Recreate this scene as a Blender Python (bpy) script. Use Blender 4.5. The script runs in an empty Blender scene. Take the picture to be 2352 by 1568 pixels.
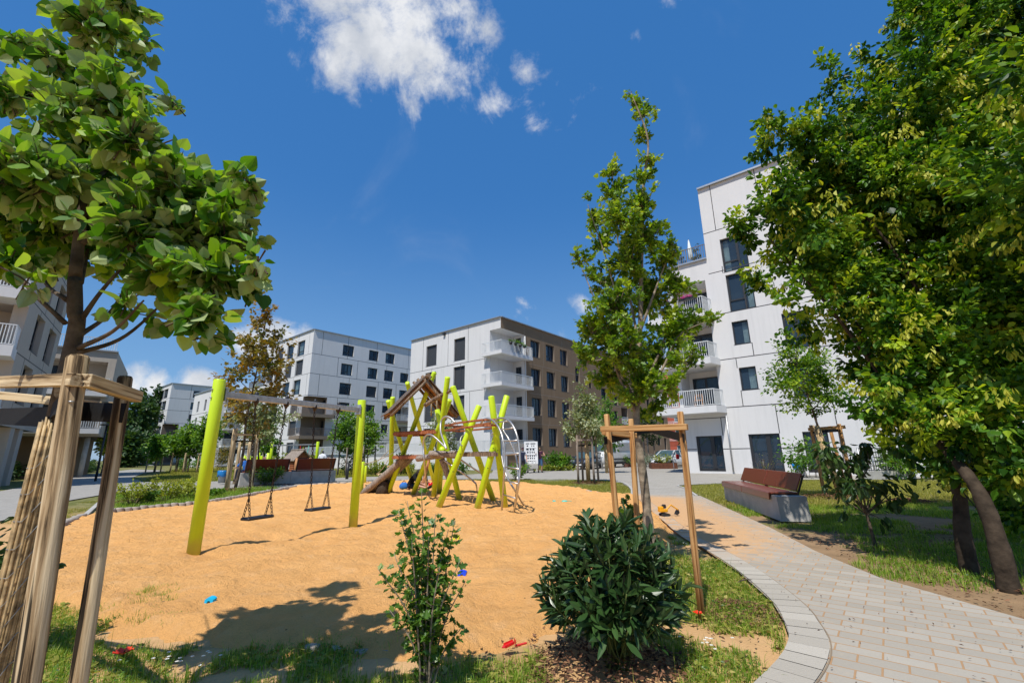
import bpy, math, random
import numpy as np
from mathutils import Vector, noise as mnoise
random.seed(7); RNG = np.random.default_rng(11)
SC = bpy.context.scene; COL = SC.collection
# ------------------------------------------------------------------ survey of the photograph (camera solved from its vanishing points)
F = 1010.03; PT = math.radians(14.43); RL = math.radians(-0.8); H = 1.28; YA = math.radians(-50.455)
_f = np.array([0, math.cos(PT), math.sin(PT)]); _r = np.array([1., 0, 0]); _u = np.cross(_r, _f)
CX = math.cos(RL)*_r + math.sin(RL)*_u; CY = -math.sin(RL)*_r + math.cos(RL)*_u; CZ = -_f
CAM = np.array([0, 0, H])
A = np.array([math.sin(YA), math.cos(YA), 0]); B = np.array([math.cos(YA), -math.sin(YA), 0]); UP = np.array([0, 0, 1.])
def ray(u, v):
    d = CX*(u-1176)/F - CY*(v-784)/F - CZ
    return d/np.linalg.norm(d)
def g(u, v, z=0.):
    d = ray(u, v); return CAM + d*((z-H)/d[2])
def pl(u, v, P, n):
    d = ray(u, v); return CAM + d*(((np.array(P)-CAM)@n)/(d@n))
def aty(u, v, y):
    d = ray(u, v); return CAM + d*(y/d[1])
def atd(u, v, D):
    d = ray(u, v); return CAM + d*(D/math.hypot(d[0], d[1]))
def proj(P):
    d = np.array(P)-CAM; c = (d@CX, d@CY, d@CZ); return 1176-F*c[0]/c[2], 784+F*c[1]/c[2]
def vt(base, v):
    lo, hi = -5., 80.
    for _ in range(50):
        m = (lo+hi)/2
        if proj((base[0], base[1], m))[1] > v: lo = m
        else: hi = m
    return lo
S_ = 2352/4096
def crop(x0, y0, s): return lambda a, b: ((x0+a/s)*S_, (y0+b/s)*S_)
# ------------------------------------------------------------------ objects
WL = {}
def tag(o, label=None, cat=None, group=None, kind=None):
    if label: o['label'] = label
    if cat: o['category'] = cat
    if group: o['group'] = group
    if kind: o['kind'] = kind
    return o
def thing(name, label, cat, loc=(0, 0, 0), group=None):
    o = bpy.data.objects.new(name, None); COL.objects.link(o); o.location = [float(a) for a in loc]
    o.empty_display_size = 0.2
    WL[o.name] = np.array([float(a) for a in loc]); return tag(o, label, cat, group)
def dup(root, loc, label=None, rotz=0., group=None):
    r = root.copy(); COL.objects.link(r); r.location = [float(a) for a in loc]; r.rotation_euler = (0, 0, rotz); WL[r.name] = np.array(loc, float)
    if label: r['label'] = label
    if group: r['group'] = group
    for ch in list(root.children):
        c = ch.copy(); COL.objects.link(c); c.parent = r
        for gch in list(ch.children):
            d = gch.copy(); COL.objects.link(d); d.parent = c
    return r
def link_mesh(name, me, parent):
    o = bpy.data.objects.new(name, me); COL.objects.link(o)
    if parent is not None:
        o.parent = parent; WL[o.name] = WL[parent.name]
    else: WL[o.name] = np.zeros(3)
    return o
class MB:
    def __init__(s): s.v = []; s.f = []; s.m = []; s.sm = []
    def add(s, vs, fs, mi=0, smooth=False):
        n = len(s.v); s.v.extend([tuple(float(c) for c in v) for v in vs])
        for f in fs: s.f.append(tuple(i+n for i in f)); s.m.append(mi); s.sm.append(smooth)
    def quad(s, a, b, c, d, mi=0): s.add([a, b, c, d], [(0, 1, 2, 3)], mi)
    def box(s, c, h, ax=None, mi=0, bev=0.):
        c = np.array(c, float); X, Y, Z = ax if ax is not None else (np.array([1., 0, 0]), np.array([0, 1., 0]), UP)
        vs = []
        for sx in (-1, 1):
            for sy in (-1, 1):
                for sz in (-1, 1): vs.append(c+X*h[0]*sx+Y*h[1]*sy+Z*h[2]*sz)
        if bev <= 0:
            s.add(vs, [(0, 1, 3, 2), (4, 6, 7, 5), (0, 4, 5, 1), (2, 3, 7, 6), (0, 2, 6, 4), (1, 5, 7, 3)], mi)
        else:
            pts = []; idx = {}
            for sx in (-1, 1):
                for sy in (-1, 1):
                    for sz in (-1, 1):
                        for k in range(3):
                            q = [h[0]*sx, h[1]*sy, h[2]*sz]
                            for j in range(3):
                                if j != k: q[j] -= bev*(1 if q[j] > 0 else -1)
                            idx[(sx, sy, sz, k)] = len(pts); pts.append(c+X*q[0]+Y*q[1]+Z*q[2])
            fs = []
            def o(k):
                a, b = [(1, 2), (2, 0), (0, 1)][k]
                for sg in (-1, 1):
                    q = []
                    for (sa, sb) in ((-1, -1), (1, -1), (1, 1), (-1, 1)):
                        t = [0, 0, 0]; t[k] = sg; t[a] = sa; t[b] = sb; q.append(idx[(*t, k)])
                    fs.append(tuple(q if sg > 0 else q[::-1]))
            for k in range(3): o(k)
            for k in range(3):
                a, b = [(1, 2), (2, 0), (0, 1)][k]
                for sa in (-1, 1):
                    for sb in (-1, 1):
                        t0 = [0, 0, 0]; t0[k] = -1; t0[a] = sa; t0[b] = sb; t1 = list(t0); t1[k] = 1
                        q = (idx[(*t0, a)], idx[(*t1, a)], idx[(*t1, b)], idx[(*t0, b)])
                        fs.append(q if sa*sb < 0 else q[::-1])
            for sx in (-1, 1):
                for sy in (-1, 1):
                    for sz in (-1, 1):
                        q = tuple(idx[(sx, sy, sz, k)] for k in range(3)); fs.append(q if sx*sy*sz > 0 else q[::-1])
            s.add(pts, fs, mi)
    def bar(s, a, b, w, h, up=UP, mi=0, bev=0.):
        a = np.array(a, float); b = np.array(b, float); d = b-a; L = np.linalg.norm(d); d = d/L
        x = np.cross(d, up)
        if np.linalg.norm(x) < 1e-5: x = np.cross(d, np.array([0, 1., 0]))
        x /= np.linalg.norm(x); z = np.cross(x, d)
        s.box((a+b)/2, (w/2, L/2, h/2), (x, d, z), mi, bev)
    def tube(s, pts, r, n=10, caps=True, mi=0, dome=0., smooth=True):
        P = np.array(pts, float); k = len(P); r = np.full(k, r, float) if np.isscalar(r) else np.array(r, float)
        T = np.zeros_like(P); T[1:-1] = P[2:]-P[:-2]; T[0] = P[1]-P[0]; T[-1] = P[-1]-P[-2]
        T /= (np.linalg.norm(T, axis=1)[:, None]+1e-12)
        ref = np.array([0, 0, 1.]) if abs(T[0][2]) < .9 else np.array([1., 0, 0])
        x = np.cross(T[0], ref); x /= np.linalg.norm(x); vs = []
        for i in range(k):
            x = x-T[i]*(x@T[i]); x /= np.linalg.norm(x); y = np.cross(T[i], x)
            for j in range(n):
                a = 2*math.pi*j/n; vs.append(P[i]+r[i]*(math.cos(a)*x+math.sin(a)*y))
        fs = [(i*n+j, i*n+(j+1) % n, (i+1)*n+(j+1) % n, (i+1)*n+j) for i in range(k-1) for j in range(n)]
        s.add(vs, fs, mi, smooth)
        if caps:
            b = len(s.v)-len(vs)
            s.f.append(tuple(b+j for j in range(n))[::-1]); s.m.append(mi); s.sm.append(False)
            if dome > 0:
                m = len(s.v); s.v.append(tuple(P[-1]+T[-1]*dome))
                e = b+(k-1)*n
                for j in range(n): s.f.append((e+j, e+(j+1) % n, m)); s.m.append(mi); s.sm.append(True)
            else:
                s.f.append(tuple(b+(k-1)*n+j for j in range(n))); s.m.append(mi); s.sm.append(False)
    def lathe(s, prof, c=(0, 0, 0), n=20, mi=0, sx=1., sy=1.):
        c = np.array(c, float); vs = []
        for (r, z) in prof:
            for j in range(n):
                a = 2*math.pi*j/n; vs.append(c+np.array([r*math.cos(a)*sx, r*math.sin(a)*sy, z]))
        k = len(prof)
        s.add(vs, [(i*n+j, i*n+(j+1) % n, (i+1)*n+(j+1) % n, (i+1)*n+j) for i in range(k-1) for j in range(n)], mi, True)
    def prism(s, poly, z0, z1, mi=0):
        n = len(poly); vs = [(p[0], p[1], z0) for p in poly]+[(p[0], p[1], z1) for p in poly]
        s.add(vs, [tuple(range(n))[::-1], tuple(range(n, 2*n))]+[(i, (i+1) % n, n+(i+1) % n, n+i) for i in range(n)], mi)
    def extr(s, poly3, d, mi=0):
        n = len(poly3); p = [np.array(q, float) for q in poly3]; d = np.array(d, float)
        s.add(p+[q+d for q in p], [tuple(range(n)), tuple(range(n, 2*n))[::-1]]+[(i, n+i, n+(i+1) % n, (i+1) % n) for i in range(n)], mi)
    def build(s, name, mats, parent=None, **kw):
        off = WL[parent.name] if parent is not None else np.zeros(3)
        me = bpy.data.meshes.new(name)
        me.from_pydata([tuple(np.array(v)-off) for v in s.v], [], s.f)
        for m in (mats if isinstance(mats, (list, tuple)) else [mats]): me.materials.append(m)
        me.polygons.foreach_set('material_index', s.m); me.polygons.foreach_set('use_smooth', s.sm); me.update()
        o = link_mesh(name, me, parent)
        if kw: tag(o, **kw)
        return o
def catmull(P, k=6):
    P = np.array(P, float); Q = np.vstack([2*P[0]-P[1], P, 2*P[-1]-P[-2]]); out = []
    for i in range(1, len(Q)-2):
        for t in np.linspace(0, 1, k, endpoint=False):
            a, b, c, d = Q[i-1], Q[i], Q[i+1], Q[i+2]
            out.append(.5*((2*b)+(-a+c)*t+(2*a-5*b+4*c-d)*t*t+(-a+3*b-3*c+d)*t**3))
    out.append(P[-1]); return np.array(out)
def raw_mesh(name, V, faces_flat, sizes, mats, parent, attr=None, smooth=False, uv=None):
    """numpy mesh: V (n,3), flat loop indices, loop counts per face"""
    off = WL[parent.name] if parent is not None else np.zeros(3)
    me = bpy.data.meshes.new(name); V = np.asarray(V, np.float32)-off.astype(np.float32)
    me.vertices.add(len(V)); me.vertices.foreach_set('co', np.ascontiguousarray(V).ravel())
    me.loops.add(len(faces_flat)); me.loops.foreach_set('vertex_index', np.asarray(faces_flat, np.int32))
    sizes = np.asarray(sizes, np.int32); me.polygons.add(len(sizes))
    me.polygons.foreach_set('loop_start', np.concatenate([[0], np.cumsum(sizes)[:-1]]).astype(np.int32))
    me.polygons.foreach_set('loop_total', sizes)
    me.polygons.foreach_set('use_smooth', np.full(len(sizes), smooth))
    me.update(calc_edges=True)
    for m in (mats if isinstance(mats, (list, tuple)) else [mats]): me.materials.append(m)
    if attr is not None:
        a = me.attributes.new('v', 'FLOAT', 'FACE'); a.data.foreach_set('value', np.asarray(attr, np.float32))
    return link_mesh(name, me, parent)
# ------------------------------------------------------------------ materials
def newmat(name):
    m = bpy.data.materials.new(name); m.use_nodes = True; nt = m.node_tree
    return m, nt, nt.nodes['Principled BSDF'], nt.nodes['Material Output']
def ramp(nt, stops):
    r = nt.nodes.new('ShaderNodeValToRGB'); e = r.color_ramp.elements
    while len(e) < len(stops): e.new(.5)
    for i, (p, c) in enumerate(stops): e[i].position = p; e[i].color = (*c, 1)
    return r
def tex(nt, scale=(1, 1, 1), rot=(0, 0, 0), src='Object'):
    t = nt.nodes.new('ShaderNodeTexCoord'); mp = nt.nodes.new('ShaderNodeMapping')
    mp.inputs['Scale'].default_value = scale; mp.inputs['Rotation'].default_value = rot
    nt.links.new(t.outputs[src], mp.inputs['Vector']); return mp.outputs['Vector']
def nz(nt, vec, scale, detail=4, rough=.55, dist=0.):
    n = nt.nodes.new('ShaderNodeTexNoise'); n.inputs['Scale'].default_value = scale; n.inputs['Detail'].default_value = detail
    n.inputs['Roughness'].default_value = rough; n.inputs['Distortion'].default_value = dist
    if vec is not None: nt.links.new(vec, n.inputs['Vector'])
    return n.outputs['Fac']
def mth(nt, op, a, b=None, c=None, clamp=False):
    n = nt.nodes.new('ShaderNodeMath'); n.operation = op; n.use_clamp = clamp
    for i, x in enumerate((a, b, c)):
        if x is None: continue
        if isinstance(x, (int, float)): n.inputs[i].default_value = x
        else: nt.links.new(x, n.inputs[i])
    return n.outputs[0]
def mixc(nt, fac, a, b, mode='MIX'):
    n = nt.nodes.new('ShaderNodeMix'); n.data_type = 'RGBA'; n.blend_type = mode
    for k, x in ((0, fac), (6, a), (7, b)):
        if isinstance(x, (int, float)): n.inputs[k].default_value = x
        elif isinstance(x, tuple): n.inputs[k].default_value = (*x, 1)
        else: nt.links.new(x, n.inputs[k])
    return n.outputs[2]
def bump(nt, p, h, strength=.3, dist=.02):
    b = nt.nodes.new('ShaderNodeBump'); b.inputs['Strength'].default_value = strength; b.inputs['Distance'].default_value = dist
    nt.links.new(h, b.inputs['Height']); nt.links.new(b.outputs[0], p.inputs['Normal']); return b
def sstep(nt, x, lo, hi):
    n = nt.nodes.new('ShaderNodeMapRange'); n.interpolation_type = 'SMOOTHSTEP'
    n.inputs[1].default_value = lo; n.inputs[2].default_value = hi; nt.links.new(x, n.inputs[0]); return n.outputs[0]
def simple(name, col, rough=.6, metal=0., var=.15, scale=8., spec=.5, bumps=0., bscale=60.):
    m, nt, p, o = newmat(name); v = tex(nt)
    f = nz(nt, v, scale, 5); c0 = tuple(max(0, c*(1-var)) for c in col); c1 = tuple(min(1, c*(1+var)) for c in col)
    r = ramp(nt, [(.3, c0), (.7, c1)]); nt.links.new(f, r.inputs[0]); nt.links.new(r.outputs[0], p.inputs['Base Color'])
    p.inputs['Roughness'].default_value = rough; p.inputs['Metallic'].default_value = metal; p.inputs['Specular IOR Level'].default_value = spec
    if bumps: bump(nt, p, nz(nt, v, bscale, 5), bumps, .01)
    return m
def plaster(name, col, stain=.12):
    m, nt, p, o = newmat(name); v = tex(nt)
    big = nz(nt, v, .35, 5, .6); fine = nz(nt, v, 14, 4); strk = nz(nt, tex(nt, (2.2, 2.2, .16)), 1.3, 5, .65)
    c = mixc(nt, big, tuple(x*(1-stain) for x in col), tuple(min(1, x*(1+stain*.5)) for x in col))
    c = mixc(nt, mth(nt, 'MULTIPLY', sstep(nt, strk, .48, .75), .5), c, tuple(x*.78 for x in col))
    c = mixc(nt, mth(nt, 'MULTIPLY', fine, .22), c, tuple(x*.8 for x in col))
    nt.links.new(c, p.inputs['Base Color']); p.inputs['Roughness'].default_value = .9; p.inputs['Specular IOR Level'].default_value = .2
    bump(nt, p, nz(nt, v, 90, 3), .25, .01); return m
def woodm(name, dark, mid, light, sc=1., rough=.75, crack=.5):
    """grain runs along local z (tilted posts are close enough)"""
    m, nt, p, o = newmat(name); v = tex(nt, (1, 1, .09)); v2 = tex(nt, (1, 1, .035))
    d = nz(nt, v, 9*sc, 3, .5); w = nt.nodes.new('ShaderNodeTexWave'); w.wave_type = 'RINGS'; w.rings_direction = 'Z'
    w.inputs['Scale'].default_value = 9*sc; w.inputs['Distortion'].default_value = 14; w.inputs['Detail'].default_value = 3; w.inputs['Detail Scale'].default_value = 1.2
    nt.links.new(v2, w.inputs['Vector'])
    f = nz(nt, v2, 75*sc, 6, .65)
    x = mth(nt, 'ADD', mth(nt, 'MULTIPLY', w.outputs['Fac'], .2), mth(nt, 'ADD', mth(nt, 'MULTIPLY', d, .35), mth(nt, 'MULTIPLY', f, .62)))
    r = ramp(nt, [(.42, dark), (.52, mid), (.68, light)]); nt.links.new(x, r.inputs[0])
    ck = sstep(nt, nz(nt, tex(nt, (1, 1, .03)), 22*sc, 3, .5), .63, .66)
    c = mixc(nt, mth(nt, 'MULTIPLY', ck, crack), r.outputs[0], tuple(q*.18 for q in dark))
    kv = nt.nodes.new('ShaderNodeTexVoronoi'); kv.inputs['Scale'].default_value = 3.2; nt.links.new(tex(nt, (1.6, 1.6, .8)), kv.inputs['Vector'])
    kn = mth(nt, 'SUBTRACT', 1., sstep(nt, kv.outputs['Distance'], .05, .11))
    c = mixc(nt, mth(nt, 'MULTIPLY', kn, .75), c, tuple(q*.55 for q in dark))
    nt.links.new(c, p.inputs['Base Color']); p.inputs['Roughness'].default_value = rough; p.inputs['Specular IOR Level'].default_value = .25
    bump(nt, p, mth(nt, 'SUBTRACT', f, ck), .5, .01); return m
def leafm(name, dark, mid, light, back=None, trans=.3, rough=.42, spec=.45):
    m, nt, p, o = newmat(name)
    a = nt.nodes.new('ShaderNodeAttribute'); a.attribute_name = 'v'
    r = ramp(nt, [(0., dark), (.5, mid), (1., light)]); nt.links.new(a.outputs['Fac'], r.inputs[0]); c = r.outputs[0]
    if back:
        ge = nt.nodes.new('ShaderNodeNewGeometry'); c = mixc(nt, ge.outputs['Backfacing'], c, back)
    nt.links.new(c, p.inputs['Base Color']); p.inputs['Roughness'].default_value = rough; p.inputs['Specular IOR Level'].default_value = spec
    t = nt.nodes.new('ShaderNodeBsdfTranslucent'); tc = mixc(nt, 1., r.outputs[0], (1.9, 1.75, .55), 'MULTIPLY'); nt.links.new(tc, t.inputs['Color'])
    mx = nt.nodes.new('ShaderNodeMixShader'); mx.inputs[0].default_value = trans
    nt.links.new(p.outputs[0], mx.inputs[1]); nt.links.new(t.outputs[0], mx.inputs[2]); nt.links.new(mx.outputs[0], o.inputs['Surface']); return m
M = {}
M['white'] = plaster('white_plaster', (.70, .692, .685)); M['brown'] = plaster('brown_plaster', (.25, .172, .105), .16)
M['beige'] = plaster('beige_plaster', (.50, .44, .37)); M['soffit'] = plaster('pale_soffit', (.68, .68, .68)); M['grey'] = plaster('grey_plaster', (.36, .35, .33))
M['taupe'] = plaster('taupe_plaster', (.25, .20, .155))
M['brick'] = plaster('red_brickwork', (.42, .10, .06))
M['joint'] = simple('panel_joint', (.055, .055, .06), .9); M['jointpale'] = simple('pale_joint', (.30, .25, .2), .9)
M['coping'] = simple('metal_coping', (.42, .44, .46), .4, .6, .05)
M['frame'] = simple('anthracite_frame', (.022, .024, .028), .45, 0, .1); M['shutter'] = simple('dark_blind', (.05, .052, .056), .55, 0, .1)
def glassm(name, tint, tr):
    m, nt, p, o = newmat(name); p.inputs['Base Color'].default_value = (*tint, 1); p.inputs['Roughness'].default_value = .02; p.inputs['Specular IOR Level'].default_value = .8
    v = tex(nt); bump(nt, p, nz(nt, v, .8, 2), .05, .05)
    t = nt.nodes.new('ShaderNodeBsdfTransparent'); t.inputs[0].default_value = (.75, .85, .85, 1)
    mx = nt.nodes.new('ShaderNodeMixShader'); mx.inputs[0].default_value = tr
    nt.links.new(p.outputs[0], mx.inputs[1]); nt.links.new(t.outputs[0], mx.inputs[2]); nt.links.new(mx.outputs[0], o.inputs['Surface']); return m
M['glass'] = glassm('window_glass', (.05, .085, .13), .5); M['carglass'] = glassm('car_glass', (.05, .09, .095), .08)  # bluish base colours paint the reflected sky into the panes
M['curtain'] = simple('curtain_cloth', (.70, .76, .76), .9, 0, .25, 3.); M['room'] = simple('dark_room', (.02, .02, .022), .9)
M['railwhite'] = simple('white_railing', (.66, .68, .68), .45, 0, .05); M['railbrown'] = simple('bronze_railing', (.17, .14, .115), .5, 0, .08)
def lime():
    m, nt, p, o = newmat('lime_paint'); v = tex(nt); w = tex(nt, (6, 6, .8)); c = mixc(nt, nz(nt, w, 3, 5, .6), (.50, .71, .010), (.60, .80, .018)); c = mixc(nt, mth(nt, 'MULTIPLY', sstep(nt, nz(nt, w, 9, 5, .7), .62, .75), .35), c, (.25, .33, .03))
    sp = nt.nodes.new('ShaderNodeSeparateXYZ'); nt.links.new(v, sp.inputs[0]); d = mth(nt, 'SUBTRACT', 1., sstep(nt, mth(nt, 'ADD', sp.outputs['Z'], mth(nt, 'MULTIPLY', nz(nt, v, 9, 4), -.25)), -.1, .22)); c = mixc(nt, mth(nt, 'MULTIPLY', d, .55), c, (.50, .33, .12))
    nt.links.new(c, p.inputs['Base Color']); p.inputs['Roughness'].default_value = .42; bump(nt, p, nz(nt, w, 14, 5, .6), .15, .01); return m
M['lime'] = lime()
M['steel'] = simple('galvanised_steel', (.42, .43, .44), .42, .75, .2, 14., .5, .05, 80); M['inox'] = simple('stainless_tube', (.56, .53, .49), .4, .9, .08, 5.)
M['dark_steel'] = simple('black_steel', (.02, .02, .022), .45, 0, .2); M['rubber'] = simple('black_rubber', (.018, .019, .022), .5, 0, .25, 20)
M['chain'] = simple('chain_steel', (.06, .045, .035), .5, .7, .35, 40)
M['stake_old'] = woodm('weathered_wood', (.055, .034, .016), (.37, .255, .135), (.70, .56, .35), 1., .85, .95); M['stake_new'] = woodm('fresh_larch', (.13, .05, .015), (.40, .19, .062), (.58, .34, .14), 1., .7, .4)
M['log_dark'] = woodm('dark_log', (.04, .024, .014), (.15, .095, .06), (.32, .235, .16)); M['stake_grey'] = woodm('grey_wood', (.10, .075, .055), (.22, .175, .14), (.36, .30, .25)); M['redwood'] = woodm('red_stained_wood', (.13, .035, .015), (.30, .09, .035), (.42, .16, .07), 1., .55, .1)
M['plank'] = woodm('orange_plank', (.20, .07, .025), (.42, .18, .07), (.55, .30, .15), 1., .7, .2)
M['reed'] = simple('dry_reed', (.42, .30, .15), .6, 0, .65, 22, .4); M['strap'] = simple('black_strap', (.008, .008, .009), .75, 0, .2, 60, .3, .3, 300)
M['fence_wire'] = simple('fence_wire', (.045, .05, .055), .5, .3); M['wire'] = simple('tie_wire', (.4, .4, .38), .4, .8)
M['concrete'] = simple('concrete', (.40, .385, .355), .85, 0, .16, 3.5, .3, .25, 70); M['stone'] = simple('edging_stone', (.36, .31, .26), .9, 0, .2, 9, .3, .3, 60)
M['corten'] = simple('rusty_steel', (.12, .042, .02), .85, .1, .35, 6); M['bin'] = simple('zinc_bin', (.34, .37, .40), .45, .5, .15, 9)
M['blue_bag'] = simple('blue_plastic', (.012, .17, .45), .3, 0, .25, 12); M['rope'] = simple('rope', (.36, .27, .17), .9, 0, .2, 80)
M['shingle'] = woodm('wood_shingle', (.05, .035, .028), (.13, .095, .075), (.24, .19, .15)); M['bark'] = simple('tree_bark', (.105, .08, .055), .95, 0, .5, 14, .2, .9, 30)
M['bark_pale'] = simple('pale_bark', (.24, .195, .14), .95, 0, .6, 12, .2, .8, 28); M['bark_dark'] = simple('dark_bark', (.055, .04, .027), .95, 0, .5, 10, .2, .9, 24)
M['skin'] = simple('skin', (.50, .26, .17), .5, 0, .06); M['hair'] = simple('dark_hair', (.025, .016, .01), .7, 0, .2, 60)
M['w_board'] = simple('white_board', (.78, .78, .78), .5, 0, .04); M['w_dark'] = simple('dark_recess', (.10, .11, .13), .7)
# leaves
M['lf_linden'] = leafm('linden_leaf', (.014, .065, .008), (.085, .225, .016), (.36, .52, .04), (.40, .49, .21), .38, .5, .25)
M['lf_maple'] = leafm('maple_leaf', (.025, .085, .008), (.13, .25, .016), (.42, .52, .05), None, .38, .45)
M['lf_horn'] = leafm('hornbeam_leaf', (.009, .045, .005), (.08, .20, .013), (.42, .54, .035), None, .34, .45, .3)  # palest stop puts highlights of bright upper leaf surfaces into the colour
M['lf_seed'] = leafm('hornbeam_catkin', (.24, .30, .02), (.46, .48, .04), (.64, .62, .12), None, .35, .6)  # catkin colour kept pale so that it also paints crown highlights
M['lf_laurel'] = leafm('laurel_leaf', (.008, .024, .008), (.02, .055, .013), (.06, .12, .03), (.07, .12, .045), .10, .34, .45)
M['lf_hib'] = leafm('hibiscus_leaf', (.025, .08, .012), (.08, .18, .022), (.2, .31, .05), None, .34, .4)
M['lf_young'] = leafm('young_leaf', (.035, .11, .012), (.11, .24, .022), (.27, .40, .05), None, .35, .45)
M['lf_yellow'] = leafm('yellow_green_leaf', (.10, .14, .015), (.26, .31, .03), (.46, .48, .06), None, .35, .45)
M['lf_rust'] = leafm('rusty_leaf', (.05, .09, .015), (.22, .17, .025), (.38, .20, .03), None, .3, .5)
M['lf_silver'] = leafm('silvery_leaf', (.06, .12, .03), (.22, .27, .13), (.45, .48, .33), None, .25, .5)
M['lf_dark'] = leafm('dark_leaf', (.012, .035, .01), (.03, .075, .017), (.075, .135, .03), None, .25, .45)
M['lf_grey'] = leafm('lavender_leaf', (.13, .18, .13), (.25, .31, .24), (.38, .43, .36), None, .2, .7)
M['grass'] = leafm('grass_blade', (.06, .125, .012), (.18, .31, .025), (.42, .48, .08), None, .3, .5, .3)
M['drygrass'] = leafm('dry_grass', (.16, .18, .03), (.29, .29, .055), (.46, .40, .13), None, .3, .6, .2)
M['mulch'] = leafm('bark_mulch', (.05, .022, .012), (.13, .06, .03), (.25, .13, .07), None, .0, .8, .2)
M['poppy'] = simple('poppy_petal', (.75, .035, .005), .5, 0, .2); M['daisy'] = leafm('daisy', (.7, .7, .68), (.78, .78, .74), (.75, .55, .03), None, .1, .6)
def plastic(n, c): M[n] = simple(n, c, .35, 0, .06)
plastic('yellow_plastic', (.78, .36, .008)); plastic('red_plastic', (.62, .012, .01)); plastic('cyan_plastic', (.01, .38, .62)); plastic('teal_plastic', (.05, .5, .42)); plastic('blue_plastic2', (.015, .06, .62)); plastic('lime_plastic', (.65, .62, .02))
def paint(n, c):
    m, nt, p, o = newmat(n); v = tex(nt); r = ramp(nt, [(.3, tuple(x*.92 for x in c)), (.7, c)]); nt.links.new(nz(nt, v, 3), r.inputs[0]); nt.links.new(r.outputs[0], p.inputs['Base Color'])
    p.inputs['Roughness'].default_value = .3; p.inputs['Coat Weight'].default_value = .8; p.inputs['Coat Roughness'].default_value = .05; M[n] = m
paint('car_navy', (.012, .018, .032)); paint('car_white', (.72, .73, .74)); paint('car_silver', (.62, .62, .61)); paint('car_black', (.014, .015, .015))
for n, c in dict(cloth_black=(.012, .012, .014), cloth_white=(.66, .68, .74), cloth_tan=(.28, .16, .04), cloth_grey=(.33, .34, .38), cloth_navy=(.02, .025, .05), cloth_denim=(.06, .13, .24), cloth_maroon=(.06, .022, .045), cloth_blue=(.04, .16, .5), cloth_red=(.5, .02, .02), shoe=(.015, .015, .016), cloth_dark=(.02, .02, .026)).items():
    M[n] = simple(n, c, .9, 0, .12, 20, .2)
# ------------------------------------------------------------------ foliage
def T_heart():
    R = [(0, 0, 0), (.22, -.1, .05), (.42, .02, .10), (.50, .26, .11), (.43, .52, .08), (.22, .80, .01), (0, 1.0, -.12)]
    V = R+[(-x, y, z) for (x, y, z) in R[1:-1]]
    return np.array(V), [(0, 1, 2, 3, 4, 5, 6), (0, 6, 11, 10, 9, 8, 7)]
def T_oval(w=.3, fold=.12, curl=-.12):
    V = [(0, 0, 0), (w*.75, .3, fold*.8), (w, .55, fold), (w*.6, .82, fold*.3), (0, 1, curl), (-w*.6, .82, fold*.3), (-w, .55, fold), (-w*.75, .3, fold*.8)]
    return np.array(V), [(0, 1, 2, 3, 4), (0, 4, 5, 6, 7)]
def T_rhomb(w=.33, fold=.1):
    return np.array([(0, 0, 0), (w, .45, fold), (0, 1, -.08), (-w, .45, fold)]), [(0, 1, 2), (0, 2, 3)]
def T_maple():
    R = [(0, 0, 0), (.2, -.02, .03), (.45, .12, .06), (.28, .3, .04), (.56, .52, .08), (.24, .58, .03), (.2, .8, .02), (0, 1.02, -.08)]
    V = R+[(-x, y, z) for (x, y, z) in R[1:-1]]
    return np.array(V), [(0, 1, 2, 3, 4, 5, 6, 7), (0, 7, 13, 12, 11, 10, 9, 8)]
def nrm(a): return a/(np.linalg.norm(a, axis=-1, keepdims=True)+1e-9)
def leaves(name, P, D, N, size, tm, mat, parent, val, wj=.15):
    V0, Fs = tm; n = len(P); k = len(V0)
    y = nrm(D); z = nrm(N-(N*y).sum(1, keepdims=True)*y); x = np.cross(y, z)
    s = np.broadcast_to(np.asarray(size, float), (n,))[:, None, None]
    wx = (1+RNG.normal(0, wj, (n, 1)))[:, :, None]; cz = RNG.uniform(-.5, 1.9, (n, 1))[:, :, None]
    V = P[:, None, :]+s*(x[:, None, :]*V0[None, :, 0:1]*wx+y[:, None, :]*V0[None, :, 1:2]+z[:, None, :]*V0[None, :, 2:3]*cz)
    fl = np.concatenate([np.array(f) for f in Fs]); sz = np.array([len(f) for f in Fs])
    idx = (np.arange(n)[:, None]*k+fl[None, :]).ravel()
    return raw_mesh(name, V.reshape(-1, 3), idx, np.tile(sz, n), mat, parent, np.repeat(np.clip(val, 0, 1), len(Fs)))
def rnd(n, s=1.): return RNG.normal(0, s, (n, 3))
def clusters(blobs, ncl, shell=.45):
    C = np.array([b[0] for b in blobs], float); R = np.array([b[1] if hasattr(b[1], '__len__') else (b[1],)*3 for b in blobs], float)
    w = np.prod(R, axis=1)**.7; w /= w.sum(); i = RNG.choice(len(blobs), ncl, p=w)
    d = nrm(rnd(ncl)); r = RNG.uniform(0, 1, ncl)**shell; P = C[i]+d*R[i]*r[:, None]
    return P, nrm(d+np.array([0, 0, .35])), r, i
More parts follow.
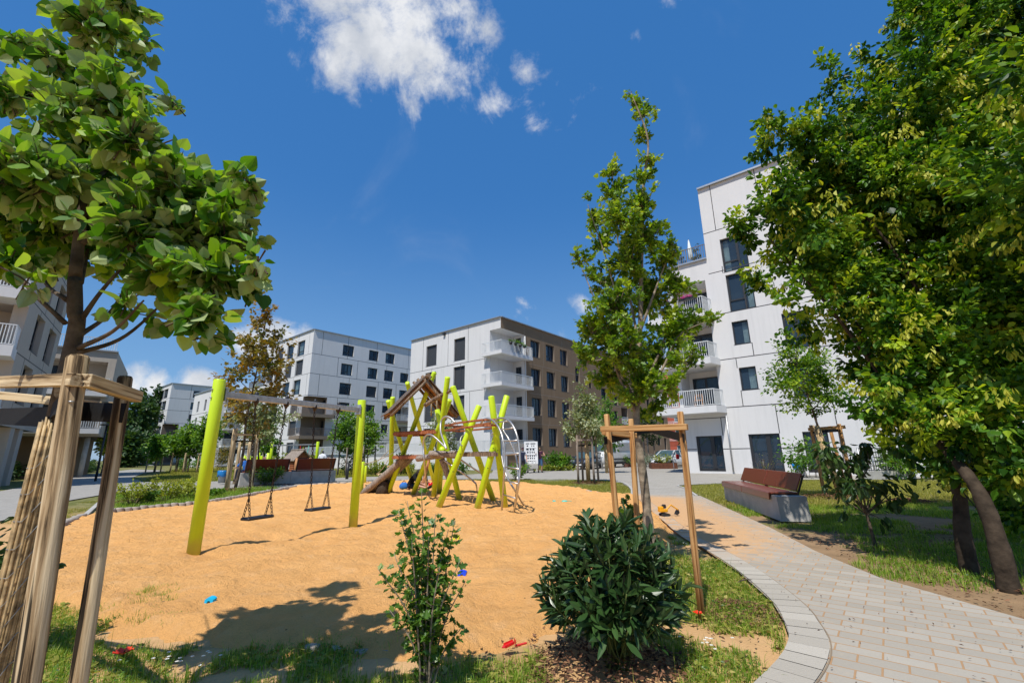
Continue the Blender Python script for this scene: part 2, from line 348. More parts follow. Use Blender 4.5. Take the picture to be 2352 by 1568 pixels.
def crown(name, blobs, ncl, nl, spread, size, tm, mat, parent, droop=.25, shell=.4, val0=.5, upn=.9, sizej=.22, drop=None, twigmb=None, cv=.16, out=.6):
    P, O, r, bi = clusters(blobs, ncl, shell)
    t = RNG.uniform(-1, 1, (ncl, nl)); off = nrm(rnd(ncl*nl)).reshape(ncl, nl, 3)*RNG.uniform(.15, 1, (ncl, nl, 1))
    L = P[:, None, :]+O[:, None, :]*t[..., None]*spread+off*spread*.62
    D = O[:, None, :]*out+off*.8+np.array([0, 0, -droop])+RNG.normal(0, .25, (ncl, nl, 3))
    N = np.array([0, 0, upn])+RNG.normal(0, .5, (ncl, nl, 3))+O[:, None, :]*.35
    v = (val0+RNG.normal(0, cv, (ncl, 1))+RNG.normal(0, .14, (ncl, nl))+(r[:, None]-.7)*.25).ravel()  # leaf tone painted lighter toward the outside, imitating lit outer foliage
    L = L.reshape(-1, 3); D = D.reshape(-1, 3); N = N.reshape(-1, 3)
    if twigmb is not None:
        for k in range(ncl):
            twigmb.tube([P[k]-O[k]*spread*1.6+np.array([0, 0, -.3*spread]), P[k]-O[k]*spread*.4, P[k]+O[k]*spread*.9], [spread*.035+.002, spread*.025+.0015, .0012], 4, False)
    keep = np.ones(len(L), bool)
    if drop is not None: keep = drop(L)
    sz = size*(1+RNG.normal(0, sizej, len(L))).clip(.45, 1.6)
    return leaves(name, L[keep], D[keep], N[keep], sz[keep], tm, mat, parent, v[keep])
def wob(a, b, k=4, amp=.08, sag=0.):
    a = np.array(a, float); b = np.array(b, float); L = np.linalg.norm(b-a); out = [a]
    for i in range(1, k): t = i/k; out.append(a+(b-a)*t+np.array([random.uniform(-1, 1), random.uniform(-1, 1), random.uniform(-.6, .6)])*amp*L+np.array([0, 0, sag*L*math.sin(math.pi*t)]))
    out.append(b); return catmull(out, 4)
def limb(mb, a, b, r0, r1, amp=.05, n=7, k=4, sag=0.):
    p = wob(a, b, k, amp, sag); mb.tube(p, np.linspace(r0, r1, len(p)), n); return p
def small_tree(name, label, base, h, cr, mat, bark='bark', r=.04, clear=.35, ncl=120, nl=22, size=.09, group=None, lean=(0, 0), tm=None, spread=None, cat='tree', shape='oval', val0=.5, droop=.25):
    t = thing(name, label, cat, base, group); b = np.array(base, float); mb = MB(); top = b+np.array([lean[0], lean[1], h*.93])
    p = wob(b-np.array([0, 0, .05]), top, 5, .012); mb.tube(p, np.linspace(r, r*.18, len(p)), 8)
    z0 = h*clear; blobs = []; nb = 11
    for i in range(nb):
        q = i/(nb-1); z = z0+(h-z0)*(.08+.88*q)
        w = {'oval': math.sin(math.pi*(.16+.76*q))**.8, 'cone': (1-q)**.75*.95+.12, 'broad': math.sin(math.pi*(.22+.6*q))**.6}[shape]
        a = i*2.4+random.random(); rr = cr*w*.55
        c = b+np.array([lean[0]*z/h+math.cos(a)*rr, lean[1]*z/h+math.sin(a)*rr, z]); blobs.append((c, (max(cr*w*.62, .1),)*2+((h-z0)*.13,)))
        k = int(len(p)*min(.95, max(.15, (z-.25*cr)/h))); limb(mb, p[min(k, len(p)-1)], c, r*.4, r*.1, .05, 5)
    mb.build('trunk', M[bark], t)
    crown('crown', blobs, ncl, nl, spread or cr*.26, size, tm or T_oval(), M[mat], t, droop=droop, val0=val0, shell=.5)
    return t
def shrub(name, label, base, w, h, mat, nst=9, nl=40, size=.05, tm=None, cat='shrub', group=None, stem='bark', fan=.5, val0=.5, leafz=.15, upn=.8, wid=None):
    """stems fan from the base, leaves along every stem"""
    t = thing(name, label, cat, base, group); b = np.array(base, float); mb = MB(); P = []; D = []
    for i in range(nst):
        a = random.uniform(0, 6.283); q = math.sqrt(random.random()); hh = h*random.uniform(.65, 1.)*(1-.25*q)
        e = b+np.array([math.cos(a)*w*.5*q, math.sin(a)*(wid or w)*.5*q, hh]); m = b+np.array([math.cos(a)*w*.5*q*fan, math.sin(a)*(wid or w)*.5*q*fan, hh*.5])
        s = b+np.array([math.cos(a), math.sin(a), 0])*w*.05-np.array([0, 0, .03])
        p = catmull([s, m+np.array([random.uniform(-.03, .03)*w, random.uniform(-.03, .03)*w, 0]), e], 7); mb.tube(p, np.linspace(.006+.006*h, .002, len(p)), 5)
        tt = RNG.uniform(leafz, 1.02, nl)**.8*(len(p)-1)
        i0 = np.clip(tt.astype(int), 0, len(p)-2); fr = (tt-i0)[:, None]; pp = p[i0]*(1-fr)+p[i0+1]*fr; dd = nrm(p[i0+1]-p[i0])
        o = nrm(rnd(nl)); o = nrm(o-(o*dd).sum(1, keepdims=True)*dd); P.append(pp+o*RNG.uniform(0, .07*w, (nl, 1))); D.append(o*.9+dd*.55)
    P = np.vstack(P); D = np.vstack(D); n = len(P); mb.build('stem', M[stem], t)
    v = val0+RNG.normal(0, .2, n)+(P[:, 2]-b[2]-h*.5)/h*.25  # leaf colour lightened upward to imitate light on the shrub's top
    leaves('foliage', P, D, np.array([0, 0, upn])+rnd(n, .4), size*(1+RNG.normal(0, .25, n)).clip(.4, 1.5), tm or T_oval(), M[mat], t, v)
    return t
def mound(name, label, base, w, d, h, mat, n=900, size=.05, tm=None, cat='shrub', group=None, rot=0., val0=.5, ncl=70, stem='bark'):
    t = thing(name, label, cat, base, group); b = np.array(base, float); mb = MB(); c, s = math.cos(rot), math.sin(rot); blobs = []
    for i in range(9):
        x, y = random.uniform(-.5, .5)*w*.7, random.uniform(-.5, .5)*d*.7; q = b+np.array([c*x-s*y, s*x+c*y, h*random.uniform(.42, .62)])
        blobs.append((q, (min(w, d)*.34, min(w, d)*.34, h*.42))); mb.tube([b+np.array([(q-b)[0]*.5, (q-b)[1]*.5, -.03]), q], [.012, .005], 5)
    mb.build('stem', M[stem], t)
    crown('foliage', blobs, ncl, max(4, n//ncl), min(w, d, h)*.2, size, tm or T_oval(), M[mat], t, val0=val0, shell=.5)
    return t
def n2(x, y, s, seed=0):
    r = np.random.default_rng(seed); o = np.zeros_like(x)
    for k in range(9):
        a = r.uniform(0, 6.283); f = s*r.uniform(.5, 1.8); o += np.sin(f*(x*math.cos(a)+y*math.sin(a))+r.uniform(0, 6.28)+1.5*np.sin(.7*f*(y*math.cos(a)-x*math.sin(a))+k))
    return o/5.
def inpoly(x, y, poly):
    r = np.zeros(len(x), bool); n = len(poly)
    for i in range(n):
        x0, y0 = poly[i][:2]; x1, y1 = poly[(i+1) % n][:2]
        c = ((y0 > y) != (y1 > y)); xx = (x1-x0)*(y-y0)/((y1-y0)+1e-12)+x0; r ^= c & (x < xx)
    return r
def pdist(x, y, poly, closed=True):
    d = np.full(len(x), 1e9); n = len(poly)
    for i in range(n if closed else n-1):
        a = np.array(poly[i][:2], float); b = np.array(poly[(i+1) % n][:2], float); ab = b-a; t = np.clip(((x-a[0])*ab[0]+(y-a[1])*ab[1])/(ab@ab+1e-9), 0, 1)
        d = np.minimum(d, np.hypot(x-a[0]-t*ab[0], y-a[1]-t*ab[1]))
    return d
def scatter(poly, dens, mask=None):
    p = np.array([q[:2] for q in poly]); lo, hi = p.min(0), p.max(0); n = int(dens*(hi-lo).prod())
    x = RNG.uniform(lo[0], hi[0], n); y = RNG.uniform(lo[1], hi[1], n); k = inpoly(x, y, poly)
    if mask is not None: k &= mask(x, y)
    return x[k], y[k]
def grass(name, polys, dens, h, w=.004, mask=None, mat='grass', val0=.5, tuft=1, z=0., spread=.03, lean=.5, zf=None):
    X, Y = [], []
    for p in polys:
        x, y = scatter(p, dens, mask); X.append(x); Y.append(y)
    X = np.concatenate(X); Y = np.concatenate(Y)
    hv = RNG.uniform(.6, 1.2, len(X))
    X = np.repeat(X, tuft); Y = np.repeat(Y, tuft); hv = np.repeat(hv, tuft); tv = np.repeat(RNG.normal(0, .15, len(X)//tuft), tuft)
    n = len(X); X = X+RNG.normal(0, spread, n); Y = Y+RNG.normal(0, spread, n)
    a = RNG.uniform(0, 6.283, n); hh = h*hv*RNG.uniform(.5, 1.25, n); ln = np.abs(RNG.normal(0, lean, n))
    Z = np.full(n, z) if zf is None else zf(X, Y)
    P = np.stack([X, Y, Z-.01], 1); d = np.stack([np.cos(a), np.sin(a), 0*a], 1); s = np.stack([-np.sin(a), np.cos(a), 0*a], 1); ww = (w*RNG.uniform(.6, 1.4, n))[:, None]
    mid = P+d*(ln*hh*.35)[:, None]+UP*(hh*.6)[:, None]; tip = P+d*(ln*hh)[:, None]+UP*(hh*(1-.25*ln.clip(0, 1.5)))[:, None]
    V = np.stack([P-s*ww, P+s*ww, mid+s*ww*.75, mid-s*ww*.75, tip], 1).reshape(-1, 3)
    idx = (np.arange(n)[:, None]*5+np.array([0, 1, 2, 3, 3, 2, 4])[None]).ravel()
    v = val0+tv+RNG.normal(0, .15, n)
    o = raw_mesh(name, V, idx, np.tile([4, 3], n), M[mat], None, np.repeat(v.clip(0, 1), 2)); return tag(o, kind='stuff')
def chips(name, polys, dens, size=.03, mat='mulch', z=.012, mask=None, hump=None):
    X, Y = [], []
    for p in polys:
        x, y = scatter(p, dens, mask); X.append(x); Y.append(y)
    X = np.concatenate(X); Y = np.concatenate(Y); n = len(X)
    Z = np.full(n, z)+RNG.uniform(0, .02, n)
    if hump is not None: Z = Z+hump(X, Y)
    P = np.stack([X, Y, Z], 1); a = RNG.uniform(0, 6.28, n); D = np.stack([np.cos(a), np.sin(a), RNG.normal(0, .3, n)], 1)
    o = leaves(name, P, D, np.array([0, 0, 1.])+rnd(n, .35), size*RNG.uniform(.5, 1.6, n), T_rhomb(.22, .03), M[mat], None, RNG.uniform(0, 1, n)); return tag(o, kind='stuff')
def disc(c, r, n=18, sy=1.): return [(c[0]+r*math.cos(6.283*i/n)*random.uniform(.85, 1.12), c[1]+r*sy*math.sin(6.283*i/n)*random.uniform(.85, 1.12)) for i in range(n)]
# ------------------------------------------------------------------ setting
def W(*uv): return [tuple(g(u, v)[:2]) for u, v in uv]
SAND = W((193, 1186), (254, 1181), (350, 1171), (470, 1159), (580, 1140), (679, 1121))+W((681, 1116.5), (760, 1112.5), (838, 1109), (932, 1104.5), (1014, 1104), (1100, 1105.5), (1195, 1109), (1298, 1118), (1397, 1134), (1453, 1137))+[(3.25, 11.5), (2.85, 9.2), (2.55, 7.9), (2.15, 6.95), (1.5, 6.05), (1.0, 5.05), (.58, 4.35), (.25, 3.85), (-.25, 3.5), (-.7, 3.4), (-1.3, 3.55), (-1.9, 3.6), (-2.5, 3.85), (-3.1, 4.0), (-3.7, 4.35), (-4.7, 4.8), (-6.2, 6.2), (-7.6, 7.8), (-9.0, 9.31)]
def ground_noise(x, y): return .018*n2(x, y, 2.2, 3)+.008*n2(x, y, 6, 5)
def grounds():
    # one sheet: fine near the camera, coarse to the horizon
    def axis(lo, hi, st, far):
        a = list(np.arange(lo, hi+1e-6, st)); s = st; v = a[-1]
        while v < far: s *= 1.25; v += s; a.append(v)
        s = st; v = a[0]; pre = []
        while v > -far: s *= 1.25; v -= s; pre.append(v)
        return np.array(pre[::-1]+a)
    xs = axis(-6, 8, .11, 1500); ys = axis(1, 12, .11, 1500)
    Xg, Yg = np.meshgrid(xs, ys); x = Xg.ravel(); y = Yg.ravel()
    amp = np.clip(1-(np.hypot(x, y)-10)/8, 0, 1)
    z = -.035+ground_noise(x, y)*amp
    ins = inpoly(x, y, SAND); ds = pdist(x, y, SAND)
    z = np.where(ins, z-np.clip(ds*.8, 0, .25), z)
    nx, ny = len(xs), len(ys); i = (np.arange(ny-1)[:, None]*nx+np.arange(nx-1)[None]).ravel()
    fl = np.stack([i, i+1, i+nx+1, i+nx], 1).ravel()
    m, nt, p, o = newmat('ground_soil'); v = tex(nt)
    big = nz(nt, v, .55, 6, .62); mid = nz(nt, v, 3.5, 5, .6); fine = nz(nt, v, 40, 4)
    soil = mixc(nt, mid, (.50, .29, .13), (.68, .43, .21)); grn = mixc(nt, mid, (.07, .095, .022), (.17, .18, .05)); dry = mixc(nt, big, (.21, .20, .075), (.30, .26, .13))
    sp = nt.nodes.new('ShaderNodeSeparateXYZ'); nt.links.new(v, sp.inputs[0])
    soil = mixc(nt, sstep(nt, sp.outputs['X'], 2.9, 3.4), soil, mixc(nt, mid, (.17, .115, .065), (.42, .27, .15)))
    far = sstep(nt, sp.outputs['Y'], 9, 15)
    near = mixc(nt, mth(nt, 'MULTIPLY', sstep(nt, big, .48, .66), .7), soil, grn); farc = mixc(nt, sstep(nt, mid, .40, .66), grn, dry)
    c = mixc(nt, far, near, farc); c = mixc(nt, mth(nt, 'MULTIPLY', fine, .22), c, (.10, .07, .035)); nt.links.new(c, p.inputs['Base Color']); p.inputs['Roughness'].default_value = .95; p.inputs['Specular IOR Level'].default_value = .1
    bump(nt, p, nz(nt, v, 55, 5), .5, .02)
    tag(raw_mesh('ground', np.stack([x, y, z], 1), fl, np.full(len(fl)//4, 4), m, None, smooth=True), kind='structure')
    # sand
    st = .085; xs = np.arange(-11, 4.6, st); ys = np.arange(2.7, 25.5, st); Xg, Yg = np.meshgrid(xs, ys); x = Xg.ravel(); y = Yg.ravel()
    ins = inpoly(x, y, SAND); d = pdist(x, y, SAND); sd = np.where(ins, d, -d)
    z = np.zeros(len(x))
    for k in range(len(x)):
        if sd[k] > -.35:
            q = Vector((x[k]*1.1, y[k]*1.1, 0)); a = mnoise.noise(q*1.05)*.034+mnoise.noise(q*2.7+Vector((5, 1, 0)))*.042
            b = 1-abs(mnoise.noise(q*4.1+Vector((0, 9, 2)))); z[k] = a+(b*b*b)*.045-.028+mnoise.noise(q*7.5)*.016
    z = z+.022+np.clip(sd*.35, -.5, .03)-np.where(sd < 0, .02, 0)
    # worn hollows below the swing seats and one dug hole
    for (hx, hy, hr, hd) in ((-3.75, 7.9, .6, .09), (-3.2, 9.2, .6, .08), (.12, 6.55, .16, .07), (.02, 6.35, .5, .03)): z -= hd*np.exp(-((x-hx)**2+(y-hy)**2)/hr**2)
    nx, ny = len(xs), len(ys); i = (np.arange(ny-1)[:, None]*nx+np.arange(nx-1)[None]).ravel(); quad = np.stack([i, i+1, i+nx+1, i+nx], 1)
    quad = quad[(sd[quad] > -.3).any(1)]; us, inv = np.unique(quad, return_inverse=True)
    m, nt, p, o = newmat('orange_sand'); v = tex(nt)
    c = mixc(nt, nz(nt, v, 1.3, 6, .62), (.74, .355, .105), (.95, .53, .20)); c = mixc(nt, mth(nt, 'MULTIPLY', sstep(nt, nz(nt, v, 130, 3, .7), .42, .75), .4), c, (.33, .17, .07))
    c = mixc(nt, mth(nt, 'MULTIPLY', sstep(nt, nz(nt, v, 6, 5), .5, .75), .25), c, (.78, .53, .30))
    dk = nt.nodes.new('ShaderNodeTexVoronoi'); dk.inputs['Scale'].default_value = 5; nt.links.new(v, dk.inputs['Vector']); c = mixc(nt, mth(nt, 'SUBTRACT', 1., sstep(nt, dk.outputs['Distance'], .02, .05)), c, (.12, .07, .04))
    nt.links.new(c, p.inputs['Base Color']); p.inputs['Roughness'].default_value = .95; p.inputs['Specular IOR Level'].default_value = .12
    h = mth(nt, 'ADD', mth(nt, 'MULTIPLY', nz(nt, v, 9, 5, .62), 1.), mth(nt, 'MULTIPLY', nz(nt, v, 90, 4, .7), .35)); bump(nt, p, h, .9, .08)
    tag(raw_mesh('sand', np.stack([x, y, z], 1)[us], inv.reshape(-1), np.full(len(quad), 4), m, None, smooth=True), kind='structure')
    global SANDZ
    SANDZ = lambda px, py: float(z[int(np.clip(round((py-ys[0])/st), 0, ny-1))*nx+int(np.clip(round((px-xs[0])/st), 0, nx-1))])
def paving(name, ca, cb, joint, rot, bw, bh, sandy, mortar=.012):
    m, nt, p, o = newmat(name); v = tex(nt, (1, 1, 1), (0, 0, rot))
    b = nt.nodes.new('ShaderNodeTexBrick'); nt.links.new(v, b.inputs['Vector']); b.inputs['Scale'].default_value = 1; b.inputs['Brick Width'].default_value = bw; b.inputs['Row Height'].default_value = bh
    b.inputs['Mortar Size'].default_value = mortar*.5; b.inputs['Mortar Smooth'].default_value = .2; b.inputs['Bias'].default_value = -.2
    b.inputs['Color1'].default_value = (*ca, 1); b.inputs['Color2'].default_value = (*cb, 1); b.inputs['Mortar'].default_value = (*joint, 1)
    v0 = tex(nt); c = mixc(nt, mth(nt, 'MULTIPLY', nz(nt, v0, 1.1, 6, .65), .38), b.outputs['Color'], (.21, .20, .185)); c = mixc(nt, mth(nt, 'MULTIPLY', nz(nt, v0, 60, 4), .3), c, (.20, .19, .175))
    c = mixc(nt, mth(nt, 'MULTIPLY', sstep(nt, nz(nt, v0, 4.5, 6, .7), .56, .72), .3), c, (.52, .40, .27))
    if sandy:
        sp = nt.nodes.new('ShaderNodeSeparateXYZ'); nt.links.new(v0, sp.inputs[0]); x, y = sp.outputs['X'], sp.outputs['Y']
        d = mth(nt, 'SUBTRACT', x, mth(nt, 'ADD', mth(nt, 'MULTIPLY', y, .165), 1.42))
        k = mth(nt, 'SUBTRACT', 1.08, mth(nt, 'MULTIPLY', d, .40)); k = mth(nt, 'MULTIPLY', k, sstep(nt, y, 3.6, 8.0)); k = mth(nt, 'MULTIPLY', k, mth(nt, 'SUBTRACT', 1., sstep(nt, y, 12.8, 15.8)))
        n = nz(nt, v0, 5.5, 7, .72); s = sstep(nt, mth(nt, 'ADD', mth(nt, 'ADD', n, mth(nt, 'MULTIPLY', k, .95)), mth(nt, 'MULTIPLY', b.outputs['Fac'], .22)), .80, 1.22)
        c = mixc(nt, mth(nt, 'MULTIPLY', s, .92), c, mixc(nt, nz(nt, v0, 50, 4), (.50, .28, .12), (.66, .40, .20)))
    nt.links.new(c, p.inputs['Base Color']); p.inputs['Roughness'].default_value = .88; p.inputs['Specular IOR Level'].default_value = .2
    bump(nt, p, mth(nt, 'SUBTRACT', mth(nt, 'MULTIPLY', nz(nt, v0, 70, 4), .3), b.outputs['Fac']), .5, .01); return m
def sheet(name, poly, z, mat):
    mb = MB(); mb.add([(p[0], p[1], z) for p in poly], [tuple(range(len(poly)))]); o = mb.build(name, mat, None); tag(o, kind='structure')
    if o.data.polygons[0].normal.z < 0: o.data.flip_normals()
    return o
PATH_L = [(3.82, 14.96), (3.25, 11.5), (2.85, 9.0), (2.6, 7.4), (2.57, 6.48), (2.45, 5.3), (2.25, 4.31), (2.08, 3.85), (1.95, 3.57), (1.75, 3.3), (1.43, 2.98), (.9, 2.5), (.1, 1.9)]
PATH_R = [(5, 1), (4.3, 2.5), (3.91, 3.82), (3.76, 5.01), (3.95, 6.3), (4.4, 8.1), (4.95, 10.8), (5.64, 14.1)]
def setting():
    grounds()
    rotA = math.atan2(A[1], A[0]); cz = paving('light_pavers', (.40, .355, .285), (.51, .46, .38), (.46, .25, .10), -rotA+math.pi, .25, .135, True)
    pz = paving('plaza_pavers', (.37, .345, .295), (.455, .425, .37), (.27, .235, .20), -rotA, .4, .2, False, .016)
    sheet('path', PATH_L+PATH_R, 0.004, cz)
    plaza = [(3.82, 14.96)]+[(5.64, 14.1)]+W((1600, 1138), (1575, 1122), (1558, 1114), (1636, 1110), (1840, 1101), (2022, 1101), (2200, 1096))+[(60, 20), (70, 60), (20, 110), (-2, 60), (-1.8, 40)]+W((1130, 1086))+W((1195, 1099.5), (1300, 1100.5), (1395, 1103), (1430, 1109), (1449, 1122))
    sheet('plaza', plaza, 0.0, pz)
    sheet('pavement', W((774, 1105.5), (886, 1101.5), (1010, 1100), (1195, 1099.5), (1130, 1086), (1010, 1092), (834, 1094.5), (774, 1097)), 0.0, pz)
    lp = [(-5.5, 0.), (-8, 5.2)]+W((0, 1196), (149, 1150), (254, 1132), (300, 1127), (489, 1125), (620, 1120), (676, 1117), (774, 1105), (774, 1098), (560, 1103.5), (489, 1105), (400, 1108), (330, 1106), (300, 1098), (330, 1086), (380, 1080), (330, 1078))+[(-55, 66)]+W((158, 1094), (67, 1115), (0, 1127.5))+[(-16, 9), (-13, 0)]
    sheet('left_path', lp, 0.0, paving('path_pavers', (.345, .33, .295), (.41, .39, .35), (.22, .19, .16), -rotA+.5, .3, .15, False))
    # soldier course along the curved path edge
    P = catmull(PATH_L, 10); seg = np.r_[0, np.cumsum(np.linalg.norm(np.diff(P, axis=0), axis=1))]; V, val, k = [], [], 0
    s = .01; n = 0
    def at(q): return np.array([np.interp(q, seg, P[:, 0]), np.interp(q, seg, P[:, 1])])
    while s < seg[-1]-.2:
        l = .165; a, b = at(s), at(s+l-.006); 
        ta = nrm(at(s+.03)-at(max(s-.03, 0))); tb = nrm(at(s+l+.03)-at(s+l-.03)); wd = .235
        na, nb = np.array([-ta[1], ta[0]]), np.array([-tb[1], tb[0]])
        dz = .013+random.uniform(0, .003)
        for q in (a, b, b+nb*wd, a+na*wd): V.append((q[0], q[1], dz))
        val.append(random.random()); s += l; n += 1
    bm, nt, p, o = newmat('border_pavers'); at_ = nt.nodes.new('ShaderNodeAttribute'); at_.attribute_name = 'v'
    c = mixc(nt, at_.outputs['Fac'], (.40, .36, .295), (.50, .455, .38)); v0 = tex(nt); c = mixc(nt, mth(nt, 'MULTIPLY', nz(nt, v0, 60, 4), .35), c, (.2, .19, .175))
    sp = nt.nodes.new('ShaderNodeSeparateXYZ'); nt.links.new(v0, sp.inputs[0]); s_ = mth(nt, 'MULTIPLY', sstep(nt, sp.outputs['Y'], 5.2, 8.), sstep(nt, nz(nt, v0, 6, 6, .7), .35, .55)); c = mixc(nt, mth(nt, 'MULTIPLY', s_, .9), c, (.58, .34, .16))
    nt.links.new(c, p.inputs['Base Color']); p.inputs['Roughness'].default_value = .9; bump(nt, p, nz(nt, v0, 70, 4), .4, .01)
    eb = raw_mesh('path_border', np.array(V), np.arange(n*4), np.full(n, 4), bm, None, val); eb.data.flip_normals() if eb.data.polygons[0].normal.z < 0 else None; tag(eb, kind='structure')
    jb = MB(); 
    Q = P+np.array([[-t[1], t[0]] for t in nrm(np.gradient(P, axis=0))])*.243
    for i in range(len(Q)-1):
        d = nrm(Q[i+1]-Q[i]); nn = np.array([-d[1], d[0]])*.0045; jb.quad((*(Q[i]-nn), .009), (*(Q[i+1]-nn), .009), (*(Q[i+1]+nn), .009), (*(Q[i]+nn), .009))
    tag(jb.build('path_joint', simple('dark_joint', (.24, .18, .12), .95), None), kind='structure')
    # far edge kerbs along lawn
    def kerb(pts, w=.08, h=.03):
        mb = MB(); p = catmull(pts, 5)
        for i in range(len(p)-1): mb.bar((*p[i], 0.), (*p[i+1], 0.), w, h*2, mi=0)
        tag(mb.build('kerb', M['concrete'], None), kind='structure')
    kerb(W((1195, 1099.5), (1300, 1100.5), (1395, 1103), (1432, 1109), (1450, 1122), (1453, 1136)), .1); kerb(W((1298, 1119), (1397, 1135), (1453, 1136.5)), .1, .035)
    kerb(W((1600, 1138), (1575, 1122), (1558, 1114), (1600, 1111.5), (1636, 1110), (1840, 1101)), .08, .02); kerb(W((193, 1186), (254, 1131)), .1); kerb(W((774, 1105.5), (886, 1101.5), (1010, 1100)), .12, .03)
def edging():
    proto = None; n = 0
    runs = [(W((254, 1181), (350, 1171), (470, 1159), (580, 1140), (679, 1121)), .17), (W((136, 1212), (193, 1186)), .16), (W((684, 1116.5), (760, 1112.5), (838, 1109), (932, 1104.5), (1000, 1103.5)), .34), ([(-.9, 3.50), (-1.2, 3.52), (-1.75, 3.62), (-2.3, 3.85), (-2.6, 4.02)], .13)]
    lab = ['rounded concrete edging stone in the low row between sand and bush bed', 'rounded concrete edging stone in the short row by the left path', 'rounded concrete edging stone in the far row at the back of the sand', 'half buried concrete edging stone in the shaded near rim of the sand']
    for ri, (pts, sp) in enumerate(runs):
        p = catmull(pts, 8); seg = np.r_[0, np.cumsum(np.linalg.norm(np.diff(p, axis=0), axis=1))]; s = 0
        rad = sp*.5
        mb = MB(); mb.lathe([(rad*.98, -.12), (rad*.98, .035), (rad*.9, .055), (0, .058)], n=14); me = None
        while s < seg[-1]:
            q = (np.interp(s, seg, p[:, 0]), np.interp(s, seg, p[:, 1])); zz = .035+random.uniform(-.012, .012)+(.04 if ri == 0 else 0)-(.10 if ri == 3 else 0)
            if me is None: o = mb.build('edging_stone', M['stone'], None); me = o.data
            else: o = link_mesh('edging_stone', me, None)
            o.location = (q[0], q[1], zz); o.rotation_euler = (random.uniform(-.05, .05), random.uniform(-.05, .05), random.uniform(0, 6))
            tag(o, lab[ri], 'edging stone', 'edging stones around the sand pit, row %s' % ['by the bush bed', 'by the left path', 'at the back', 'at the near rim'][ri]); s += sp*1.02*(1 if ri != 3 else random.uniform(1.1, 1.6))
# ------------------------------------------------------------------ buildings
def XU(N): return np.cross(UP, N)
def facade(mb, O, N, u0, u1, z0, z1, ops, dep=.2, mi=0, rmi=0):
    U = XU(N); us = sorted({u0, u1, *[o[0] for o in ops], *[o[1] for o in ops]}); zs = sorted({z0, z1, *[o[2] for o in ops], *[o[3] for o in ops]})
    us = [u for u in us if u0-1e-6 <= u <= u1+1e-6]; zs = [z for z in zs if z0-1e-6 <= z <= z1+1e-6]
    P = lambda u, z, d=0.: np.array([O[0], O[1], 0])+U*u+UP*z-N*d
    for j in range(len(zs)-1):
        i = 0
        while i < len(us)-1:
            zc = (zs[j]+zs[j+1])/2; hole = lambda k: any(o[0]-1e-6 < (us[k]+us[k+1])/2 < o[1]+1e-6 and o[2] < zc < o[3] for o in ops)
            if hole(i): i += 1; continue
            k = i
            while k+1 < len(us)-1 and not hole(k+1): k += 1
            mb.quad(P(us[i], zs[j]), P(us[k+1], zs[j]), P(us[k+1], zs[j+1]), P(us[i], zs[j+1]), mi); i = k+1
    for o in ops:
        a, b, c, d = o[:4]; dd = o[4] if len(o) > 4 else dep
        if dd <= 0: continue
        if a > u0+1e-4: mb.quad(P(a, c), P(a, c, dd), P(a, d, dd), P(a, d), rmi)
        if b < u1-1e-4: mb.quad(P(b, c, dd), P(b, c), P(b, d), P(b, d, dd), rmi)
        if dd > 1.: mb.quad(P(a, c, dd), P(b, c, dd), P(b, d, dd), P(a, d, dd), rmi)
        mb.quad(P(a, d, dd), P(b, d, dd), P(b, d), P(a, d), rmi); mb.quad(P(a, c), P(b, c), P(b, c, dd), P(a, c, dd), rmi)
def joints(mb, O, N, segs, mi, w=.045):
    U = XU(N); ax = (U, N, UP)
    for (u0, z0, u1, z1) in segs:
        c = np.array([O[0], O[1], 0])+U*(u0+u1)/2+UP*(z0+z1)/2+N*.001
        mb.box(c, (max(abs(u1-u0)/2, w/2), .003, max(abs(z1-z0)/2, w/2)), ax, mi)
WCACHE = {}
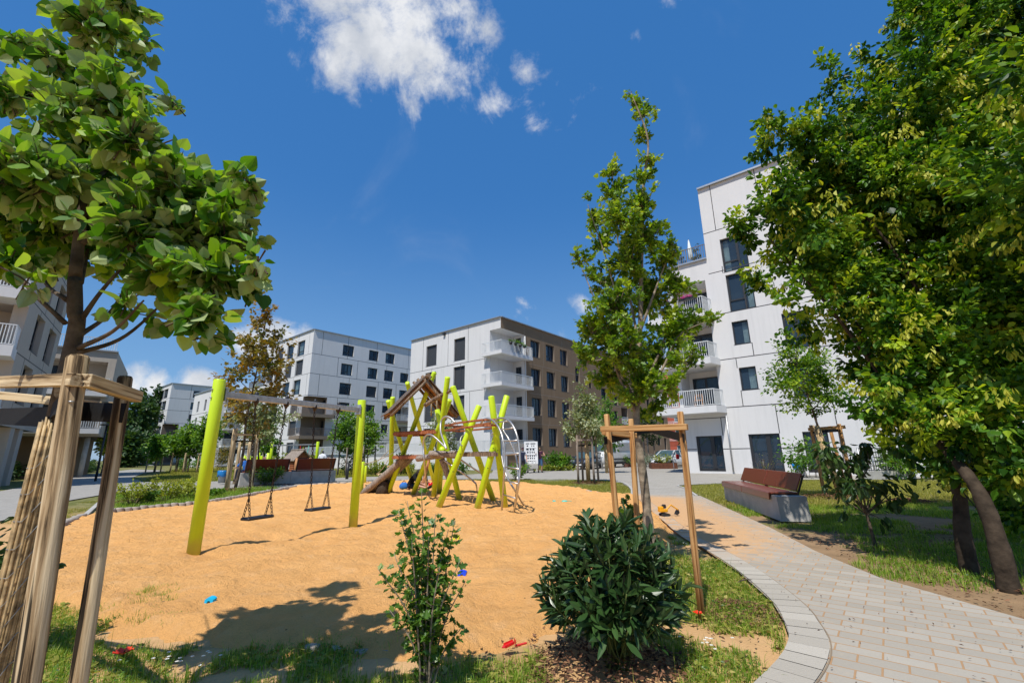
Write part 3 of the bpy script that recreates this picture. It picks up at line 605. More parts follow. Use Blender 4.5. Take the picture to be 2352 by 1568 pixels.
def window(root, O, N, r, style='two', dep=.2, sill=True, frame='frame', lab=None):
    """frame with sashes (part), pane, curtain and blind as sub-parts; placed in its reveal"""
    U = XU(N); ax = (U, -N, UP); a, b, c, d = r[:4]; w, h = b-a, d-c; org = np.array([O[0], O[1], 0])+U*a+UP*c-N*dep
    P = lambda u, z, y=0.: org+U*u+UP*z-N*y
    f = MB(); t = .075
    def bx(u0, u1, z0, z1, y0=0., y1=.07):
        if style == 'slider': y0, y1 = -.05, .006
        f.box(P((u0+u1)/2, (z0+z1)/2, (y0+y1)/2), (abs(u1-u0)/2, abs(y1-y0)/2, abs(z1-z0)/2), ax)
    bx(0, t, 0, h); bx(w-t, w, 0, h); bx(t, w-t, 0, t); bx(t, w-t, h-t, h)
    bk, pn = (.016, .008) if style == 'slider' else (.5, .045)
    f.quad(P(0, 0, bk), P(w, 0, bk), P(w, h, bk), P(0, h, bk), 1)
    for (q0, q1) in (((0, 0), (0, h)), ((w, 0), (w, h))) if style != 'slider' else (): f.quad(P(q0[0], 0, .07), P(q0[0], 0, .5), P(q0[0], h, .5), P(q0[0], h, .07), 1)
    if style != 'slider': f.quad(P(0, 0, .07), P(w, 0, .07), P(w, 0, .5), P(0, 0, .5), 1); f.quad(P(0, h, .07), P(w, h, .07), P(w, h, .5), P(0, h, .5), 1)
    if sill: f.box(P(w/2, -.012, -dep*.45), (w/2+.05, dep*.6, .014), ax)
    glass = [(t, w-t, t, h-t)]
    if style == 'two':
        m = w*.64; bx(m-.05, m+.05, t, h-t, -.012, .07); zz = h*.30; bx(t, m-.05, zz-.05, zz+.05, -.012, .07); bx(t, t+.05, zz+.05, h-t, -.012, .02); bx(m-.1, m-.05, zz+.05, h-t, -.012, .02)
    elif style == 'one': zz = h*.3; bx(t, w-t, zz-.045, zz+.045, -.012, .07)
    elif style == 'door': m = w*.6; bx(m-.09, m+.09, t, h-t, -.012, .07); bx(t, t+.07, t, h-t, -.012, .02); bx(m+.09, m+.14, t, h-t, -.012, .02); bx(t, w-t, t, t+.12, -.012, .07)
    elif style == 'slider': m = w*.5; bx(m-.05, m+.05, t, h-t, -.012, .07)
    elif style == 'half': pass
    o = f.build('window', [M[frame], M['room']], root)
    if style == 'shutter' or style == 'half':
        s = MB(); zlo = t if style == 'shutter' else h*.38; n = max(4, int((h-zlo)/.09)); 
        for k in range(n): z = zlo+(h-t-zlo)*k/n; z2 = zlo+(h-t-zlo)*(k+1)/n; s.quad(P(t, z, .012), P(w-t, z, .012), P(w-t, z2, .03), P(t, z2, .03)); s.quad(P(t, z2, .03), P(w-t, z2, .03), P(w-t, z2, .012), P(t, z2, .012))
        s.build('blind', M['shutter'], o)
    if style != 'shutter':
        gl = MB(); gl.quad(P(t, t, pn), P(w-t, t, pn), P(w-t, h-t, pn), P(t, h-t, pn)); gl.build('pane', M['glass'], o)
        if style in ('two', 'one', 'plain') and random.random() < .8:
            cu = MB(); side = random.choice([0, 1, 2]); cw = w*random.uniform(.22, .5)
            for q0 in ([t] if side == 0 else [w-t-cw] if side == 1 else [t, w-t-cw]):
                k = 9; 
                for i in range(k): u0 = q0+cw*i/k; u1 = q0+cw*(i+1)/k; y0 = .16+.035*(i % 2); y1 = .16+.035*((i+1) % 2); cu.quad(P(u0, t, y0), P(u1, t, y1), P(u1, h-t, y1), P(u0, h-t, y0))
            cu.build('curtain', M['curtain'], o)
    return o
def railing(parent, pts, z, h, mat, sp=.16, bw=.03, top=.045, name='railing'):
    mb = MB(); pts = [np.array([p[0], p[1], 0.]) for p in pts]
    for a, b in zip(pts[:-1], pts[1:]):
        L = np.linalg.norm(b-a); d = (b-a)/L; mb.bar(a+UP*(z+h), b+UP*(z+h), top, top); mb.bar(a+UP*(z+.06), b+UP*(z+.06), top*.7, top*.7)
        n = max(2, int(L/sp))
        for i in range(n+1): q = a+d*L*i/n; w = bw if i % 10 else bw*1.8; mb.box(q+UP*(z+h*.5+.03), (w/2, .012, h/2-.05), (d, np.cross(UP, d), UP))
    return mb.build(name, M[mat], parent)
def slab(mb, poly, z0, z1, mi=0): mb.prism([(p[0], p[1]) for p in poly], z0, z1, mi)
def coping(mb, pts, z, mi, w=.35, h=.09):
    for a, b in zip(pts[:-1], pts[1:]): mb.bar((*a[:2], z+h/2), (*b[:2], z+h/2), w, h, mi=mi)
def pxrect(O, N, tl, br):
    U = XU(N); a = pl(*tl, O, N); b = pl(*br, O, N); o = np.array([O[0], O[1], 0]); return (a-o)@U, (b-o)@U, b[2], a[2]
def at2(P, a=0., b=0.): return np.array([P[0], P[1], 0])+A*a+B*b
NL, NR = -B, -A      # outward normals of left-hand and right-hand faces
def corner_loggia(root, mb, P, la, lb, floors, proj, slabmat, railmat, innermi, ch=.0, rail_h=1.0, th=.34, slabs=True, doors=True):
    """void of size la x lb at the corner P; back walls inside, slabs that reach past both faces"""
    P = np.array([P[0], P[1], 0.])
    for k, (z0, z1) in enumerate(floors):
        q = at2(P, la, lb)
        mb.quad(at2(P, la, 0)+UP*z0, q+UP*z0, q+UP*z1, at2(P, la, 0)+UP*z1, innermi); mb.quad(q+UP*z0, at2(P, 0, lb)+UP*z0, at2(P, 0, lb)+UP*z1, q+UP*z1, innermi)
        mb.quad(P+UP*z1, at2(P, la, 0)+UP*z1, q+UP*z1, at2(P, 0, lb)+UP*z1, innermi); mb.quad(P+UP*z0, at2(P, la, 0)+UP*z0, q+UP*z0, at2(P, 0, lb)+UP*z0, innermi)
        if doors:
            window(root, at2(P, 0, lb-.02), NL, (-la+.35, -.45, z0+.05, z0+2.15), 'slider', 0.0, False)
        if slabs:
            s = MB(); pr = proj; c = ch
            poly = [at2(P, la+pr, .02), at2(P, la+pr, -pr+c), at2(P, la+pr-c, -pr), at2(P, -pr+c, -pr), at2(P, -pr, -pr+c), at2(P, -pr, lb+pr-c), at2(P, -pr+c, lb+pr), at2(P, -.02+.04, lb+pr)]
            poly = [at2(P, la+pr*.6, .05), at2(P, la+pr, -pr+c), at2(P, la+pr-c-.01, -pr), at2(P, -pr, -pr), at2(P, -pr, lb+pr-c-.01), at2(P, -pr+c, lb+pr), at2(P, .05, lb+pr*.6), at2(P, .05, .05)]
            slab(s, poly, z0-th, z0); o = s.build('balcony', M[slabmat], root)
            ip = .06; pts = [at2(P, la+pr-ip, -.05), at2(P, la+pr-ip, -pr+ip), at2(P, -pr+ip, -pr+ip), at2(P, -pr+ip, lb+pr-ip), at2(P, -.05, lb+pr-ip)]
            railing(o, pts, z0+.01, rail_h, railmat)
def rep(r, dz): return (r[0], r[1], r[2]+dz, r[3]+dz)
def center_building():
    P = np.array([-1.10, 41.99, 0]); t = thing('apartment_building', 'four storey apartment block with white left face, dark brown right face and white corner balconies', 'building', P)
    K = crop(1600, 1230, 2.24); st = 3.1; zr = 14.62; J = [10.8, 7.7, 4.58]
    la = -pxrect(P, NL, K(103, 302), K(905, 300))[0]; lb = pxrect(P, NR, (1160, 800), (1537, 1000))[1]
    lu = -pxrect(P, NL, K(805, 200), K(905, 300))[0]; ru = pxrect(P, NR, K(910, 180), K(1112, 240))[1]
    floors = [(J[0]+.3, 13.5), (J[1]+.3, J[0]-.04), (J[2]+.3, J[1]-.04), (1.6, J[2]-.04)]
    mb = MB(); ws = []
    c1 = pxrect(P, NL, K(237, 350), K(325, 512)); c2 = pxrect(P, NL, K(485, 285), K(582, 462))
    for k in range(4):
        ws += [(rep(c1, -st*k), 'shutter'), (rep(c2, -st*k), 'shutter' if k < 3 else 'half')]
    ops = [w[0] for w in ws]+[(-lu, 0., f[0], f[1], -1) for f in floors]
    facade(mb, P, NL, -la, 0, -.5, zr, ops, .16, 0, 0)
    for r, s in ws: window(t, P, NL, r, s, .16)
    wr = []
    for tl, br in (((1168, 285), (1255, 455)), ((1305, 325), (1385, 490)), ((1432, 370), (1503, 525))):
        r = pxrect(P, NR, K(*tl), K(*br)); wr += [(rep(r, -st*k), 'two') for k in range(4)]
    r3 = wr[8][0]; sp = r3[0]-wr[4][0][0]
    R = crop(2300, 1300, 2.24)
    for tl, br, s in (((0, 372), (45, 510), 'two'), ((125, 507), (150, 565), 'one'), ((232, 560), (285, 668), 'two'), ((345, 765), (388, 862), 'one'), ((722, 822), (745, 880), 'one'), ((775, 830), (808, 895), 'one'), ((740, 1005), (772, 1075), 'one'), ((798, 1010), (830, 1120), 'one'), ((232, 430), (285, 520), 'two'), ((620, 840), (650, 900), 'one'), ((560, 640), (590, 720), 'one'), ((345, 620), (388, 720), 'two'), ((640, 660), (670, 730), 'one'), ((720, 690), (745, 750), 'one')):
        wr.append((pxrect(P, NR, R(*tl), R(*br)), s))
    lg = pxrect(P, NR, R(415, 770), R(482, 900)); lg = (lg[0], lg[1], lg[2]+.1, lg[2]+2.5)
    ops = [w[0] for w in wr]+[(0., ru, f[0], f[1], -1) for f in floors]+[(*lg, 1.4)]
    facade(mb, P, NR, 0, lb, -.5, zr, ops, .24, 1, 2)
    for r, s in wr: window(t, P, NR, r, s, .24)
    window(t, P, NR, (lg[0], lg[1], lg[2], lg[3]), 'slider', 1.38, False)
    railing(t, [P+XU(NR)*lg[0], P+XU(NR)*lg[1]], lg[2], 1., 'railwhite')
    # floor joints and vertical joints
    for z in J: joints(mb, P, NL, [(-la, z-.1, -lu-.65, z-.1)], 3)
    for j, fr in enumerate(([.84, .54, .32], [.73, .40], [.63, .30], [.8, .42])):
        z1 = ([zr-.05]+J)[j]-.1; z0 = (J+[1.4])[j]-.1
        joints(mb, P, NL, [(-la*f, z0, -la*f, z1) for f in fr], 3)
    for z in J+[1.35]: joints(mb, P, NR, [(ru+.7, z-.25, lb, z-.25)], 4, .035)
    for j, us in enumerate(([.02, 3.4, 7.2, 10.5, 14], [3.1, 5.2, 9.4, 12.6], [2.9, 4.2, 7.7, 11.5], [.3, 3.9, 6.9, 13])):
        z1 = ([zr-.05]+J)[j]-.25; z0 = (J+[1.35])[j]-.25; joints(mb, P, NR, [(ru+u, z0, ru+u, z1) for u in us if ru+u < lb], 4, .03)
    # back, far side and roof
    a, b, c, d = at2(P), at2(P, la), at2(P, la, lb), at2(P, 0, lb)
    mb.quad(b, c, c+UP*zr, b+UP*zr, 0); mb.quad(c, d, d+UP*zr, c+UP*zr, 1)
    corner_loggia(t, mb, P, lu, ru, floors, .62, 'soffit', 'railwhite', 5)
    mb.build('wall', [M['white'], M['brown'], M['taupe'], M['joint'], M['jointpale'], M['soffit']], t)
    r = MB(); r.quad(a+UP*zr, d+UP*zr, c+UP*zr, b+UP*zr, 0); coping(r, [b, a, d], zr, 0); r.build('roof', M['coping'], t)
    # vent box, downpipe, ground floor terrace
    x = MB(); x.tube([at2(P, -.02, ru+.1)+UP*.2, at2(P, -.02, ru+.1)+UP*13.4], .05, 8); x.build('downpipe', M['railwhite'], t)
    x = MB(); q = pl(*K(402, 238), P, NL); x.box(q-NL*-.12, (.16, .12, .12), (XU(NL), NL, UP)); x.build('wall_vent', M['frame'], t)
    # flower pots on the top railing, plant tub and cabinet of the balconies
    z = floors[0][0]+.86
    for i, (f, s) in enumerate(((.22, .2), (.42, .17), (.62, .2), (.8, .16))):
        q = at2(P, -.66, ru*f-.1); pb = thing('flower_pot', ['black flower pot with bushy herbs hung on the top balcony rail nearest the corner', 'black flower pot with low trailing plant, second on the top balcony rail', 'black flower pot with upright leaves, third on the top balcony rail', 'black flower pot with small leaves hung on the top balcony rail farthest from the corner'][i], 'flower pot', q+UP*z, 'flower pots on the top balcony rail')
        pm = MB(); pm.lathe([(0, -.12), (s*.7, -.12), (s, .14), (s*.85, .14), (0, .1)], q+UP*z, 10); pm.build('pot', M['dark_steel'], pb)
        crown('plant', [(q+UP*(z+.26), .2)], 12, 14, .1, .09, T_oval(), M['lf_young'], pb)
    # raised terrace wall with white railing in front of the left face
    w = thing('terrace_wall', 'long low white retaining wall topped by white bar railing before the white and brown block', 'wall', at2(P, 0, -2.2)); mbw = MB()
    p0, p1 = at2(P, -.6, -2.3), at2(P, la*.97, -2.3); p2 = at2(P, 32, -3.0)
    for s0, s1 in ((p0, p1),): mbw.bar(s0+UP*.78, s1+UP*.78, .3, 1.56); mbw.bar(p0+UP*.78, at2(P, -.6, -.1)+UP*.78, .3, 1.56)
    mbw.bar(p1+UP*.62, p2+UP*.62, .3, 1.24)
    joints(mbw, p0, NL, [(-2.6*k, .05, -2.6*k, 1.5) for k in range(1, 7)], 1, .03)
    # joints lie on the outer skin of the wall
    mbw.build('retaining_wall', [M['white'], M['joint']], w); railing(w, [at2(P, -.6, -.2), p0, p1, p2], 1.56, 1.0, 'railwhite', .12, .03)
    tb = thing('terrace_screen', 'dark brown wall below the corner balconies on the ground floor', 'wall', at2(P, -.3, 0)); x = MB(); x.bar(at2(P, -.45, -.6)+UP*1.15, at2(P, -.45, ru+.6)+UP*1.15, .2, 2.3); x.build('screen', M['brown'], tb)
def mid_building():
    P = np.array([-28.48, 60.92, 0]); t = thing('apartment_building', 'tall white five storey apartment block with bronze corner balconies behind the second playground', 'building', P)
    K = crop(950, 1250, 2.24); zr = 19.14; J = [15.65, 12.8, 9.73, 6.75, 3.8]
    la = -pxrect(P, NL, K(285, 305), K(688, 300))[0]; lb = pxrect(P, NR, K(690, 300), K(1555, 333))[1]+3
    lu = -pxrect(P, NL, K(590, 760), K(628, 760))[0]; ru = pxrect(P, NR, K(630, 760), K(805, 745))[1]
    mb = MB(); wl = []
    for tl, br, s in (((362, 330), (402, 435), 'shutter'), ((452, 297), (495, 405), 'one'), ((545, 265), (595, 375), 'one'), ((338, 492), (382, 600), 'shutter'), ((430, 463), (475, 578), 'shutter'), ((525, 435), (575, 550), 'shutter'), ((270, 515), (312, 618), 'shutter'),
                      ((253, 673), (288, 748), 'one'), ((320, 660), (358, 757), 'one'), ((405, 635), (453, 745), 'one'), ((505, 610), (553, 728), 'one'), ((290, 828), (335, 937), 'shutter'), ((478, 812), (530, 908), 'shutter'), ((230, 840), (252, 908), 'one'),
                      ((205, 1010), (228, 1082), 'one'), ((270, 1000), (312, 1100), 'shutter'), ((458, 975), (512, 1095), 'shutter'), ((185, 1185), (220, 1270), 'one'), ((305, 1172), (345, 1280), 'shutter'), ((440, 1165), (490, 1275), 'one')):
        r = pxrect(P, NL, K(*tl), K(*br))
        if r[0] > -la+.2 and r[1] < -.1: wl.append((r, s))
    fl = [(J[3]+.35, J[2]-.15), (J[4]+.35, J[3]-.05), (.8, J[4]-.05)]
    facade(mb, P, NL, -la, 0, -.5, zr, [w[0] for w in wl]+[(-lu, 0., f[0], f[1], -1) for f in fl], .18)
    for r, s in wl: window(t, P, NL, r, s, .18)
    wr = []
    for tl, br, s in (((948, 285), (1040, 397), 'two'), ((1182, 333), (1260, 437), 'two'), ((1330, 360), (1405, 462), 'two'), ((932, 452), (1025, 565), 'two'), ((1170, 490), (1250, 597), 'two'), ((1318, 513), (1393, 617), 'two'), ((1460, 537), (1528, 632), 'two'),
                      ((917, 625), (1012, 738), 'two'), ((1157, 655), (1240, 760), 'shutter'), ((1308, 673), (1385, 773), 'two'), ((1450, 692), (1525, 783), 'two'), ((907, 800), (997, 912), 'shutter'), ((1143, 822), (1225, 927), 'two'), ((1298, 832), (1375, 900), 'two'), ((1135, 992), (1217, 1100), 'shutter'), ((1287, 1000), (1343, 1075), 'one'), ((895, 990), (985, 1095), 'two'), ((1122, 1165), (1207, 1262), 'shutter'), ((1278, 1167), (1335, 1250), 'shutter')):
        wr.append((pxrect(P, NR, K(*tl), K(*br)), s))
    lg = [pxrect(P, NR, K(1412, 838), K(1535, 975)), pxrect(P, NR, K(1395, 1012), K(1535, 1150))]
    facade(mb, P, NR, 0, lb, -.5, zr, [w[0] for w in wr]+[(0., ru, f[0], f[1], -1) for f in fl]+[(*l, 1.6) for l in lg], .18, 0, 0)
    for r, s in wr: window(t, P, NR, r, s, .18)
    for l in lg:
        window(t, P, NR, (l[0]+.3, l[1]-.6, l[2], l[2]+2.2), 'slider', 1.58, False); q = np.array([P[0], P[1], 0])
        s = MB(); pp = [q+XU(NR)*l[0]-NR*-.02, q+XU(NR)*l[1], q+XU(NR)*l[1]+NR*.5, q+XU(NR)*l[0]+NR*.5]; slab(s, pp, l[2]-.35, l[2]+.02); o = s.build('balcony', M['taupe'], t); railing(o, [pp[3]-NR*.06, pp[2]-NR*.06], l[2]+.02, 1., 'railwhite', .14, .03)
    for z in J[:4]: joints(mb, P, NL, [(-la, z, 0, z)], 1, .05); joints(mb, P, NR, [(0, z, lb, z)], 1, .05)
    joints(mb, P, NL, [(-la, J[4], -lu-1, J[4])], 1, .05); joints(mb, P, NR, [(ru+1, J[4], lb, J[4])], 1, .05)
    for z0, z1, fs in ((J[0], zr, (.08, .3, .52, .76)), (J[1], J[0], (.16, .42, .66, .9)), (J[2], J[1], (.05, .33, .6)), (J[3], J[2], (.2, .45, .72)), (J[4], J[3], (.3, .6))): joints(mb, P, NL, [(-la*f, z0, -la*f, z1) for f in fs], 1, .05)
    for z0, z1, fs in ((J[0], zr, (.07, .27, .52, .83)), (J[1], J[0], (.2, .36, .62, .82)), (J[2], J[1], (.07, .3, .55, .72)), (J[3], J[2], (.22, .46, .6, .8)), (J[4], J[3], (.42, .56, .68))): joints(mb, P, NR, [(lb*f, z0, lb*f, z1) for f in fs], 1, .05)
    corner_loggia(t, mb, P, lu, ru, fl, 1.15, 'taupe', 'railbrown', 2, .5, 1., .45)
    # lower left wing with roof terrace
    a, b, c, d = at2(P), at2(P, la), at2(P, la, lb), at2(P, 0, lb); mb.quad(b, c, c+UP*zr, b+UP*zr); mb.quad(c, d, d+UP*zr, c+UP*zr)
    q0 = at2(P, la, .6); e0 = at2(P, la+9, .6); zt = J[1]+.3; fw = [(-6, -.8, z+.4, z+2.7, 1.5) for z in (J[2]+.0, J[3], J[4], .6)]
    facade(mb, q0, NL, -9, 0, -.5, zt, fw, .2)
    for f in fw:
        window(t, q0, NL, (f[0]+.4, f[1]-1.2, f[2], f[2]+2.1), 'slider', 1.48, False)
        s = MB(); pp = [q0+A*.5, q0+A*6.6, q0+A*6.6+NL*1.2, q0+A*.5+NL*1.2]; slab(s, pp, f[2]-.35, f[2]); o = s.build('balcony', M['soffit'], t); railing(o, [q0+A*6.5, pp[2]-A*.1-NL*.06, pp[3]+A*.1-NL*.06, q0+A*.6], f[2], 1., 'railwhite', .14, .03)
    mb.quad(e0, at2(e0, 0, 12), at2(e0, 0, 12)+UP*zt, e0+UP*zt)
    mb.build('wall', [M['white'], M['joint'], M['taupe']], t)
    r = MB(); r.quad(a+UP*zr, d+UP*zr, c+UP*zr, b+UP*zr); coping(r, [b, a, d], zr, 0, .35, .12); r.quad(q0+UP*zt, at2(q0, 0, 12)+UP*zt, at2(e0, 0, 12)+UP*zt, e0+UP*zt); coping(r, [e0, q0], zt, 0, .3, .1); r.build('roof', M['coping'], t)
    railing(t, [q0+A*.2+B*.3, e0+B*.3], zt+.1, 1.05, 'railbrown', .14, .04)
    for i in range(3): 
        f = MB(); q = at2(P, .02, lb*(.3+.2*i)); f.box(q+UP*(zr+.2), (.02, .02, .02)); 
def far_buildings():
    P = np.array([-82.54, 105.56, 0]); t = thing('apartment_building', 'most distant white apartment block with narrow windows and pale balconies at its left edge', 'building', P)
    K = crop(450, 1450, 2.613); zr = 19.1; J = [15.62, 12.72, 9.72, 6.7, 3.7]
    la = -pxrect(P, NL, K(435, 287), K(618, 280))[0]; lb = 34.
    lu = -pxrect(P, NL, K(520, 660), K(545, 660))[0]; ru = pxrect(P, NR, K(545, 660), K(695, 640))[1]; mb = MB(); wl = []
    for tl, br in (((455, 317), (483, 392)), ((497, 302), (526, 380)), ((540, 285), (570, 365)), ((400, 447), (428, 523)), ((430, 437), (458, 513)), ((473, 425), (502, 503)), ((515, 410), (547, 490)), ((375, 565), (403, 642)), ((405, 557), (435, 637)), ((448, 547), (478, 627)), ((490, 537), (520, 620)),
                   ((355, 690), (373, 738)), ((385, 682), (410, 760)), ((473, 668), (497, 745)), ((330, 815), (350, 860)), ((368, 808), (387, 855)), ((452, 797), (470, 845))):
        r = pxrect(P, NL, K(*tl), K(*br)); 
        if r[0] > -la+.1 and r[1] < -lu: wl.append(r)
    fl = [(J[3]+.3, J[2]-.2), (J[4]+.3, J[3]-.1), (.6, J[4]-.1)]
    facade(mb, P, NL, -la, 0, -.5, zr, wl+[(-lu, 0., f[0], f[1], -1) for f in fl], .25)
    for r in wl: window(t, P, NL, r, 'one', .25)
    wr = [pxrect(P, NR, K(*a), K(*b)) for a, b in (((850, 293), (932, 370)), ((822, 415), (890, 492)), ((803, 540), (875, 615)), ((778, 668), (855, 735)))]
    facade(mb, P, NR, 0, lb, -.5, zr, wr+[(0., ru, f[0], f[1], -1) for f in fl], .25)
    for r in wr: window(t, P, NR, r, 'two', .25)
    for z in J[:4]: joints(mb, P, NL, [(-la, z, 0, z)], 1, .07); joints(mb, P, NR, [(0, z, lb, z)], 1, .07)
    for z0, z1, fs in ((J[0], zr, (.12, .45)), (J[1], J[0], (.32, .6)), (J[2], J[1], (.13, .5)), (J[3], J[2], (.4,))): joints(mb, P, NR, [(lb*f, z0, lb*f, z1) for f in fs], 1, .07)
    corner_loggia(t, mb, P, lu, ru, fl, 1.3, 'taupe', 'railbrown', 2, .4, 1.05, .5)
    a, b, c, d = at2(P), at2(P, la), at2(P, la, lb), at2(P, 0, lb); mb.quad(b, c, c+UP*zr, b+UP*zr); mb.quad(c, d, d+UP*zr, c+UP*zr); mb.build('wall', [M['white'], M['joint'], M['taupe']], t)
    r = MB(); r.quad(a+UP*zr, d+UP*zr, c+UP*zr, b+UP*zr); coping(r, [b, a, d], zr, 0, .4, .2); r.build('roof', M['coping'], t)
    for z in (10.2, 6.9, 3.6):
        s = MB(); q = at2(P, la+.05, 1.0); pp = [q, q+A*5, q+A*5+NL*2.2, q+NL*2.2]; slab(s, pp, z-.4, z); o = s.build('balcony', M['soffit'], t); railing(o, [pp[1], pp[2], pp[3], pp[0]], z, 1.1, 'railwhite', .2, .06)
    # second block, nearer, half behind the swing post
    P2 = atd(493, 893, 92); P2[2] = 0; zr2 = vt(P2, 893); t2 = thing('apartment_building', 'lower white apartment block half hidden behind the rusty leaved tree and near swing post', 'building', P2); mb = MB(); n = []
    la2 = -pxrect(P2, NL, (447, 912), (493, 893))[0]
    for k in range(4):
        for f in (.35, .72): n.append((-la2*f-.5, -la2*f+.5, zr2-3.4-2.95*k, zr2-1.5-2.95*k))
    facade(mb, P2, NL, -la2, 0, -.5, zr2, n, .2)
    for r in n: window(t2, P2, NL, r, 'one', .2)
    lo = [(2.+9*j, 8+9*j, zr2-3.6-2.95*k, zr2-1.1-2.95*k, 1.6) for k in range(4) for j in range(2)]
    facade(mb, P2, NR, 0, 22, -.5, zr2, lo, .2)
    for l in lo:
        window(t2, P2, NR, (l[0]+1, l[1]-1.5, l[2], l[2]+2.2), 'slider', 1.58, False); q = at2(P2); s = MB(); pp = [q+B*l[0], q+B*l[1], q+B*l[1]-A*.9, q+B*l[0]-A*.9]; slab(s, pp, l[2]-.35, l[2]); o = s.build('balcony', M['soffit'], t2); railing(o, [pp[0], pp[3], pp[2], pp[1]], l[2], 1.05, 'railwhite', .18, .05)
    for k in range(1, 5): joints(mb, P2, NL, [(-la2, zr2-.9-2.95*k, 0, zr2-.9-2.95*k)], 1, .06)
    a, b, c, d = at2(P2), at2(P2, la2), at2(P2, la2, 22), at2(P2, 0, 22); mb.quad(b, c, c+UP*zr2, b+UP*zr2); mb.quad(c, d, d+UP*zr2, c+UP*zr2); mb.build('wall', [M['white'], M['joint']], t2)
    r = MB(); r.quad(a+UP*zr2, d+UP*zr2, c+UP*zr2, b+UP*zr2); coping(r, [b, a, d], zr2, 0, .35, .15); r.build('roof', M['coping'], t2)
def right_building():
    P = np.array([13.25, 27.48, 0]); t = thing('apartment_building', 'big white six storey apartment block on the right with balconies at its left end', 'building', P); K = crop(2600, 640, 1.206); zr = 19.15; J = [15.76, 12.82, 9.93, 6.93, 3.93]
    L = 22.; wl = 2.85; zt = 13.9; mb = MB(); ws = []
    for tl, br, s in (((335, 385), (480, 512), 'two'), ((363, 557), (513, 707), 'two'), ((392, 782), (487, 880), 'one1'), ((427, 1002), (525, 1103), 'one1')): ws.append((pxrect(P, NL, K(*tl), K(*br)), s))
    ws.append((pxrect(P, NL, K(632, 742), K(770, 898)), 'two')); ws.append((pxrect(P, NL, K(668, 975), K(810, 1140)), 'two'))
    w1 = ws[0][0]; ws += [((8.3, 10.4, 13.0, 14.9), 'two'), ((8.0, 10.1, 16.2, 18.2), 'two'), ((12.3, 14.4, 10.6, 12.4), 'two'), ((12.1, 14.2, 13.4, 15.2), 'two')]
    dr = [pxrect(P, NL, K(220, 1332), K(367, 1498)), pxrect(P, NL, K(473, 1322), K(653, 1500)), pxrect(P, NL, K(733, 1310), K(890, 1490))]
    dr = [(d[0], d[1], .12, d[3]) for d in dr]
    lf = [(J[4]+.1, J[3]-.35), (J[3]+.1, J[2]-.35), (J[2]+.1, J[1]-.35)]; u0, u1 = -2.6, -.28
    facade(mb, P, NL, 0, L, -.5, zr, [w[0] for w in ws]+dr[1:], .13)
    facade(mb, P, NL, -wl, 0, -.5, zt, [dr[0]]+[(u0, u1, a, b, 1.7) for a, b in lf], .13)
    for r, s in ws: window(t, P, NL, r, {'one1': 'plain'}.get(s, s), .13, True)
    for d in dr: window(t, P, NL, d, 'door', .10, False)
    U = XU(NL); q = np.array([P[0], P[1], 0])
    for k, (a, b) in enumerate(lf):
        window(t, P, NL, (-2.35, -.62, a+.02, a+2.15), 'slider', 1.68, False)
        s = MB(); e0, e1 = -4.0, .0; pp = [q+U*e0-NL*.0+NL*-.02, q+U*e1-NL*.02, q+U*(e1)+NL*.9, q+U*e0+NL*.9]; pp = [q+U*e0-NL*1.6, q+U*(-wl-.002)-NL*1.6, q+U*(-wl-.002)+NL*.002, q+U*e1+NL*.002, q+U*(e1-.25)+NL*1.25, q+U*e0+NL*1.25]
        slab(s, pp, a-.42, a); o = s.build('balcony', M['soffit'], t); railing(o, [q+U*(e0+.06)-NL*1.5, q+U*(e0+.06)+NL*1.19, q+U*(e1-.32)+NL*1.19, q+U*(e1-.1)+NL*.05], a, 1., 'railwhite', .125, .028)
    railing(t, [q+U*(-wl+.1)-NL*.1, q+U*(-.05)-NL*.1], zt+.06, 1.1, 'railbrown', .14, .03)
    for z, ua in zip(J, (0, 0, 0, 0, 0)): joints(mb, P, NL, [(ua, z, L, z)], 1, .05)
    joints(mb, P, NL, [(-wl, 3.35, -.1, 3.35), (-wl, 1.45, dr[0][0], 1.45), (dr[0][1], 1.45, dr[1][0], 1.45), (dr[1][1], 1.45, dr[2][0], 1.45), (-.02, 0, -.02, 0)], 1, .05)
    def vj(*pts): 
        for (a, b, z0, z1) in pts:
            p = pl(*K(a, b), P, NL); u = (p-q)@U; joints(mb, P, NL, [(u, z0, u, z1)], 1, .045)
    vj((288, 132, J[0], zr), (500, 52, J[0], zr), (350, 540, J[1], w1[2]), (378, 725, J[2]+2.89, J[2]+3.2), (470, 740, J[3]+3., J[2]+2.85), (495, 900, J[3], ws[2][0][2]), (415, 962, ws[3][0][3], J[3]), (440, 1120, J[4], ws[3][0][2]), (605, 1190, dr[1][3], J[4]), (660, 935, ws[5][0][3], J[3]), (697, 1150, J[4], ws[5][0][2]), (895, 1240, .6, J[4]), (338, 1220, dr[0][3], 3.35))
    e = at2(P, -L); mb.quad(e, at2(P, -L, 14), at2(P, -L, 14)+UP*zr, e+UP*zr); l = at2(P, wl); mb.quad(l, at2(P, wl, 14), at2(P, wl, 14)+UP*zt, l+UP*zt); mb.quad(q, at2(P, 0, 14), at2(P, 0, 14)+UP*zr, q+UP*zr)
    mb.build('wall', [M['white'], M['joint']], t)
    r = MB(); r.quad(q+UP*zr, at2(P, 0, 14)+UP*zr, at2(P, -L, 14)+UP*zr, e+UP*zr); coping(r, [q, e], zr, 0, .35, .12); r.quad(q+UP*zt, at2(P, 0, 14)+UP*zt, at2(P, wl, 14)+UP*zt, l+UP*zt); coping(r, [l, q], zt, 0, .3, .1); r.build('roof', M['coping'], t)
    x = MB(); dp = pl(*K(368, 1220), P, NL)+NL*.12; x.tube([dp*np.array([1, 1, 0])+UP*.1+NL*.0, dp*np.array([1, 1, 0])+UP*3.45], .055, 8); x.build('downpipe', M['steel'], t)
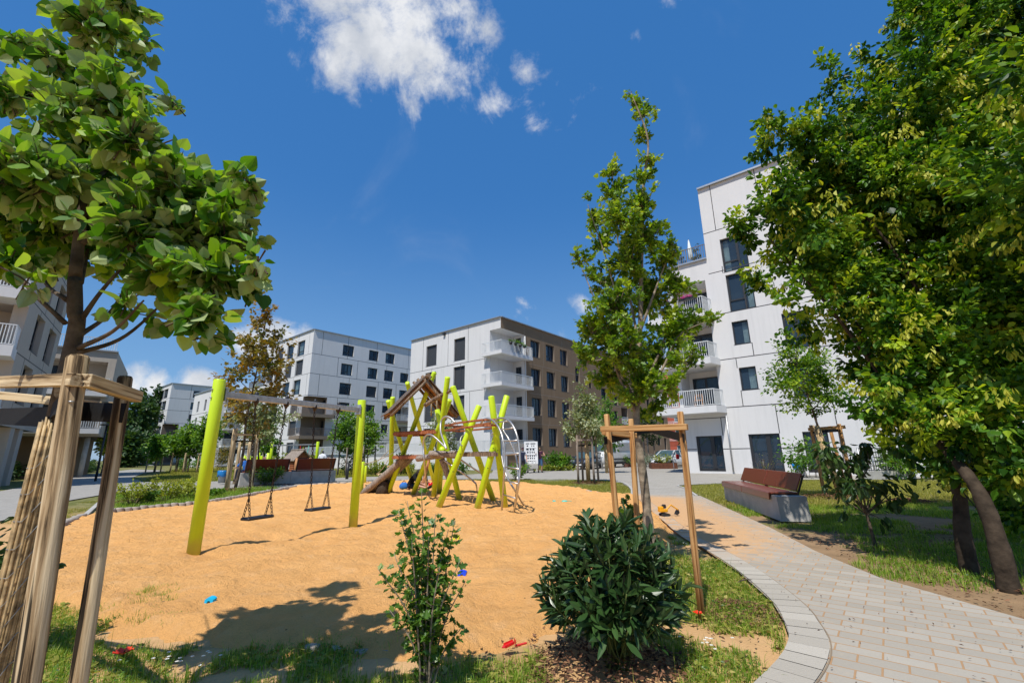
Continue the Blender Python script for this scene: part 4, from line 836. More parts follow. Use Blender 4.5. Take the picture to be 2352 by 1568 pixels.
    # things on the balconies and roof terrace
    for i, (u, lab, mt) in enumerate(((-2.9, 'row of red geraniums on the third balcony railing of the right block', 'cloth_red'), (-1.2, 'row of pink flowers on the third balcony railing of the right block', 'pink'))):
        if 'pink' not in M: M['pink'] = simple('pink_petal', (.7, .06, .38), .6)
        b = q+U*u+NL*1.25+UP*(lf[2][0]+1.08); o = thing('flower_box', lab, 'flower box', b); bx = MB(); bx.box(b-UP*.1, (.55, .09, .08), (U, NL, UP)); bx.build('box', M['dark_steel'], o); crown('flowers', [(b+U*k*.3+UP*.06, (.2, .14, .12)) for k in (-1.4, -.5, .5, 1.4)], 30, 10, .06, .06, T_rhomb(.4), M[mt], o)
    for i, (u, h, lab) in enumerate(((-2.5, 1.3, 'leftmost conical potted conifer on the roof terrace of the right block'), (-1.9, 1.5, 'middle conical potted conifer on the roof terrace of the right block'), (-.8, 1.4, 'broad potted conifer on the roof terrace beside the closed parasol'))):
        b = q+U*u-NL*.7+UP*zt; o = thing('potted_conifer', lab, 'potted plant', b); x = MB(); x.lathe([(0, 0), (.2, 0), (.24, .3), (0, .28)], b, 10); x.build('pot', M['dark_steel'], o); crown('foliage', [(b+UP*(.4+h*.28*k), .3-.07*k) for k in range(4)], 40, 12, .1, .1, T_oval(.18), M['lf_dark'], o, upn=.2)
    b = q+U*-1.3-NL*1.0+UP*zt; o = thing('parasol', 'closed cream parasol on the roof terrace of the right block', 'parasol', b); x = MB(); x.tube([b, b+UP*2.3], .025, 6); x.build('pole', M['steel'], o); x = MB(); x.lathe([(.07, .7), (.17, .9), (.13, 1.6), (.04, 2.2), (0, 2.25)], b, 10); x.build('canopy', M['curtain'], o)
    b = q+U*-1.5+NL*.35+UP*lf[0][0]; o = thing('folding_chair', 'wooden folding chair on the lowest balcony of the right block', 'chair', b); 
    for k in (-1, 1):
        x = MB(); x.bar(b+U*.22*k+NL*.2, b+U*.22*k-NL*.15+UP*.85, .03, .03); x.build('leg', M['plank'], o); x = MB(); x.bar(b+U*.22*k-NL*.25, b+U*.22*k+NL*.2+UP*.45, .03, .03); x.build('leg', M['plank'], o)
    x = MB(); x.box(b+UP*.45, (.22, .2, .015), (U, NL, UP)); x.build('seat', M['plank'], o); x = MB(); x.box(b-NL*.13+UP*.78, (.22, .01, .08), (U, NL, UP)); x.build('backrest', M['plank'], o)
def left_building():
    d1 = np.array([math.sin(math.radians(-37.4)), math.cos(math.radians(-37.4)), 0]); n1 = np.array([d1[1], -d1[0], 0]); n2_ = -d1   # right-hand face normal, front face normal
    K = crop(0, 1080, 2.24); K2 = crop(0, 1480, 1.866); s1 = K(255, 710); Pw = atd(*s1, 36.)
    st = 2.95
    E = pl(*K(190, 590), Pw, n1); E[2] = 0         # corner between front and side face
    t = thing('apartment_building', 'beige apartment block at the far left with white balcony, overhanging on square columns', 'building', E); mb = MB(); q = E.copy()
    U1 = XU(n1); ue = (pl(*K(565, 500), Pw, n1)-q)@U1
    z0 = pl(*K2(275, 465), Pw, n1)[2]; zr = 17.5
    ws = []
    r = pxrect(q, n1, K(330, 425), K(330, 768)); ra = pxrect(q, n1, K(255, 700), K(372, 450))
    ua = [(pl(*K(258, 712), q, n1)-q)@U1, (pl(*K(330, 768), q, n1)-q)@U1, (pl(*K(378, 808), q, n1)-q)@U1, (pl(*K(440, 853), q, n1)-q)@U1]; zs = pl(*s1, q, n1)[2]
    for k in (-1, 0, 1):
        for a, b in ((ua[0], ua[1]), (ua[2], ua[3])): ws.append((a, b, zs+st*k, zs+st*k+2.1))
    facade(mb, q, n1, 0, ue, z0, zr, ws, .3)
    for w in ws: window(t, q, n1, w, 'one', .3)
    for k in (-1, 0, 1, 2): joints(mb, q, n1, [(0, zs-.55+st*k, ue, zs-.55+st*k)], 1, .05); joints(mb, q, n1, [(u, zs-.55+st*k, u, min(zr, zs-.55+st*(k+1))) for u in (ue*(.3+.1*k), ue*.7)], 1, .05)
    # front face with loggias
    U2 = XU(n2_); fl = [(zs-.45+st*k, zs-.45+st*k+2.4) for k in (-1, 0, 1, 2)]
    facade(mb, q, n2_, -14, 0, z0, zr, [(-8, -.55, a, b, 1.9) for a, b in fl], .2)
    for a, b in fl:
        window(t, q, n2_, (-4.6, -2.6, a, a+2.1), 'slider', 1.88, False); s = MB(); pp = [q+U2*-8.2, q+U2*.15, q+U2*.15+n2_*1.5, q+U2*-8.2+n2_*1.5]; slab(s, [pp[0]+n2_*.01, pp[1]+n2_*.01-U2*.15, pp[2], pp[3]], a-.55, a); o = s.build('balcony', M['soffit'], t); railing(o, [pp[0]+n2_*1.42, pp[2]-n2_*.08-U2*.08, pp[1]-U2*.2+n2_*.1], a, 1.05, 'railwhite', .12, .035)
    mb.quad(q+UP*z0, q+U2*-14+UP*z0, q+U2*-14+U1*ue+UP*z0, q+U1*ue+UP*z0, 2); e = q+U1*ue; mb.quad(e+UP*z0, e+U2*-14+UP*z0, e+U2*-14+UP*zr, e+UP*zr)
    # recessed ground floor
    i0 = q+U2*-3.2+U1*2.5; i1 = i0+U1*(ue-2.5); i2 = i0+U2*-12; mb.quad(i0-UP*.3, i1-UP*.3, i1+UP*z0, i0+UP*z0, 3); mb.quad(i2-UP*.3, i0-UP*.3, i0+UP*z0, i2+UP*z0, 3)
    mb.build('wall', [M['beige'], M['joint'], M['taupe'], M['grey']], t)
    r = MB(); r.quad(q+UP*zr, q+U1*ue+UP*zr, q+U1*ue+U2*-14+UP*zr, q+U2*-14+UP*zr); r.build('roof', M['coping'], t)
    for (u, v) in ((K2(30, 735)), (K2(95, 742))):
        c = pl(u, v, q, n1); f = (c-q)@U1; b = q+U1*f-n1*.35; x = MB(); x.box(b+UP*(z0/2-.1), (.42, .3, z0/2+.1), (U1, n1, UP)); x.build('column', M['beige'], t)
    # second wing further along, facing the camera
    C0 = atd(*K(1062, 740), 50.); C0[2] = 0; zt = vt(C0, K(1062, 740)[1]); nf = n2_; Uf = XU(nf); t2 = thing('apartment_building', 'farther beige block at the left with glazed balconies and a roof terrace railing', 'building', C0); mb = MB()
    fl = [(zt-3.45-3.0*k, zt-.9-3.0*k) for k in range(4) if zt-3.45-3*k > 3.0]; wd = 13.
    facade(mb, C0, nf, -wd, 0, fl[-1][0]-.6, zt, [(-5.6, -.5, a, b, 1.6) for a, b in fl]+[(-12.3, -7.2, a, b, 1.6) for a, b in fl], .2)
    for a, b in fl:
        for o_ in (0, -6.7):
            window(t2, C0, nf, (-4.6+o_, -2.2+o_, a, a+2.15), 'slider', 1.58, False); s = MB(); pp = [C0+Uf*(-5.9+o_)+nf*.01, C0+Uf*(-.1+o_)+nf*.01, C0+Uf*(-.1+o_)+nf*.8, C0+Uf*(-5.9+o_)+nf*.8]; slab(s, pp, a-.4, a); o = s.build('balcony', M['soffit'], t2); railing(o, [pp[0], pp[3], pp[2], pp[1]], a, 1.05, 'railwhite', .14, .04)
    e = C0+Uf*-wd; zb = fl[-1][0]-.6; mb.quad(C0+UP*zb, C0-nf*12+UP*zb, C0-nf*12+UP*zt, C0+UP*zt); mb.quad(C0+UP*zb, e+UP*zb, e-nf*12+UP*zb, C0-nf*12+UP*zb, 1)
    g0, g1 = C0-nf*3-Uf*1.5, e-nf*3; mb.quad(g1-UP*.3, g0-UP*.3, g0+UP*zb, g1+UP*zb, 2); mb.quad(g0-UP*.3, g0-nf*9-UP*.3, g0-nf*9+UP*zb, g0+UP*zb, 2); mb.build('wall', [M['beige'], M['taupe'], M['brown']], t2)
    r = MB(); r.quad(C0+UP*zt, C0-nf*12+UP*zt, e-nf*12+UP*zt, e+UP*zt); coping(r, [e, C0], zt, 0, .3, .1); r.build('roof', M['coping'], t2); railing(t2, [e-nf*.2, C0-nf*.2-Uf*.2], zt+.1, 1.05, 'railwhite', .14, .035)
    for k in (-.8, -6.4, -12.): x = MB(); x.tube([C0+Uf*k-nf*.6, C0+Uf*k-nf*.6+UP*zb], .18, 12); x.build('column', M['concrete'], t2)
def brick_building():
    P = atd(1600, 1000, 105.); P[2] = 0; t = thing('brick_building', 'red brick house glimpsed at the street end between brown and white blocks', 'building', P); mb = MB(); N = np.array([-.35, -.94, 0]); N /= np.linalg.norm(N)
    ws = [(u, u+1.1, z, z+1.8) for u in (-4.2, -2.2, -.2, 1.8, 3.8) for z in (1., 4.4, 7.8, 11.2, 14.)]
    facade(mb, P, N, -6.2, 7, -.5, 16.5, ws, .15); U = XU(N); a, b = P+U*-6.2, P+U*7
    mb.quad(a, a-N*9, a-N*9+UP*16.5, a+UP*16.5); mb.quad(b, b-N*9, b-N*9+UP*16.5, b+UP*16.5); mb.add([a+UP*16.5, a-N*9+UP*16.5, a-N*4.5+UP*20, b+UP*16.5, b-N*9+UP*16.5, b-N*4.5+UP*20], [(0, 1, 2), (3, 5, 4)])
    for w in ws: window(t, P, N, w, 'one', .15, True, 'railwhite')
    mb.build('wall', [M['brick']], t); r = MB(); r.quad(a+N*.4+UP*16.2, b+N*.4+UP*16.2, b-N*4.5+UP*20.05, a-N*4.5+UP*20.05); r.quad(a-N*9.4+UP*16.2, b-N*9.4+UP*16.2, b-N*4.5+UP*20.05, a-N*4.5+UP*20.05); r.build('roof', simple('roof_tile', (.3, .07, .035), .8), t)
    for z in (3.7, 6.9): railing(t, [P+U*-6+N*.6, P+U*6+N*.6], z, 1., 'railwhite', .16, .04)
# ------------------------------------------------------------------ play equipment and furniture
def chain_links(mb, a, b, ln=.056, r=.0065, w=.016):
    a = np.array(a, float); b = np.array(b, float); L = np.linalg.norm(b-a); d = (b-a)/L; x = np.cross(d, UP); x = np.array([1., 0, 0]) if np.linalg.norm(x) < .2 else nrm(x); y = np.cross(d, x); n = max(2, int(L/(ln*.8)))
    for i in range(n):
        c = a+d*L*(i+.5)/n; s = x if i % 2 else y; ring = [c+d*ln*.5*math.cos(t)+s*w*math.sin(t) for t in np.linspace(0, 2*math.pi, 9)]; mb.tube(ring, r, 4, False)
def swing_set(name, label, PL, PR, hl, hr, beam_z, hang, seats, r=.082, full=True):
    t = thing(name, label, 'swing set', (PL+PR)/2); d = nrm(PR-PL)
    for P, h in ((PL, hl), (PR, hr)):
        m = MB(); m.tube([P-UP*.3, P+UP*(h-.012), P+UP*h], [r, r, r*.93], 24, dome=.004); o = m.build('post', M['lime'], t)
        s = 1 if P is PL else -1; m = MB(); m.box(P+d*s*(r+.004)+UP*beam_z, (.012, .07, .10), (d, np.cross(UP, d), UP), bev=.004)
        for k in (-1, 1): m.tube([P-d*s*(r-.01)+UP*(beam_z+.06*k), P-d*s*(r+.02)+UP*(beam_z+.06*k)], .014, 8)
        m.build('bracket', M['steel'], o)
    m = MB(); a, b = PL+UP*beam_z+d*(r+.015), PR+UP*beam_z-d*(r+.015); m.bar(a, b, .075, .095, bev=.006); m.build('beam', M['steel'], t)
    for (h0, h1, z, yaw) in seats:
        A0, A1 = PL+d*h0+UP*(beam_z-.05), PL+d*h1+UP*(beam_z-.05); mid = (A0+A1)/2; sw = .225 if full else .2
        c = np.array([mid[0], mid[1], z]); s = MB(); e = np.array([d[0]*math.cos(yaw)-d[1]*math.sin(yaw), d[0]*math.sin(yaw)+d[1]*math.cos(yaw), 0])
        s.box(c, (sw, .095, .02), (e, np.cross(UP, e), UP), bev=.012); so = s.build('seat', M['rubber'], t)
        for A_, sg in ((A0, -1), (A1, 1)):
            ch = MB(); hm = MB(); cp = MB()
            hm.lathe([(.012, .06), (.04, .05), (.045, -.01), (.028, -.04), (.012, -.07), (0, -.07)], A_, 12); cp.lathe([(.03, .10), (.03, .13), (.02, .15), (0, .155)], A_, 10)
            k = c+e*sg*(sw-.035)+UP*.30; kk = k+(A_-k)*.0
            if full:
                chain_links(ch, A_-UP*.06, kk); 
                for q in (-1, 1): chain_links(ch, kk, c+e*sg*(sw-.035)+np.cross(UP, e)*.075*q+UP*.02)
            else: ch.tube([A_-UP*.06, kk, c+e*sg*(sw-.03)], .012, 5)
            ch.build('chain', M['chain'], so); hm.build('hanger', M['chain'], so); cp.build('beam_bolt', M['dark_steel'], so)
    return t
def main_swing():
    PL, PR = g(443, 1277), g(811, 1206); PL[2] = PR[2] = 0; d = nrm(PR-PL); bz = (vt(PL, 905)+vt(PR, 941))/2; L = np.linalg.norm(PR-PL)
    def hp(u):
        lo, hi = 0, L
        for _ in range(40):
            m = (lo+hi)/2
            if proj(PL+d*m+UP*(bz-.05))[0] < u: lo = m
            else: hi = m
        return lo
    h = [hp(x) for x in (588, 657.6, 723, 777)]; m1 = PL+d*(h[0]+h[1])/2; m2 = PL+d*(h[2]+h[3])/2
    swing_set('swing_set', 'large lime green two seat swing standing in the sand in the foreground', PL, PR, vt(PL, 872), vt(PR, 919), bz, h, [(h[0], h[1], vt(m1, 1188), .05), (h[2], h[3], vt(m2, 1168), .05)])
K3 = crop(1400, 1420, 2.305)
def q3(a, b, y): return aty(*K3(a, b), y)
def climber():
    c = g(*K3(850, 1330)); t = thing('climbing_frame', 'lime green climbing frame of crossed slanting poles with shingled roof, decks and steel tubes', 'climbing frame', c)
    posts = [((345, 1285), (780, 158), 14.6), ((372, 1272), (394, 388), 15.1), ((595, 1243), (350, 420), 15.3), ((778, 1188), (528, 255), 15.6), ((575, 1297), (920, 412), 13.6), ((768, 1325), (900, 203), 12.7), ((1013, 1345), (803, 503), 13.4), ((1330, 1360), (945, 288), 11.9),
             ((812, 1415), (1192, 467), 11.7), ((1165, 1440), (1447, 376), 11.4), ((1430, 1415), (1302, 378), 11.0), ((823, 1286), (850, 860), 13.3)]
    T = []
    for b, tp, y in posts:
        P = g(*K3(*b)); P[2] = -.0; Q = q3(*tp, y); d = nrm(Q-P); m = MB(); m.tube([P-d*.35, Q-d*.012, Q], [.08, .08, .074], 20, dome=.018); o = m.build('post', M['lime'], t); T.append((P, Q))
        m = MB()
        for f in (.35, .52): X = P+(Q-P)*f; v = nrm(CAM-X); v = nrm(v-d*(v@d)); m.tube([X+v*.076, X+v*.086], .012, 8)
        m.build('bolt', M['dark_steel'], o)
    for b, tp in (((97, 1287), (112, 985)), ((140, 1066), (140, 985))):
        P = g(*K3(*b)); P[2] = 0; h = vt(P, K3(*tp)[1]) if b[0] < 100 else .85
        if b[0] > 100: P = aty(*K3(140, 1066), 22.); P[2] = 0
        m = MB(); m.tube([P-UP*.2, P+UP*(h-.01), P+UP*h], [.08, .08, .074], 18, dome=.012); m.build('short_post', M['lime'], t)
    def deck(name, corners, z, th=.085, mat='redwood', n=9):
        """corner list in plan; boards across, joists round the rim"""
        m = MB(); cs = [np.array([p[0], p[1], 0]) for p in corners]; c0, c1, c2, c3 = cs
        for i in range(n):
            f0, f1 = i/n+.008, (i+1)/n-.008; a, b = c0+(c1-c0)*f0, c0+(c1-c0)*f1; e, f = c3+(c2-c3)*f0, c3+(c2-c3)*f1
            m.extr([a+UP*z, b+UP*z, f+UP*z, e+UP*z], -UP*.03)
        for a, b in ((c0, c1), (c1, c2), (c2, c3), (c3, c0)): m.bar(a+UP*(z-.075), b+UP*(z-.075), .06, th)
        return m.build(name, M[mat], t)
    zl = q3(1100, 890, 11.6)[2]; zh = q3(600, 705, 15)[2]
    def at(a, b, y): p = q3(a, b, y); return p
    dC = [at(842, 890, 12.7), at(1352, 885, 10.9), at(1300, 885, 12.3), at(900, 890, 14.0)]; deck('platform', dC, zl, n=14, mat='log_dark')
    dB = [at(398, 920, 14.6), at(690, 920, 13.9), at(720, 920, 15.4), at(430, 920, 15.7)]; deck('platform', dB, q3(540, 920, 14.5)[2])
    dA = [at(405, 705, 14.9), at(785, 712, 14.0), at(770, 712, 15.6), at(450, 705, 16)]; deck('platform', dA, zh)
    zr = q3(1100, 640, 11.6)[2]; ring = [at(878, 625, 12.9), at(1000, 625, 11.9), at(1210, 625, 11.0), at(1350, 630, 10.9), at(1290, 625, 12.2), at(1010, 625, 13.4)]
    m = MB()
    for dz in (-.07, .07):
        for i in range(len(ring)): a, b = ring[i].copy(), ring[(i+1) % len(ring)].copy(); a[2] = b[2] = zr+dz; m.bar(a, b, .04, .05, bev=.006)
    m.build('ring_beam', M['redwood'], t)
    # shingled gable roof
    r = nrm(np.array([-.42, .91, 0])); s = np.array([.91, .42, 0])*np.array([1, 1, 0]); s = nrm(s); F0 = q3(702, 215, 14.0); hs, drop, ln = 1.08, 1.16, 1.2
    for sg, nm in ((-1, 'roof_slope'), (1, 'roof_slope')):
        m = MB(); v = nrm(s*sg*hs-UP*drop); N = nrm(np.cross(r, v)); N = N if N[2] > 0 else -N; sl = math.hypot(hs, drop)
        for k in range(9):
            a = F0+v*(sl*k/9)+N*.05; m.extr([a-r*.08, a+r*(ln+.08), a+r*(ln+.08)+v*(sl/9+.05)+N*.012, a-r*.08+v*(sl/9+.05)+N*.012], N*.022, 0)
            for j in range(7): b = F0+r*(ln*(j+.02)/7)+v*(sl*k/9); m.extr([b, b+r*ln*.96/7, b+r*ln*.96/7+v*(sl/9-.012), b+v*(sl/9-.012)], N*.03, 1)
        o = m.build(nm, [M['shingle'], M['plank']], t); m = MB()
        for e in (-.03, ln*.5, ln+.03): m.tube([F0+r*e-v*.16-N*.06, F0+r*e+v*(sl+.02)-N*.06], .048, 10)
        m.build('rafter', M['log_dark'], o)
    m = MB(); m.tube([F0-r*.35+UP*.05, F0+r*(ln+.2)+UP*.05], .062, 12); m.build('ridge_log', M['log_dark'], t)
    def log(n, a, b, rad, mat): m = MB(); p = catmull([a, (a+b)/2+np.array([0, 0, .01]), b], 5); m.tube(p, rad, 12); return m.build(n, M[mat], t)
    log('cross_log', q3(690, 463, 13.2), q3(938, 318, 12.8), .062, 'log_dark'); log('cross_log', q3(622, 955, 13.4), q3(985, 905, 12.6), .085, 'stake_grey'); log('cross_log', q3(735, 908, 12.9), q3(1000, 925, 12.7), .09, 'stake_grey')
    m = MB(); m.bar(q3(738, 930, 13.6), q3(672, 1175, 13.5), .05, .15, r, bev=.01); m.build('climbing_plank', M['plank'], t); log('leaning_log', q3(845, 955, 13.), q3(918, 1150, 13.1), .085, 'stake_grey')
    for a, b in (((800, 408), (803, 560)), ((750, 450), (750, 560))): m = MB(); m.tube([q3(*a, 13.4), q3(*b, 13.6)], .02, 6); m.build('rope', M['rope'], t)
    # climbing ramp of split logs with cleats on a stump
    R0, R1 = g(*K3(140, 1283)), q3(545, 935, 15.6); R0[2] = .02; ax = nrm(R1-R0); wd = nrm(np.cross(ax, UP)); m = MB(); nn = np.cross(wd, ax)
    for k in (-1, 0, 1): m.tube(catmull([R0+wd*.2*k, R0+wd*.2*k+(R1-R0)*.5-nn*.03*abs(k), R1+wd*.2*k], 5), [.07]+[.115]*9+[.09], 10)
    o = m.build('ramp', M['stake_grey'], t)
    for f in (.16, .45, .66): m = MB(); X = R0+(R1-R0)*f+nn*.13; m.tube([X-wd*.26, X+wd*.26], .032, 8); m.build('cleat', M['stake_old'], o)
    X = R0+(R1-R0)*.42; m = MB(); b = np.array([X[0], X[1], -.1]); m.tube([b, b+UP*.3, X-nn*.1+ax*.05], [.26, .22, .2], 12); m.build('stump', M['bark_dark'], t)
    # ropes to the short post
    h0, h1, h2, h3 = q3(122, 1005, 14.8), q3(272, 962, 15), q3(515, 785, 15.2), q3(362, 875, 15.1)
    for pts in ([h0, h1, q3(410, 890, 15), h2], [h1, h3], [q3(352, 965, 15), q3(300, 1045, 15), q3(240, 1100, 15.1)]): m = MB(); m.tube(catmull(pts, 5), .011, 6); m.build('rope', M['rope'], t)
    # steel tubes
    def tube(n, pts, rad=.021, par=t):
        P = []
        for p in pts:
            if len(p) == 2: w = g(*K3(*p)); w[2] = -.08
            else: w = q3(*p)
            P.append(w)
        C = catmull(P, 7); m = MB(); m.tube(C, rad, 10); m.build(n, M['inox'], par); return C
    Lr = tube('ladder_rail', [(1395, 1437), (1418, 1150, 10.2), (1428, 950, 10.2), (1408, 770, 10.3), (1368, 662, 10.5), (1312, 600, 10.8), (1252, 585, 11.0), (1208, 625, 11.1)], .024)
    Rr = tube('ladder_rail', [(1500, 1465), (1545, 1250, 9.7), (1566, 1050, 9.7), (1560, 850, 9.8), (1530, 712, 9.9), (1482, 622, 10.1), (1420, 582, 10.4), (1358, 588, 10.7), (1312, 632, 10.9)], .024)
    zs = [q3(1480, y, 9.95)[2] for y in (1300, 1168, 1038, 908, 785, 672, 598)]
    for z in zs:
        a = Lr[np.argmin(np.abs(Lr[:len(Lr)*7//10, 2]-z))]; b = Rr[np.argmin(np.abs(Rr[:len(Rr)*7//10, 2]-z))]; m = MB(); m.tube([a, b], .016, 8); m.build('rung', M['inox'], t)
    tube('arched_tube', [(1418, 610, 11.2), (1414, 690, 11.1), (1462, 770, 10.9), (1520, 900, 10.8), (1546, 1050, 10.7), (1540, 1200, 10.6), (1518, 1350)])
    tube('slide_pole', [(1388, 770, 11.3), (1402, 950, 11.1), (1442, 1110, 10.9), (1525, 1255, 10.6), (1622, 1388)])
    tube('curved_tube', [(715, 1300), (692, 1050, 13), (676, 830, 12.9), (700, 742, 12.8), (755, 738, 12.6), (830, 800, 12.4), (890, 862, 12.2)], .026)
    tube('curved_tube', [(968, 622, 12.2), (930, 580, 12.3), (880, 566, 12.4), (842, 605, 12.5), (836, 700, 12.4), (872, 815, 12.3), (892, 866, 12.2)], .026)
    tube('slide_rail', [(862, 965, 12.8), (1010, 1065, 12.6), (1130, 1155, 12.6), (1165, 1200, 12.6), (1172, 1242)], .024); tube('slide_rail', [(1020, 962, 13.), (1120, 1030, 13.3), (1215, 1092, 13.6), (1240, 1130, 13.7)], .024)
    tube('grip_handle', [(1066, 730, 11.8), (1030, 748, 11.7), (1016, 790, 11.6), (1022, 825, 11.5), (1036, 834, 11.4)], .014); tube('grip_handle', [(1320, 712, 10.9), (1304, 730, 10.9), (1322, 748, 10.9)], .014)
def local_bar(t, name, a, b_, w, h_, mat, bev=.003, mid=(0, 0)):
    from mathutils import Matrix
    a = np.array(a); b_ = np.array(b_); d = nrm(b_-a); x = nrm(np.cross(UP, d)); z = np.cross(d, x); L_ = np.linalg.norm(b_-a); m = MB(); m.box((0, 0, L_/2), (w/2, h_/2, L_/2), bev=bev); o = m.build(name, M[mat], None); o.parent = t; q = a-WL[t.name]
    o.matrix_local = Matrix(((x[0], z[0], d[0], q[0]), (x[1], z[1], d[1], q[1]), (x[2], z[2], d[2], q[2]), (0, 0, 0, 1))); return o
def tree_guard(name, label, stakes, beams, mat='stake_old', r=.04, strap=None, bw=.05, bh=.085, group=None, mats=None):
    """stakes: (base, top) pairs; beams: (a, b) point pairs; strap: point runs"""
    t = thing(name, label, 'tree guard', stakes[0][0], group)
    for i, (a, b) in enumerate(stakes):
        d = nrm(b-a); m = MB(); m.tube([a-d*.1, a+(b-a)*.33, a+(b-a)*.66, b-d*.012, b], [r*1.02, r, r*1.01, r, r*.86], 18); o = m.build('stake', M[(mats or [mat]*9)[i]], t)
    for a, b in beams: local_bar(t, 'crossbar', a, b, bw, bh, mat)
    if strap:
        for pts, hh in strap:
            m = MB(); p = catmull(pts, 5)
            for i in range(len(p)-1): m.bar(p[i], p[i+1], .006, hh)
            m.build('strap', M['strap'], t)
    return t
def simple_guard(label, c, side, h, mat='stake_grey', n=3, rot=0., r=.035, group='tree guards of wooden stakes', extra=None):
    c = np.array([c[0], c[1], 0.]); a = [rot+2*math.pi*i/n for i in range(n)]; P = [c+np.array([math.cos(x), math.sin(x), 0])*side for x in a]
    st = [(p, p+UP*h*random.uniform(.97, 1.04)+nrm(c-p)*.03) for p in P]; bm = [(P[i]+UP*h*.90, P[(i+1) % n]+UP*h*.90) for i in range(n)]
    if n == 4: bm = [bm[0], bm[2]]
    sp = [([P[i]+UP*h*.78, c+UP*h*.80+np.array([.03, 0, 0])], .06) for i in range(n)]
    return tree_guard('tree_guard', label, st, bm, mat, r, sp, .04, .08, group)
def bench(name, label, c0, d, dep, L, W, Hc, gap, seat_from, seat_len, back_near, blean=.16, bh=.36, taper=.05):
    """c0: front near corner, d: along, dep: towards the back; two seats with backrests on a long concrete block"""
    t = thing(name, label, 'bench', c0); c0 = np.array([c0[0], c0[1], 0.]); d = nrm(d); dep = nrm(dep)
    for k in range(2):
        a = c0+d*(L/2*k+.006*k); b = a+d*(L/2-.006); e0 = taper if k == 0 else 0; m = MB()
        bot = [a-d*e0, b, b+dep*W, a+dep*W-d*e0]; top = [a+UP*Hc, b+UP*Hc, b+dep*W+UP*Hc, a+dep*W+UP*Hc]; m.add(bot+top, [(0, 1, 2, 3), (4, 5, 6, 7), (0, 1, 5, 4), (1, 2, 6, 5), (2, 3, 7, 6), (3, 0, 4, 7)]); m.build('concrete_base', M['concrete'], t)
    for k in range(2):
        s = c0+d*(seat_from+k*(seat_len+gap))+UP*(Hc+.02); ax = (d, dep, UP); m = MB(); m.box(s+d*seat_len/2+dep*(W*.5-.03)+UP*.02, (seat_len/2, W*.5, .018), ax, bev=.008); m.box(s+d*seat_len/2+dep*-.035-UP*.035, (seat_len/2, .012, .065), ax, bev=.005); so = m.build('seat', M['bench_red'], t)
        bb = s+d*seat_len/2+dep*(W-.06)+UP*.06; vv = nrm(UP*bh+dep*blean); m = MB(); m.box(bb+vv*bh/2, (seat_len/2, .016, bh/2), (d, np.cross(vv, d), vv), bev=.008); bo = m.build('backrest', M['bench_red'], t)
        m = MB(); m.box(s+d*seat_len/2+dep*W*.5-UP*.006, (seat_len/2-.03, W*.45, .01), ax)
        for f in (.02, .98): m.bar(s+d*seat_len*f+dep*(W-.035)-UP*.02, s+d*seat_len*f+dep*(W-.035)+vv*(bh+.03), .03, .03)
        m.build('bracket', M['dark_steel'], so)
    return t
def litter_bin(label, p, h, sc=1.):
    t = thing('litter_bin', label, 'litter bin', p); p = np.array([p[0], p[1], 0.]); m = MB(); r = .19*sc; m.lathe([(0, .08), (r*.82, .08), (r, h*.72), (r*.94, h*.72), (r*.9, h*.66)], p, 20); m.build('bucket', M['bin'], t)
    m = MB(); m.box(p+np.array([r+.02, .05, h/2]), (.035, .03, h/2)); m.build('post', M['bin'], t); m = MB(); m.box(p+np.array([.02, 0, h-.015]), (r*1.2, r*.9, .015), bev=.005); m.build('lid', M['bin'], t)
    m = MB(); k = 26; pr = []
    for (rr, z) in ((.9, .72), (1.1, .735), (1.22, .66), (1.26, .5), (1.2, .44)): pr.append((rr, z))
    vs = [];
    for (rr, z) in pr:
        for j in range(k): a = 6.283*j/k; q = rr*r*(1+.10*math.sin(5*a+z*9)+.05*math.sin(11*a)); vs.append(p+np.array([q*math.cos(a), q*math.sin(a), h*z+(.05*math.sin(3*a+1) if z < .6 else 0)]))
    m.add(vs, [(i*k+j, i*k+(j+1) % k, (i+1)*k+(j+1) % k, (i+1)*k+j) for i in range(len(pr)-1) for j in range(k)], 0, True); m.build('bag', M['blue_bag'], t)
def post_lamp(label, p, h, r=.06): 
    t = thing('bollard_lamp', label, 'bollard lamp', p); p = np.array([p[0], p[1], 0.]); m = MB(); m.tube([p-UP*.05, p+UP*h*.93], r, 14); m.build('shaft', M['dark_steel'], t); m = MB(); m.tube([p+UP*h*.94, p+UP*h], r*1.08, 14); m.build('cap', M['dark_steel'], t)
